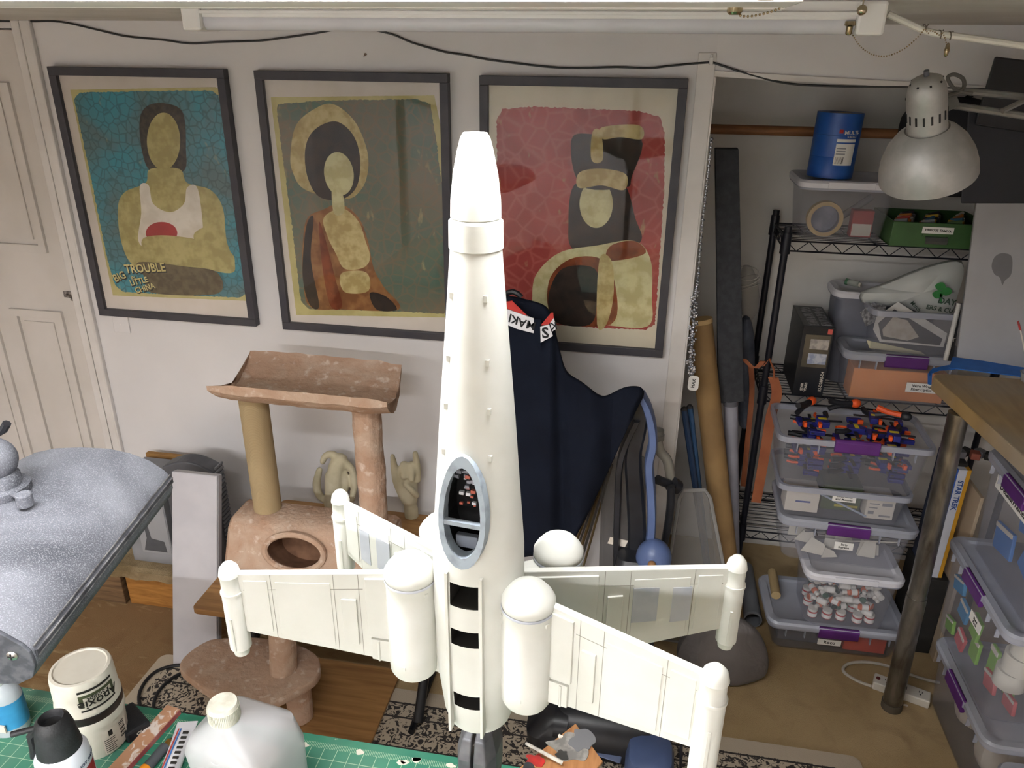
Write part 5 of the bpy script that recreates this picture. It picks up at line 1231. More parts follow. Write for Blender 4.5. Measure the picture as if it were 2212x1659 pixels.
for lay in range(6):
    placed = []; tries = 0; want = min(left, 12)
    while len(placed) < want and tries < 20000:
        tries += 1; a = rd.uniform(0, 2*PI) if tries < 2500 else rd.choice((0, PI)); u_ = Vector((math.cos(a), math.sin(a), 0)); c_ = Vector((rd.uniform(-HW, HW), rd.uniform(-HD, HD), 0)); p = c_-u_*.022; q = c_+u_*.032
        if any(abs(e.x) > HW-.012 or abs(e.y) > HD-.012 for e in (p, q)): continue
        if any(crosses(p, q, a2, b2) or segdist(p, q, a2, b2) < .0256 for a2, b2 in placed): continue
        placed.append((p, q)); left -= 1; b0_ = c_-u_*.029
        put_bottle(rd.choice([0, 0, 1, 1, 1, 3, 4]), (BX+b0_.x, BYc+b0_.y, BZ0+.009+.038+.0125+lay*.0262), (0, PI/2, a))
# bin of white plastic scraps
YC += .03; YF += .03
SX, SZ0 = .79, BZ0+.232+.0135
storage_bin('clear bin of white plastic scraps with purple latch and grey lid', (SX, YC, SZ0), -.03, .455, DD, .172, lid='grey', tx='Strip\nStyrene', tsz=.012, lab_pos=(.0, .085), lab_sz=(.064, .03))
rd = random.Random(4)
scr_w = M('scrap_white', 'd6d2c6', .6, 'ccc7ba', 10); scr_g = M('scrap_grey', '56585f', .6)
for i in range(16):
    wx, hz_ = rd.uniform(.05, .1), rd.uniform(.035, .07); x = rd.uniform(SX-.16, SX+.15); y = YF+.035+i*.014; z = SZ0+.012
    q = [(-wx/2, 0), (wx/2, 0), (wx/2*rd.uniform(.4, 1), hz_*rd.uniform(.6, 1)), (-wx/2*rd.uniform(.2, 1), hz_)]
    T = Matrix.Translation((x, y, z)) @ Matrix.Rotation(rd.uniform(-.3, .3), 4, 'Z') @ Matrix.Rotation(PI/2-.25, 4, 'X')
    o = mk('plastic_offcut', B().prism(q, -.0008, .0008, T), scr_w); tag(o, 'white plastic offcut in the scrap bin', 'plastic offcut', 'white offcuts in the scrap bin')
for i in range(9):
    a = rd.uniform(-.4, .4); x = rd.uniform(SX-.1, SX+.1); y = YF+.045+i*.02; z = SZ0+.088+rd.uniform(0, .04)
    o = mk('plastic_strip', B().box((0, 0, 0), (rd.uniform(.12, .24), .004, .004), Matrix.Translation((x, y, z)) @ Matrix.Rotation(a*.3, 4, 'Y') @ Matrix.Rotation(rd.uniform(-.1, .1), 4, 'Z')), scr_g if i % 3 else scr_w)
    tag(o, ('dark grey' if i % 3 else 'white')+' plastic strip lying on the offcuts in the scrap bin', 'plastic strip', 'strips in the scrap bin')
# bin with little cartons
MX, MZ0 = .755, SZ0+.172+.013
storage_bin('clear bin holding small cartons, label reading and Mounts', (MX, YC, MZ0), -.02, .44, DD, .13, latch=False, tx='Electronics\nand Mounts', tsz=.012, lab_pos=(-.0, .100), lab_sz=(.078, .03), ribs=False)
def carton(label, x0, x1, y0, y1, z0, z1, mat, prints, name='small_carton'):
    t = thing(name, label, 'box', ((x0+x1)/2, (y0+y1)/2, z0)); mk('carton', B().span((x0, y0, z0), (x1, y1, z1)), mat, t, bevel=.0015)
    for ip, (a, b_, c, d_, mt2) in enumerate(prints): mk('print', B().span((x0+(x1-x0)*a, y0-.0008-.0004*ip, z0+(z1-z0)*c), (x0+(x1-x0)*b_, y0+.001, z0+(z1-z0)*d_)), mt2, t)
    return t
cw = M('carton_white', 'd9d3c8', .7); cgn = M('carton_green', '4c5a3c', .6); cyl_ = M('print_yellow', 'b5ab3e', .6); cbl = M('print_blue', '55609a', .6)
z = MZ0+.010
carton('plain white carton with a blue print in the bin of cartons', MX-.19, MX-.075, YF+.035, YF+.12, z, z+.085, cw, [(.3, .75, .45, .53, cbl)])
carton('dark green carton with yellow print in the bin of cartons', MX-.06, MX+.075, YF+.07, YF+.19, z, z+.10, cgn, [(.35, .95, .15, .24, cyl_), (.45, .8, .5, .7, cyl_)])
carton('white carton printed with small grey text in the bin of cartons', MX+.085, MX+.180, YF+.035, YF+.13, z, z+.078, cw, [(.1, .45, .75, .8, MATS['ink_grey']), (.1, .4, .55, .6, MATS['ink_grey']), (.55, .9, .7, .85, MATS['ink_grey']), (.1, .3, .25, .4, MATS['ink_grey']), (.5, .9, .15, .22, MATS['ink_grey'])])
tag(mk('clear_stick', B().cyl((MX-.08, YF+.03, z+.085), (MX+.09, YF+.032, z+.008), .004, n=8), M('stick_pale', 'a9b4c6', .4), smooth=True), 'pale plastic stick slanting across the bin of cartons', 'stick')
# open bin of bar clamps
KX, KZ0 = .757, MZ0+.13+.002
storage_bin('open clear bin heaped with blue and orange clamps', (KX, YC-.005, KZ0), -.02, .50, DD, .19)
bcl = M('clamp_blue', '23287a', .45, '1c2066', 10); ocl = M('clamp_orange', 'e2551f', .5); kcl = M('clamp_black', '202127', .5); ycl = M('clamp_yellow', 'd8c52e', .5)
def clamp_proto(label):
    t = thing('bar_clamp', label, 'clamp', (0, 0, 0), (0, 0, 0), 'clamps in the open bin')
    mk('bar', B().box((0, 0, 0), (.20, .004, .014)), kcl, t, local=True)
    mk('fixed_jaw', B().loft([[Vector((x, y, z)) for x, y in ((.07+a, -.010), (.098, -.010), (.098, .010), (.07+a, .010))] for z, a in ((-.012, 0), (.02, .006), (.052, .014))]), bcl, t, local=True, bevel=.003)
    mk('jaw_pad', B().box((.070, 0, .044), (.014, .022, .024)), ocl, t, local=True, bevel=.003)
    mk('sliding_head', B().loft([[Vector((x, y, z)) for x, y in ((-.035, -.014), (.015-a, -.014), (.015-a, .014), (-.035, .014))] for z, a in ((-.03, .01), (.0, .0), (.05, .02))]), bcl, t, local=True, bevel=.004)
    mk('jaw_pad', B().box((.006, 0, .044), (.014, .022, .024)), ocl, t, local=True, bevel=.003)
    mk('handle', B().tube([(-.025, 0, -.02), (-.045, 0, -.05), (-.05, 0, -.085)], .012, 8), kcl, t, local=True, smooth=True)
    mk('trigger', B().tube([(.0, 0, -.025), (.005, 0, -.055), (-.005, 0, -.075)], .006, 8), ocl, t, local=True, smooth=True)
    mk('sticker', B().box((-.012, -.0150, .008), (.036, .0012, .018)), ycl, t, local=True); mk('sticker', B().box((-.012, .0150, .008), (.036, .0012, .018)), ycl, t, local=True)
    return t
cp0 = clamp_proto('blue bar clamp with orange pads heaped in the open bin'); rd = random.Random(21)
KSC = .80; KP = .0264
for i in range(24):
    o = cp0 if i == 0 else copy_tree(cp0); lay = i//3; sl3 = i % 3; flip = 1 if (i*7+lay) % 2 else -1; yaw = rd.uniform(-.11, .11); cross = lay in (3, 5, 7); base_a = (0 if cross else PI/2)*flip + (PI if cross and i % 2 else 0)
    o.scale = (KSC, KSC, KSC); o.rotation_euler = (PI/2*flip, 0, base_a+yaw)
    # local -z (handle) side is the longer one: centre the outline on its slot
    off = (Matrix.Rotation(base_a+yaw, 3, 'Z') @ Matrix.Rotation(PI/2*flip, 3, 'X')) @ Vector((0, 0, -.0205*KSC))
    px_, py_ = (((-.11, .0), (.115, -.062), (.105, .066))[(sl3+lay) % 3] if cross else ((sl3-1)*.143, rd.uniform(-.012, .012)))
    o.location = (KX+px_-off.x, YC-.005+py_-off.y, KZ0+.0215+lay*KP)
KT = KZ0+.0215+7*KP+.0130
for i, (x, y, z, rz_) in enumerate(((KX+.14, YC-.01, KT+.031, -.4), (KX-.15, YC+.02, KT+.031, .9), (KX-.01, YC+.05, KT+.031, .2))):
    t = thing('spring_clamp', ['orange-handled spring clamp at the blue clamps', 'spring clamp with a round orange pad among the clamps', 'small spring clamp lying at the back of the clamp heap'][i], 'clamp', (x, y, z), (0, 0, rz_))
    mk('handle', B().tube([(-.06, 0, .01), (-.02, 0, .0), (.02, 0, 0)], .011, 8), ocl if i == 0 else kcl, t, local=True, smooth=True); mk('handle', B().tube([(-.06, .0, -.02), (-.02, 0, -.006), (.02, 0, -.006)], .010, 8), kcl, t, local=True, smooth=True)
    mk('pad', B().sph((.035, 0, 0), .02, 12, 8, sc=(1, .8, .8)), ocl if i else kcl, t, local=True, smooth=True)

# shelf two: kit box, wide bin, paper bin, grey tub
S2 = Zs[1]+.004
kb0 = ony(1712, 846, RKY-.01); kx0, kx1 = kb0.x, ony(1778, 846, RKY-.01).x
kbx = carton('black kit carton with white droid kit lettering on the middle shelf', kx0, kx1, RKY-.01, RKY+.24, S2, S2+.275, M('kit_black', '17191e', .35, '1d2026', 10), [(.12, .94, .42, .88, M('kit_panel', '4a4438', .5, '5d5546', 9)), (.80, .95, .90, .97, M('kit_red', 'c9594f', .5)), (.3, .9, .47, .62, M('kit_pale', 'b9bcc4', .5, '8c94ad', 50)), (.3, .9, .68, .82, M('kit_pale2', 'b4aca4', .5, '8f8a86', 50))], 'kit_box')
for i in range(3):
    for j in range(2): mk('top_print', B().span((kx0+.02+j*.045, RKY+.005+i*.075, S2+.2749), (kx0+.055+j*.045, RKY+.068+i*.075, S2+.2762)), M('kit_photo', '8b8a8c', .5, '3d3c40', 60), kbx)
text('R2-D2&R5-D4', .0155, ink_w, kbx, (kx0+.094, RKY-.012, S2+.062), (0, 0, 1), (-1, 0, 0), bold=.02, sx=.86)
text('STAR\nWARS', .013, ink_w, kbx, (kx0+.036, RKY-.012, S2+.036), (0, 0, 1), (-1, 0, 0), bold=.03)
ox0, ox1 = ony(1822, 868, RKY-.03).x, ony(2050, 880, RKY-.03).x
OC = (ox0+ox1)/2; OW = (ox1-ox0)/.9
storage_bin('clear bin with orange paper inside and purple latch on the middle shelf', (OC, RKY-.03+.08, S2), 0, OW, .16, .185, lid='grey', tx='Wire Wrap\nFiber Optics', tsz=.014, lab_pos=(.075, .072), lab_sz=(.105, .036))
tag(mk('orange_paper', B().span((ox0+.02, RKY-.008, S2+.008), (ox1-.02, RKY+.09, S2+.125)), M('paper_orange', 'ea9a5a', .7, 'e08f50', 8), bevel=.003), 'block of orange paper inside the bin on the middle shelf', 'paper')
storage_bin('tall grey tub with white lid at the back of the middle shelf', (X0+.42, Y1-.09, S2), 0, .37, .155, ony(1775, 622, RKY+.14).z-S2-.02, lid='white', latch=False, tub=grey_tub, ribs=False)
gz = ony(1775, 622, RKY+.14).z-.02+.013
vp = ony(1850, 573, Y1-.10)
vl = thing('glass_vial', 'small glass vial with green cap lying on the white lid', 'vial', (vp.x, vp.y, gz))
mk('vial_body', B().cyl((vp.x-.012, vp.y+.02, gz+.012), (vp.x+.02, vp.y-.01, gz+.012), .012, n=14), clear('vial', 'b9bdb2', .5, .1), vl, smooth=True); mk('vial_cap', B().cyl((vp.x-.02, vp.y+.026, gz+.012), (vp.x-.012, vp.y+.02, gz+.012), .0125, n=14), M('cap_green', '3f6a4c', .5), vl, smooth=True); mk('vial_mouth', B().cyl((vp.x+.02, vp.y-.01, gz+.012), (vp.x+.026, vp.y-.014, gz+.012), .008, n=14), ink_w, vl)
# open clear tub of papers on the orange bin's lid
PZ0 = S2+.185+.013
pbin = storage_bin('open clear tub of papers and a green-printed bag on the orange paper bin', (OC+.045, RKY+.032, PZ0), .03, .375, .14, .16, latch=False, ribs=False, taper=.88)
def sheet(label, px, Y, mat, prints=(), name='paper_sheet', th=.0012):
    q = [ony(x, y, Y+.0004*i) for i, (x, y) in enumerate(px)]; c = sum(q, Vector())/len(q)
    t = thing(name, label, 'paper', tuple(c)); n = len(q); mk('sheet', B().add(q+[p+Vector((0, th, 0)) for p in q], [tuple(range(n)), tuple(range(2*n-1, n-1, -1))]+[(i, (i+1) % n, n+(i+1) % n, n+i) for i in range(n)]), mat, t)
    for ip, (pp_, mt2) in enumerate(prints):
        q2 = [ony(x, y, Y-.001-.0008*ip) for x, y in pp_]; o_ = mk('print', B().add(q2, [tuple(range(len(q2)))]), mt2, t, fix=False)
    return t
PYF = RKY+.005
news = M('news_dark', '4b4b4f', .6, '3f3f43', 12); newsw = M('news_white', 'd2d0cc', .7, 'c4c2be', 20); cf = M('craft_pale', 'b9b2a6', .6, 'a49d92', 30)
sheet('folded kit leaflet with a dark photograph in the open tub', [(1893, 685), (1940, 652), (2046, 720), (2038, 750), (1900, 738), (1886, 712)], PYF+.006, newsw, [([(1897, 698), (1932, 668), (2036, 732), (2030, 746), (1904, 733)], news), ([(1906, 712), (1930, 684), (1960, 692), (1985, 728), (1960, 736), (1908, 726)], cf)], 'kit_leaflet')
sheet('crumpled bubble sheet beside the kit leaflet in the open tub', [(1858, 675), (1888, 652), (1915, 662), (1905, 690), (1870, 705)], PYF+.016, M('foil', '8f9093', .3, '55565a', 90), (), 'foil_sheet')
sheet('cream paper strips at the bottom of the open tub', [(1872, 735), (1990, 760), (2000, 768), (1878, 752)], PYF+.0, M('strip_cream', 'c9c3a4', .7), (), 'paper_strip')
bagm = clear('bag_plastic', 'c6c9c6', .82, .35)
bp_ = [(1848, 660), (1852, 630), (1890, 622), (1940, 600), (2000, 575), (2060, 560), (2090, 558), (2092, 590), (2080, 625), (2072, 650), (2062, 690), (2000, 690), (1950, 660), (1900, 668)]
bq_ = [ony(x, y, PYF+.055) for x, y in bp_]; bc_ = ony(1990, 630, PYF+.05)
bgb = B(); n_ = len(bq_)
ringf = [p.lerp(bc_, .45)+Vector((0, -.02-.012*math.sin(i*2.1), .008*math.sin(i*1.7))) for i, p in enumerate(bq_)]; ringb = [p+Vector((0, .035, 0)) for p in bq_]
bgb.add(bq_+ringf+[bc_+Vector((0, -.02, 0))]+ringb, [(i, (i+1) % n_, n_+(i+1) % n_, n_+i) for i in range(n_)]+[(n_+i, n_+(i+1) % n_, 2*n_) for i in range(n_)]+[((i+1) % n_, i, 2*n_+1+i, 2*n_+1+(i+1) % n_) for i in range(n_)]+[tuple(range(2*n_+1, 3*n_+1))])
bag = thing('plastic_bag', 'crumpled white plastic bag with green shamrock print and dark lettering', 'bag', tuple(bc_))
mk('bag_film', bgb, bagm, bag, smooth=True, sub=1)
gprint = M('print_green2', '2f7a3c', .6); dprint = M('print_dkgreen', '33453a', .6)
TB = frame(ony(2034, 628, PYF+.012), (1, 0, -.1), (.1, 0, 1))
for a in (0, 2.1, 4.2): mk('shamrock_leaf', B().prism([(v.x, v.y) for v in smoothpoly([(.017*math.cos(a)+.015*math.cos(t_)*(1+.2*math.cos(2*t_)), .017*math.sin(a)+.015*math.sin(t_), 0) for t_ in [i*PI/4 for i in range(8)]], 2)], 0, .0008, TB), gprint, bag)
mk('shamrock_stem', B().prism([(-.002, -.01), (.004, -.01), (.016, -.045), (.008, -.045)], 0, .0008, TB), gprint, bag)
for s_, x, y, sz in (('DAY', 2046, 652, .03), ('ERS & CU', 2030, 668, .022)): text(s_, sz, dprint, bag, ony(x, y, PYF+.010), (1, 0, -.12), (.12, 0, 1), bold=.02)
for s_, x, y, sz in (('March', 1978, 662, .018), ('al Mi', 1962, 668, .014)): text(s_, sz, dprint, bag, ony(x, y, PYF+.012), (.8, 0, -.7), (.7, 0, .8), bold=.01)
mag = thing('magazine', 'rolled white magazine standing at the end of the open tub', 'magazine', tuple(ony(2050, 770, PYF-.06)))
mk('spine', B().tube([ony(2042, 778, PYF-.07), ony(2072, 655, PYF-.05)], .008, 10), newsw, mag, smooth=True); mk('cover', B().hexa([ony(x, y, PYF-.055) for x, y in ((2048, 780), (2058, 780), (2078, 655), (2070, 655))], [ony(x, y, PYF-.045) for x, y in ((2048, 780), (2058, 780), (2078, 655), (2070, 655))]), blk, mag)
text('T', .02, ink_w, mag, ony(2060, 735, PYF-.057), (1, 0, .1), (0, 0, 1))

# top shelf: clear tub with tape, roll of blue tape, green drawer
S1 = Zs[0]+.004
tx0, tx1 = ony(1730, 508, RKY).x, ony(1905, 520, RKY).x; TC = (tx0+tx1)/2
storage_bin('clear tub with pale lid and a roll of tape inside on the top shelf', (TC, RKY+.12, S1), 0, (tx1-tx0)/.86, .26, .195, lid='white', latch=False, ribs=False, taper=.86)
rc_ = ony(1762, 474, RKY+.02)
mrt = thing('tape_roll', 'roll of masking tape standing inside the clear tub', 'tape roll', (rc_.x, RKY+.03, S1+.008))
rr_ = .060; rc_.x = max(rc_.x, tx0+.018+rr_); cz_ = S1+.01+rr_
mk('tape', B().lathe([(rr_*.78, 0), (rr_, 0), (rr_, .03), (rr_*.78, .03), (rr_*.78, 0)], (rc_.x, RKY+.062, cz_), (0, -1, 0), n=36, cap=False), M('masking_tape', 'c9ae7e', .6), mrt, smooth=True)
mk('tape_core', B().lathe([(rr_*.76, .001), (rr_*.78, .001), (rr_*.78, .029), (rr_*.76, .029), (rr_*.76, .001)], (rc_.x, RKY+.062, cz_), (0, -1, 0), n=36, cap=False), M('tape_core', '8f8f98', .6), mrt, smooth=True)
mk('core_label', B().lathe([(rr_*.75, .004), (rr_*.75, .008)], (rc_.x, RKY+.067, cz_), (0, -1, 0), n=36), M('core_label', '7d8092', .6, '9a9cab', 20), mrt)
carton('red and white packet inside the clear tub on the top shelf', TC+.04, TC+.11, RKY+.06, RKY+.10, S1+.008, S1+.10, M('packet_red', 'a9413f', .5), [(.05, .95, .05, .5, cw)], 'packet')
tag(mk('plastic_tube', B().cyl((TC+.0, RKY+.10, S1+.06), (TC+.11, RKY+.14, S1+.135), .012, n=12), clear('tube_clear', 'b9b7bb', .5, .1), smooth=True), 'clear plastic tube slanting inside the tub on the top shelf', 'tube')
lt_z = S1+.195+.013; bt0 = ony(1792, 372, RKY+.10); bt0.z = lt_z
btp = thing('tape_stack', 'tall shrink-wrapped stack of blue masking tape on the pale lid', 'tape', (bt0.x, bt0.y, lt_z))
br_ = .075; bh = .21
blm = M('tape_blue', '1f4d9a', .4, '24559f', 14); TT = Matrix.Translation((bt0.x, bt0.y, lt_z)) @ Matrix.Rotation(.02, 4, 'Y')
mk('tape_core', B().lathe([(br_*.5, .002), (br_*.5, bh-.001)], n=28, T=TT), M('core_tan', 'a08a6b', .7), btp, smooth=True)
mk('tape_rolls', B().lathe([(br_*.5, 0), (br_, 0), (br_*1.0, bh*.33-.001), (br_*.985, bh*.333), (br_, bh*.336), (br_, bh*.663), (br_*.985, bh*.666), (br_, bh*.67), (br_, bh), (br_*.5, bh), (br_*.48, bh-.02)], n=40, T=TT), blm, btp, smooth=True)
def arc(a0, a1, z0, z1, mat, r=br_+.0006, name='wrap_label', par=btp):
    vs = []
    n_ = 10
    for i in range(n_+1):
        a = a0+(a1-a0)*i/n_; vs += [TT @ Vector((r*math.sin(a), -r*math.cos(a), z0)), TT @ Vector((r*math.sin(a), -r*math.cos(a), z1))]
    return mk(name, B().add(vs, [(2*i, 2*i+2, 2*i+3, 2*i+1) for i in range(n_)]), mat, par, fix=False)
arc(-.15, .75, .045, .115, lab_m); arc(-.15, .75, .120, .130, lab_m)
for i in range(8): arc(-.08+i*.045, -.08+i*.045+rd.choice([.012, .026]), .050, .072, ink_k, br_+.001, 'barcode_bar')
for i in range(3): arc(-.1, .3, .080+i*.009, .084+i*.009, MATS['ink_grey'], br_+.001)
arc(-.12, .05, .148, .160, MATS['ink_red'], br_+.0008)
text('MULTI-', .019, ink_w, btp, TT @ Vector(((br_+.001)*math.sin(.5), -(br_+.001)*math.cos(.5), .150)), (math.cos(.5), math.sin(.5), 0), AZ, curve_r=br_, bold=.02)
text('SURFACE', .009, ink_w, btp, TT @ Vector(((br_+.001)*math.sin(.5), -(br_+.001)*math.cos(.5), .137)), (math.cos(.5), math.sin(.5), 0), AZ, curve_r=br_)
gx0, gx1 = ony(1918, 540, RKY-.02).x, ony(2130, 548, RKY-.02).x; GZ = S1; GH = ony(1925, 478, RKY-.02).z-S1
grm = M('drawer_green', '3c5f33', .45, '35562e', 8)
gd = thing('green_drawer', 'green metal drawer of odds and ends on the top shelf', 'drawer', ((gx0+gx1)/2, RKY+.1, GZ))
mk('drawer_front', B().span((gx0, RKY-.02, GZ), (gx1, RKY-.012, GZ+GH)), grm, gd, bevel=.002)
mk('drawer_side', B().span((gx0, RKY-.012, GZ), (gx0+.004, RKY+.24, GZ+GH)), grm, gd); mk('drawer_side', B().span((gx1-.004, RKY-.012, GZ), (gx1, RKY+.24, GZ+GH)), grm, gd); mk('drawer_back', B().span((gx0, RKY+.236, GZ), (gx1, RKY+.24, GZ+GH)), grm, gd); mk('drawer_bottom', B().span((gx0, RKY-.012, GZ), (gx1, RKY+.24, GZ+.004)), grm, gd)
gm = gx0+(gx1-gx0)*.46
mk('card_slot', B().span((gm-.045, RKY-.024, GZ+GH*.45), (gm+.045, RKY-.019, GZ+GH*.80)), grm, gd, bevel=.001)
lbx = mk('paper_label', B().box((gm, RKY-.0248, GZ+GH*.72), (.098, .001, .022)), lab_m, gd); text('VARIOUS TAMIYA', .0105, ink_k, lbx, (gm, RKY-.0262, GZ+GH*.72), (1, 0, -.04), AZ, bold=.02)
mk('cup_pull', B().loft([[Vector((gm+x, RKY-.019+y, GZ+GH*.30+z_)) for y, z_ in ((0, .016), (-.012, .012), (-.018, 0), (-.015, -.010), (-.012, 0), (-.008, .008), (0, .011))] for x in (-.034, .034)]), M('pull_steel', '8f9290', .3, metal=.9), gd)
oc = ['b5453a', 'c9a53c', 'd6d2ca', '8a8c90', '3c6a8a', 'c77a3a', '2d2e33', '5d7a4c']
for i in range(12):
    x = gx0+.036+(gx1-gx0-.072)*((i*5) % 12)/11; y = RKY+.028+(i % 4)*.052
    T = Matrix.Translation((x, y, GZ+GH-.012)) @ Matrix.Rotation(rd.uniform(-.8, .8), 4, 'Z')
    t = thing('model_part', ['red', 'yellow', 'white', 'grey', 'blue', 'orange', 'black', 'green'][i % 8]+' plastic model part lying in the green drawer', 'model part', (x, y, GZ+.004), group='parts in the green drawer')
    mk('part_body', B().box((0, 0, -.02), (.05, .022, .05), T), M('odd%d' % (i % 8), oc[i % 8], .5), t, bevel=.003); mk('part_stub', B().cyl((-.02, 0, .004), (.02, 0, .012), .006, n=8, T=T), M('odd%d' % ((i+3) % 8), oc[(i+3) % 8], .5), t)
# dark bag and box above the rack at the right
dkb = M('dark_bag', '17181d', .8, '1f2026', 6, bump=.3, bscale=12)
q0 = ony(1940, 170, 2.98); 
b_ = B().loft([[ony(x+wx, y, 2.90+dy) for wx, dy in ((0, -.05), (230, -.06), (270, .05), (0, .07))] for x, y in ((1940, 200), (1925, 300), (1932, 380), (1945, 430))])
ds_ = thing('dark_backdrop_bag', 'large soft black bag hanging behind the silver lamp', 'bag', tuple(ony(2050, 470, 3.0)))
mk('bag_body', b_, dkb, ds_, smooth=True, sub=2); mk('bag_strap', B().tube([ony(1960, 215, 2.90), ony(1985, 195, 2.94), (ony(2000, 185, 3.0).x, CB-.16, rz.z+.0245), ony(2100, 205, 2.90)], .008, 8), dkb, ds_, smooth=True)
bq0 = [ony(x, y, 2.30) for x, y in ((2150, 122), (2300, 140), (2300, 300), (2105, 270))]
mon = thing('black_case', 'black flat case tilted beside the closet header', 'case', tuple(sum(bq0, Vector())/4))
mk('case_body', B().hexa(bq0, [p+Vector((.02, .06, 0)) for p in bq0]), M('case_blk', '17171b', .55, '1e1e23', 8), mon, bevel=.004)
bq1 = [ony(x, y, 2.33) for x, y in ((2092, 235), (2240, 250), (2260, 440), (2075, 440))]
mk('case_lower', B().hexa(bq1, [p+Vector((.02, .06, 0)) for p in bq1]), M('case_blk2', '1a1b20', .6, '22232a', 8), mon, bevel=.004)
mk('case_stand', B().span((1.22, 2.34, 1.18), (1.26, 2.40, bq1[2].z+.02)), MATS['case_blk2'], mon)

# ---------------------------------------------------------------- things leaning in the closet's left end
fm = M('foam_charcoal', '2e2f33', .9, '37383c', 40, bump=.2, bscale=200)
pq = [ony(x, y, Y) for x, y, Y in ((1545, 322, 2.73), (1596, 322, 2.73), (1607, 868, 2.70), (1552, 872, 2.70))]
o = mk('foam_block', B().hexa(pq, [p+Vector((.0, .05, 0)) for p in pq]), fm, bevel=.003); tag(o, 'tall charcoal foam block standing on the grey tube in the closet', 'foam block')
gt0, gt1 = (pq[2]+pq[3])/2+Vector((0, .02, .003)), ony(1583, 1185, 2.70); gt1 = gt0+(gt1-gt0)*((gt0.z-.003)/(gt0.z-gt1.z))
gt = thing('grey_tube', 'upright grey plastic tube under the charcoal foam block', 'tube', tuple(gt1)); mk('tube_wall', B().cyl(gt1, gt0, .026, n=20), M('tube_grey', '8d8c95', .5, '82818a', 10), gt, smooth=True); mk('tube_cap', B().cyl(gt0-(gt0-gt1).normalized()*.02, gt0, .028, n=20), M('tube_capgrey', '5a5a61', .5), gt, smooth=True)
t0, t1 = ony(1498, 690, 2.70), ony(1562, 1180, 2.60); t1 = t0+(t1-t0)*((t0.z-.03)/(t0.z-t1.z))
t0.x = max(t0.x, JX+.05)
kt = thing('cardboard_tube', 'long brown cardboard mailing tube leaning in the closet corner', 'tube', tuple(t1)); mk('tube_wall', B().cyl(t1, t0, .043, n=24), M('kraft', '8d7048', .8, '7f6440', 6), kt, smooth=True); mk('tube_end', B().cyl(t0-(t0-t1).normalized()*.012, t0+(t0-t1).normalized()*.004, .0445, n=24), M('kraft_end', 'b79a6c', .8), kt, smooth=True)
for i, (x, y, x2, y2, c) in enumerate(((1478, 885, 1502, 1050, '1f3350'), (1490, 880, 1510, 1060, '2a4a6e'), (1530, 760, 1560, 1060, 'c9c4b8'))):
    a, b2 = ony(x, y, 2.62+.03*i+(.08 if i == 2 else 0)), ony(x2, y2, 2.60+.03*i+(.1 if i == 2 else 0)); b2 = a+(b2-a)*((a.z-.012)/(a.z-b2.z)); a.x = max(a.x, JX+.014)
    p_ = thing('leaning_pole', ['dark blue pole in the corner behind the cardboard tube', 'mid blue pole beside the dark blue pole', 'pale board strip behind the cardboard tube'][i], 'pole', tuple(b2)); mk('pole', B().tube([b2, a], .012, 8), M('pole%d' % i, c, .5), p_, smooth=True); mk('pole_cap', B().sph(a, .0125, 8, 6), blk, p_)
# bead garland on the closet edge, with tag
gp = [ony(x, y, WY-.012) for x, y in ((1530, 300), (1522, 400), (1514, 500), (1508, 600), (1502, 640), (1498, 700), (1494, 750), (1492, 785), (1497, 805))]
for p in gp: p.x = max(p.x, JX+.012)
gl = thing('bead_garland', 'string of silver and glass beads hanging on the closet edge with a white tag', 'bead string', tuple(gp[-1]))
sv = M('bead_silver', 'b9bac0', .25, '7d7e86', 60, metal=.7); gb2 = B(); P_ = smoothpoly([tuple(p) for p in gp], 8, False); rd = random.Random(5)
for i, p in enumerate(P_):
    gb2.sph(p, .0055 if i < 34 else .006, 8, 6)
    if i > 30:
        for k in range(3): gb2.sph(p+Vector((rd.uniform(-.012, .012), rd.uniform(-.008, .004), rd.uniform(-.01, .01))), rd.uniform(.003, .006), 6, 4)
mk('beads', gb2, sv, gl, smooth=True); mk('string', B().tube(P_, .0012, 5), sv, gl)
tgc = ony(1498, 828, WY-.02); tgo = mk('white_tag', B().loft([[Vector((tgc.x+x, tgc.y+dy, tgc.z+z_)) for x, z_ in rrect(.036, .056, .013, 4)] for dy in (0, .003)]), lab_m, gl)
text('HAK', .017, ink_k, tgo, (tgc.x, tgc.y-.001, tgc.z), (.1, 0, 1), (-1, 0, .1), bold=.02)
# hanging bag with orange strap, coiled plastic sleeve
cb_ = N('bag_blue_grey', .9); cb_.col(cb_.mix(cb_.step(cb_.noise(9, detail=5), .35, .65), '3b3f4b', '555a66')).bump(cb_.noise(16, detail=5, dist=.8), .5, .02)
hy = RKY+.10; hg = thing('shoulder_bag', 'blue-grey cloth bag with orange leather strap hanging on the rack', 'bag', tuple(ony(1628, 900, hy)))
prof_ = ((680, .012), (710, .030), (770, .036), (830, .035), (880, .030), (930, .020))
mk('bag_body', B().loft([[ony(1612+(y_-690)*-.02, y_, hy)+Vector((w_*math.cos(2*PI*i/14)*(1+.15*math.sin(2*i)), .035*math.sin(2*PI*i/14), 0)) for i in range(14)] for y_, w_ in prof_]), cb_.m, hg, smooth=True, sub=1)
orm = M('leather_orange', '9a5a38', .6, '8a4c2e', 12)
def ribbon(px, Y, w_, mat, name, par):
    P_ = [Vector(p) for p in smoothpoly([tuple(ony(x, y, Y)) for x, y in px], 5, False)]
    loops = [[p+Vector((a*w_, b2*.002, 0)) for a, b2 in ((-1, -1), (1, -1), (1, 1), (-1, 1))] for p in P_]; return mk(name, B().loft(loops), mat, par)
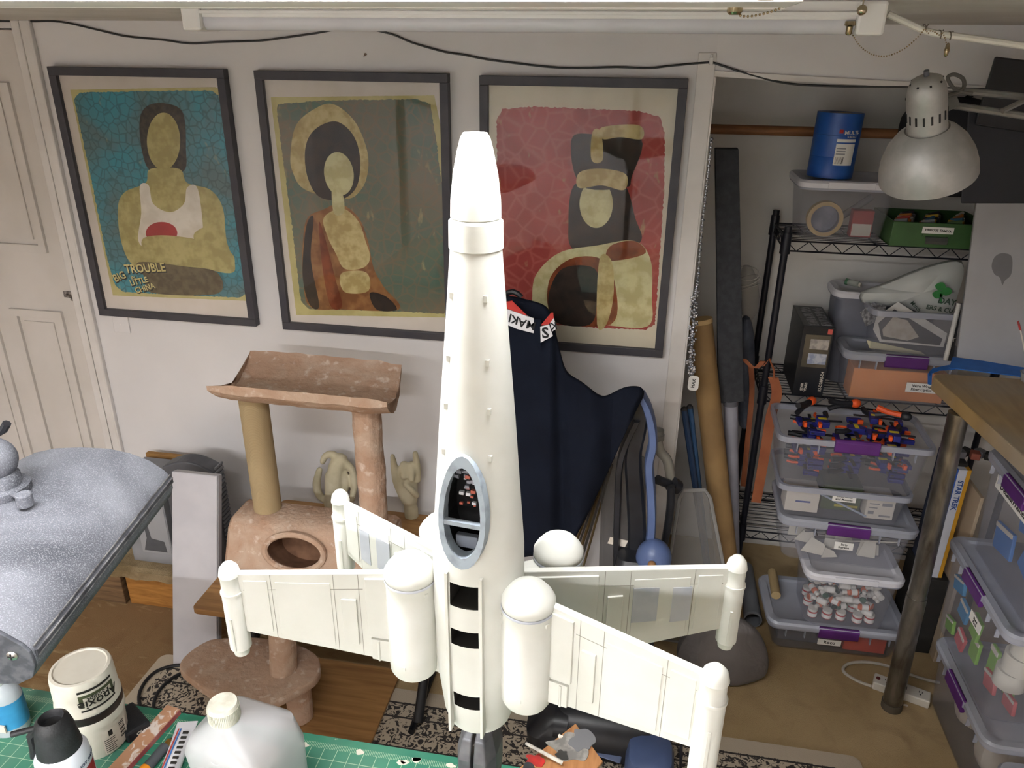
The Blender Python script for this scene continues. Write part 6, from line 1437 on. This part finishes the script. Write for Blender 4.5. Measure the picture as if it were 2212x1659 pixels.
ribbon(((1606, 775), (1630, 795), (1648, 780)), RKY-.022, .010, orm, 'strap', hg); ribbon(((1670, 815), (1678, 850), (1665, 900), (1655, 960), (1645, 1020), (1633, 1085)), RKY-.0155, .019, orm, 'strap', hg); ribbon(((1622, 790), (1624, 850), (1614, 960), (1605, 1050)), RKY+.06, .010, orm, 'strap', hg)
mk('strap_loop', B().tube([ony(1650, 790, RKY-.02), ony(1662, 775, RKY-.02), ony(1672, 800, RKY-.022), ony(1672, 818, RKY-.024)], .004, 6), orm, hg)
slv = thing('plastic_sleeve', 'clear coiled plastic sleeve hanging on the rack above the cloth bag', 'sleeve', tuple(ony(1618, 685, hy+.02)))
mk('sleeve_film', B().loft([[ony(1614+(y_-570)*.03, y_, hy+.02)+Vector((w_*math.cos(2*PI*i/14), .02*math.sin(2*PI*i/14), 0)) for i in range(14)] for y_, w_ in ((575, .015), (600, .036), (640, .042), (675, .032), (690, .012))]), clear('sleeve', '9b9790', .35, .1), slv, smooth=True)
for k in range(3): mk('sleeve_coil', B().tube([ony(1614, 590+k*16, hy+.015)+Vector((.045*math.cos(2*PI*i/16), .03*math.sin(2*PI*i/16), .02*math.sin(2*PI*i/16+k))) for i in range(16)], .0018, 5, closed=True), clear('coil', 'c4c1b8', .7, .1), slv)
# grey pipe on the floor by the bin stack
pe = onz(1640, 1335, .036); 
pi_ = thing('drain_pipe', 'short grey plastic pipe lying on the carpet by the bin stack', 'pipe', (pe.x-.01, pe.y+.15, 0)); pe.x = .530
mk('pipe_wall', B().lathe([(.036, 0), (.036, .34), (.031, .34), (.031, 0), (.036, 0)], (pe.x, pe.y-.02, .037), (0, 1, 0), n=28, cap=False), M('pipe_grey', '77797f', .5), pi_, smooth=True); mk('pipe_lip', B().lathe([(.0365, 0), (.038, .004), (.038, .012), (.0365, .014)], (pe.x, pe.y-.02, .037), (0, 1, 0), n=28, cap=False), MATS['pipe_grey'], pi_, smooth=True)

# ================================================================== RIGHT-HAND WORKTOP
CZ = 1.18
ca, cb2 = onz(2010, 805, CZ), onz(2212, 985, CZ); dirc = (cb2-ca).normalized(); cn = cb2+dirc*.7
far_r = Vector((2.05, ca.y+.03, CZ)); near_r = Vector((2.05, cn.y, CZ))
cm = N('worktop', .45, .4); cv = cm.noise(3, cm.map((9, 1.2, 1)), 6, 1.0); cc = cm.mix(cm.step(cv, .35, .68), 'a68a5c', '8f744a'); spray = cm.step(cm.noise(2.6, detail=5), .42, .68); cm.col(cm.mix(cm.math('MULTIPLY', spray, .55), cc, '94918c')); cm = cm.m
wt = thing('side_worktop', 'pale wood-grain worktop on a steel leg at the right', 'worktop', (1.5, 2.1, 0))
rnd = [ca+Vector((.0, -.03, 0)), ca+Vector((.012, -.008, 0)), ca+Vector((.04, 0, 0))]
pl_ = rnd+[far_r, near_r, cn]
mk('worktop_slab', B().add([p-AZ*.045 for p in pl_]+pl_, [tuple(range(5, -1, -1)), tuple(range(6, 12))]+[(i, (i+1) % 6, 6+(i+1) % 6, 6+i) for i in range(6)]), cm, wt, bevel=.004)
steel_leg = N('leg_steel', .28, .5); steel_leg.b.inputs['Metallic'].default_value = .8; steel_leg.col(steel_leg.mix(steel_leg.step(steel_leg.noise(5, steel_leg.map((5, 5, 1.5)), 6, .6), .35, .65), '8b8780', '57534c')); steel_leg = steel_leg.m
l0 = onz(1925, 1528, 0); l1 = onz(2052, 890, CZ-.045); l1 = Vector((max(l1.x, ca.x+.03), l1.y, CZ-.045))
mk('leg', B().cyl(l0, l1, .029, .029, n=24), steel_leg, wt, smooth=True)
lm_ = l0.lerp(l1, .42); ldx = (l1-l0).normalized(); mk('leg_sleeve', B().cyl(l0, lm_, .0315, n=24), steel_leg, wt, smooth=True); mk('leg_foot', B().cyl(l0, l0+ldx*.03, .034, n=24), M('rubber', '4d463c', .7), wt, smooth=True)
for x, y in ((1.98, near_r.y+.1), (1.98, far_r.y-.1), (cn.x+.08, cn.y+.08)): mk('leg', B().cyl((x, y, 0), (x, y, CZ-.045), .03, n=20), steel_leg, wt, smooth=True)
# grey overspray board with blue tape along its foot
gbm = N('overspray', .7); gbm.col(gbm.mix(gbm.step(gbm.noise(2.2, detail=5), .35, .68), 'a5a4a6', '8a898b')); gbm = gbm.m
b0, b1 = onz(2066, 772, CZ), onz(2330, 815, CZ); bd_ = (b1-b0).normalized(); bn = Vector((-bd_.y, bd_.x, 0))
top0 = ony(2112, 415, b0.y+.02); H_ = top0.z-CZ
sbx = thing('spray_backdrop', 'grey overspray-stained cardboard box standing on the worktop', 'spray booth', tuple(b0))
base_ = [b0, b0+bd_*.62, b0+bd_*.62+bn*.10, b0+bn*.10]; tp_ = [Vector((top0.x, top0.y, CZ+H_)), Vector((top0.x, top0.y, CZ+H_))+bd_*.62, Vector((top0.x, top0.y, CZ+H_))+bd_*.62+bn*.16, Vector((top0.x, top0.y, CZ+H_))+bn*.16]
mk('board', B().hexa(base_, tp_), gbm, sbx, bevel=.003)
fl_ = [tp_[0]+AZ*.001, tp_[1]+AZ*.001, tp_[1]+bn*.07+AZ*.02, tp_[0]+bn*.07+bd_*.02+AZ*.02]; mk('flap', B().hexa(fl_, [p+AZ*.004 for p in fl_]), gbm, sbx)
spm = M('spray_spot', '6a696b', .7)
def onboard(x, y):  # point on the board's sloping front face
    n_ = (base_[1]-base_[0]).cross(tp_[0]-base_[0]).normalized(); v = ray(x, y); t_ = (base_[0]-CAM).dot(n_)/v.dot(n_); return CAM+v*t_ - v.normalized()*.0015
q = smoothpoly([tuple(onboard(x, y)) for x, y in ((2163, 547), (2184, 552), (2187, 575), (2183, 595), (2171, 606), (2165, 616), (2160, 600), (2148, 592), (2142, 575), (2148, 556))], 3)
mk('paint_blot', B().add(q, [tuple(range(len(q)))]), spm, sbx, fix=False)
q = [onboard(x, y) for x, y in ((2197, 695), (2201, 692), (2207, 715), (2201, 712))]; mk('red_mark', B().add(q, [(0, 1, 2, 3)]), MATS['paint_red'], sbx, fix=False)
q = [onboard(x, y) for x, y in ((2203, 714), (2206, 714), (2216, 760), (2212, 760))]; mk('pale_mark', B().add(q, [(0, 1, 2, 3)]), ink_w, sbx, fix=False)
btape = M('painters_tape', '2a6fc4', .6, '2566b8', 20)
tq = [onz(2058, 771, CZ+.003), onz(2330, 806, CZ+.003), onz(2340, 828, CZ+.003), onz(2050, 794, CZ+.003)]
tp2 = thing('painters_tape', 'strip of blue painters tape along the foot of the grey box', 'tape', tuple(tq[0])); mk('tape_strip', B().hexa([p-AZ*.003 for p in tq], tq), btape, tp2)
q = [onz(x, y, CZ+.0015) for x, y in ((2062, 786), (2064, 798), (2030, 800), (2014, 806), (2008, 812), (2006, 804), (2014, 796), (2040, 790))]; mk('tape_tail', B().add([p-AZ*.0012 for p in q]+q, [tuple(range(7, -1, -1)), tuple(range(8, 16))]+[(i, (i+1) % 8, 8+(i+1) % 8, 8+i) for i in range(8)]), btape, tp2)
ef = onz(2012, 808, CZ-.01); q = [onz(2012, 807, CZ)+Vector((-.004, -.004, 0))]; 
mk('tape_drop', B().hexa([onx(x, y, ca.x-.003) for x, y in ((2004, 806), (2014, 806), (2012, 832), (2004, 830))], [onx(x, y, ca.x-.001) for x, y in ((2004, 806), (2014, 806), (2012, 832), (2004, 830))]), btape, tp2)
# white spray bottle on the box, glass dish on the worktop
sp_ = (tp_[0]+tp_[3])/2+bd_*.09+AZ*.05
wsb = thing('spray_bottle', 'white bottle with barcode label standing on the grey box', 'bottle', tuple(sp_))
sp0 = ony(2188, 412, tp_[0].y+.145); sp0.z = CZ+H_+.041; rb_ = .034
mk('bottle_body', B().lathe([(rb_*.9, -.04), (rb_, 0), (rb_, .13), (rb_*.7, .15), (rb_*.5, .155)], sp0, n=28), M('bottle_white', 'cfcccc', .4), wsb, smooth=True); mk('bottle_cap', B().lathe([(rb_*.55, .153), (rb_*.55, .185), (rb_*.4, .19)], sp0, n=20), M('bottle_cap2', 'c4c1c0', .4), wsb, smooth=True)
mk('bottle_label', B().span((sp0.x-.024, sp0.y-rb_-.0008, sp0.z+.004), (sp0.x+.024, sp0.y-rb_*.7, sp0.z+.026)), ink_w, wsb)
for i in range(8): mk('barcode_bar', B().span((sp0.x-.012+i*.004, sp0.y-rb_-.0016, sp0.z+.006), (sp0.x-.012+i*.004+rd.choice([.001, .002]), sp0.y-rb_, sp0.z+.023)), ink_k, wsb)
dp = onz(2205, 825, CZ); gdh = thing('glass_dish', 'small frosted glass dish on the worktop', 'dish', (dp.x+.03, dp.y, CZ)); mk('dish_bowl', B().lathe([(.02, 0), (.03, .004), (.036, .03), (.034, .03), (.028, .006), (.0, .005)], (dp.x+.03, dp.y, CZ), n=28, cap=False), clear('dish_glass', 'c9c9c6', .5, .15), gdh, smooth=True); mk('dish_rim', B().lathe([(.036, .029), (.037, .031), (.034, .031), (.034, .029), (.036, .029)], (dp.x+.03, dp.y, CZ), n=28, cap=False), MATS['dish_glass'], gdh, smooth=True)

# silver swing-arm lamp
sil = M('lamp_silver', 'b4b3b1', .5, 'a9a8a6', 30, metal=.55)
LD = 1.60; nk = CAM+ray(2000, 250)*LD; bw = CAM+ray(2004, 368)*LD
lax = (-DWN*.777 - ray(2004, 368).normalized()*.63 - RGT*.01).normalized()
rimr = 97/F*LD*1.0
sm = thing('swing_arm_lamp', 'silver swing-arm lamp with bowl shade above the worktop', 'lamp', tuple(bw))
ctr = bw
mk('lamp_shade', B().lathe([(rimr, -.012), (rimr*.99, .01), (rimr*.93, .035), (rimr*.80, .062), (rimr*.62, .083), (rimr*.44, .096), (rimr*.42, .094), (rimr*.6, .080), (rimr*.78, .059), (rimr*.91, .033), (rimr*.975, .008), (rimr*.985, -.012), (rimr, -.012)], ctr, lax, n=48, cap=False), sil, sm, smooth=True)
hr = 38/F*LD
mk('lamp_neck', B().lathe([(hr*1.02, .085), (hr*1.03, .10), (hr, .105), (hr*.99, .165), (hr*.93, .182), (hr*.75, .197), (hr*.4, .204), (.0, .206)], ctr, lax, n=36, cap=False), sil, sm, smooth=True)
sb_ = B(); uu = lax.orthogonal().normalized(); vv = lax.cross(uu)
for i in range(16):
    a = 2*PI*i/16; rr2 = uu*math.cos(a)+vv*math.sin(a); sb_.box((0, 0, 0), (.0035, .018, .002), frame(ctr+lax*.128+rr2*(hr*1.0), lax.cross(rr2), lax))
    if i % 2 == 0: sb_.box((0, 0, 0), (.0035, .010, .002), frame(ctr+lax*.1965+rr2*hr*.70, lax.cross(rr2), (rr2*.8-lax*.4)))
mk('vent_slot', sb_, blk, sm)
mk('top_stud', B().cyl(ctr+lax*.2, ctr+lax*.216, .005, n=10), MATS['tube_capgrey'], sm, smooth=True)
armm = M('arm_grey', '8b8b88', .4, '7d7d7a', 30, metal=.4); ad_ = LD+.04
mk('joint_plate', B().hexa([CAM+ray(x, y)*(LD+.03) for x, y in ((2042, 205), (2062, 195), (2075, 228), (2040, 245))], [CAM+ray(x, y)*(LD+.045) for x, y in ((2042, 205), (2062, 195), (2075, 228), (2040, 245))]), armm, sm, bevel=.002)
for (x0, y0), (x1, y1) in (((2062, 195), (2760, 262)), ((2060, 228), (2760, 330))):
    mk('arm_bar', B().tube([CAM+ray(x0, y0)*ad_, CAM+ray(x1, y1)*(ad_-.02)], .0075, 8), armm, sm, bevel=0)
mk('arm_spring', B().tube([CAM+ray(2165, 240)*(ad_-.02), CAM+ray(2260, 195)*(ad_-.02)], .006, 8), M('spring', '9a9894', .3, metal=.8), sm, smooth=True)
mk('lamp_cord', B().tube(smoothpoly([tuple(CAM+ray(x, y)*(LD+.02)) for x, y in ((2030, 213), (2052, 205), (2068, 200), (2082, 188), (2080, 170), (2062, 161), (2048, 166), (2052, 180), (2068, 196), (2100, 202))], 5, False), .004, 8), M('cord_grey', '5f5d58', .5), sm, smooth=True)
e1 = CAM+ray(2760, 262)*(ad_-.02)
mk('arm_pillar', B().tube([Vector((e1.x, e1.y, CZ)), e1+AZ*.02], .011, 10), armm, sm); mk('clamp_base', B().lathe([(.035, 0), (.035, .02), (.012, .03)], (e1.x, e1.y, CZ), n=20), armm, sm, smooth=True)

# bins under the worktop, their latched sides towards the room
BXL = 1.10
def rbin(label, z, y0, y1, h, **k): return storage_bin(label, (BXL+.15, (y0+y1)/2, z), -PI/2, y1-y0, .30, h, lid='grey', **k)
rbin('lowest clear bin under the worktop, stuffed with white bags', .0, 1.88, 2.33, .24)
rbin('middle clear bin under the worktop with blue and green packets', .253, 1.94, 2.43, .335, tx='Sheet\nParts', tsz=.013, lab_pos=(.04, .22), lab_sz=(.085, .034))
storage_bin('topmost clear bin under the worktop with large blue packets', (BXL+.20, 2.18, .60), -PI/2, .46, .34, .34, lid='grey', tx='Details/Frames', tsz=.03, lab_pos=(-.02, .285), lab_sz=(.25, .042))
rd = random.Random(8)
def packet(label, x, y, z, w_, h, mat, grp, tilt):
    T = Matrix.Translation((x, y, z)) @ Matrix.Rotation(tilt, 4, 'X'); t = thing('packet', label, 'packet', (x, y, z), group=grp)
    mk('packet_body', B().box((0, 0, h/2), (.012, w_, h), T), mat, t, bevel=.003); mk('packet_card', B().box((-.002, 0, h*.9), (.012, w_*.95, h*.16), T), cw, t)
pbl = M('pack_blue', '3f74b8', .5, '4a80c4', 8); pgr = M('pack_green', '7fae4a', .5, '8aba55', 8); prd = M('pack_red', 'd06a6c', .5, 'c85a5e', 8)
for i, (y, z, w_, h) in enumerate(((2.30, .635, .12, .09), (2.16, .637, .14, .10), (2.24, .74, .13, .09), (2.08, .73, .12, .10), (2.33, .83, .10, .08))): packet('blue packet standing in the topmost bin', 1.200+.016*i, y, z, w_, h, pbl, 'blue packets in the topmost bin', rd.uniform(-.3, .3))
for i, (y, z, w_, h) in enumerate(((2.34, .44, .08, .05), (2.31, .36, .07, .06))): packet('blue packet among green ones in the middle bin', 1.13+.016*i, y, z, w_, h, M('pack_blue2', '4a90c0', .5), 'blue packets in the middle bin', rd.uniform(-.4, .1))
for i, (y, z, w_, h) in enumerate(((2.34, .275, .06, .05), (2.22, .36, .06, .08), (2.21, .275, .06, .08), (2.12, .30, .05, .10), (2.14, .45, .06, .08), (2.05, .28, .06, .09))): packet('green packet standing in the middle bin', 1.135+.015*i, y, z, w_, h, pgr, 'green packets in the middle bin', rd.uniform(-.4, .4))
for i, (y, z, w_, h) in enumerate(((2.27, .275, .06, .06), (2.08, .27, .07, .06), (2.01, .265, .07, .05))): packet('red packet low in the middle bin', 1.14+.03*i, y, z, w_, h, prd, 'red packets in the middle bin', rd.uniform(-.3, .3))
wr = M('roll_white', 'd3d0c2', .6)
for i in range(3):
    y = 2.05-.02*i; z = .33+i*.075; t = thing('paper_roll', 'white paper roll stacked at the end of the middle bin', 'roll', (1.2, y, z), group='white rolls in the middle bin')
    mk('roll', B().lathe([(.012, 0), (.045, 0), (.045, .06), (.012, .06), (.012, 0)], (1.20, y, z), n=28, cap=False), wr, t, smooth=True); mk('roll_core', B().lathe([(.0115, .001), (.0115, .059)], (1.20, y, z), n=16, cap=False), cw, t)
wbm = M('white_film', 'd6cfc0', .6, 'c9c1b0', 5, bump=.3, bscale=14)
for i, (y, w_) in enumerate(((2.205, .080), (2.02, .088))):
    t = thing('stuffed_bag', ['white plastic bag at the far end of the lowest bin', 'white plastic bag at the near end of the lowest bin'][i], 'bag', (1.24, y, .01))
    mk('bag_film', B().loft([[Vector((1.24+.088*k*math.cos(2*PI*j/16)*(1+.06*math.sin(3*j)), y+w_*k*math.sin(2*PI*j/16)*(1+.08*math.cos(4*j)), z)) for j in range(16)] for z, k in ((.01, .8), (.05, .95), (.12, 1), (.165, .85), (.195, .4))]), wbm, t, smooth=True, sub=1); mk('bag_knot', B().sph((1.24, y, .198), .014, 8, 6), wbm, t)
# a white tub near the camera at the lower right edge
storage_bin('clear lidded bin in front of the stack under the worktop', (1.27, 1.66, 0), -PI/2, .38, .28, .20, lid='grey', latch=False)
pp_ = [onz(x, y, .62) for x, y in ((2190, 1270), (2300, 1290))]
tag(mk('white_carton', B().span((1.30, 1.86, .602), (1.44, 1.94, .80)), cw, bevel=.003), 'white carton standing on the lid of the middle bin', 'box')
# books between steel leg and bins
bk0 = ony(2060, 1010, 2.62); 
bka = thing('boxed_book', 'dark blue boxed book with white and yellow spine behind the steel leg', 'book', (1.12, 2.66, .42))
zt_, zb_ = ony(2090, 1015, 2.56).z, ony(2060, 1250, 2.56).z
xa, xb_ = ony(2045, 1120, 2.56).x, ony(2100, 1020, 2.56).x
navyb = M('book_navy', '1b2740', .5, '22304d', 8)
mk('cover', B().span((xa-.02, 2.56, zb_), (xb_-.055, 2.72, zt_)), navyb, bka); mk('spine_blue', B().span((xb_-.055, 2.556, zb_), (xb_-.045, 2.72, zt_)), M('book_blue', '2f55a0', .5), bka); sp2 = mk('spine_white', B().span((xb_-.045, 2.554, zb_), (xb_-.018, 2.72, zt_)), M('book_white', 'c9ccd6', .5), bka); mk('spine_yellow', B().span((xb_-.018, 2.556, zb_), (xb_-.004, 2.72, zt_)), M('book_yellow', 'c9952c', .5), bka)
text('STAR TREK', .024, M('book_ink', '34508c', .5), sp2, (xb_-.031, 2.5525, zt_-.10), (0, 0, -1), (1, 0, 0), bold=.03)
tag(mk('dark_crate', B().span((xa-.03, 2.54, 0), (xb_+.02, 2.74, zb_)), M('crate_dark', '1d1c1c', .8, '262422', 10), bevel=.004), 'dark crate on the carpet under the boxed book', 'crate')
tag(mk('pale_board', B().span((xb_+.022, 2.50, 0), (xb_+.034, 2.72, .72)), M('board_pale', 'b8a68f', .8), bevel=.002), 'pale board standing between the dark crate and the bins', 'board')
jb_ = thing('cluttered_tray', 'dark tray of small metal parts on top of the boxed book', 'tray', ((xa+xb_)/2, 2.64, zt_)); mk('tray', B().span((xa-.01, 2.58, zt_), (xb_-.01, 2.72, zt_+.012)), MATS['crate_dark'], jb_)
for i in range(5): mk('metal_piece', B().box((0, 0, 0), (.035, .03, .025), Matrix.Translation((xa+.01+i*.025, 2.62+.02*(i % 2), zt_+.03)) @ Matrix.Rotation(i*.7, 4, 'Z')), [M('scrap_steel', '9a9ba0', .3, metal=.8), MATS['crate_dark'], M('scrap_red', '8a4a3a', .5)][i % 3], jb_, bevel=.003)
# power strip and its cord
ps0 = onz(1882, 1488, 0); ps1 = onz(2040, 1545, 0)
u_ = (ps1-ps0); u_.z = 0; u_.normalize(); v_ = Vector((-u_.y, u_.x, 0)); Lp = .185
psm = M('strip_white', 'd5d0c6', .45)
pst = thing('power_strip', 'white power strip on the carpet beside the steel leg', 'power strip', tuple(ps0+u_*.15))
T = Matrix((u_, v_, AZ)).transposed().to_4x4(); T.translation = ps0
mk('strip_body', B().box((Lp/2, .025, .018), (Lp, .055, .034), T), psm, pst, bevel=.005)
for i in range(3):
    x = .042+i*.055
    if i == 1: mk('switch', B().box((x, .025, .036), (.022, .014, .006), T), blk, pst, bevel=.001)
    else: mk('outlet', B().box((x-.005, .031, .0355), (.002, .008, .001), T).box((x+.005, .031, .0355), (.002, .008, .001), T).cyl((x, .018, .0352), (x, .018, .0358), .003, n=8, T=T), blk, pst)
mk('reset_button', B().cyl((.014, .025, .034), (.014, .025, .038), .007, n=14, T=T), M('reset_red', '6a2a28', .5), pst)
cpts = [ps0+AZ*.012, onz(1850, 1470, .008), onz(1822, 1450, .008), onz(1832, 1434, .008), onz(1870, 1430, .008), onz(1915, 1438, .008), onz(1960, 1455, .008), onz(2000, 1468, .008), onz(2030, 1475, .008)]
mk('power_cord', B().tube(smoothpoly([tuple(p) for p in cpts], 5, False), .0055, 8), M('cord_white', 'b9b3a8', .5), pst, smooth=True)
q = onz(1956, 1524, .001); tag(mk('paper_scrap', B().prism([(q.x-.008, q.y), (q.x+.006, q.y-.004), (q.x+.01, q.y+.004), (q.x-.004, q.y+.006)], 0, .002), ink_w), 'tiny white scrap on the carpet by the steel leg', 'scrap')
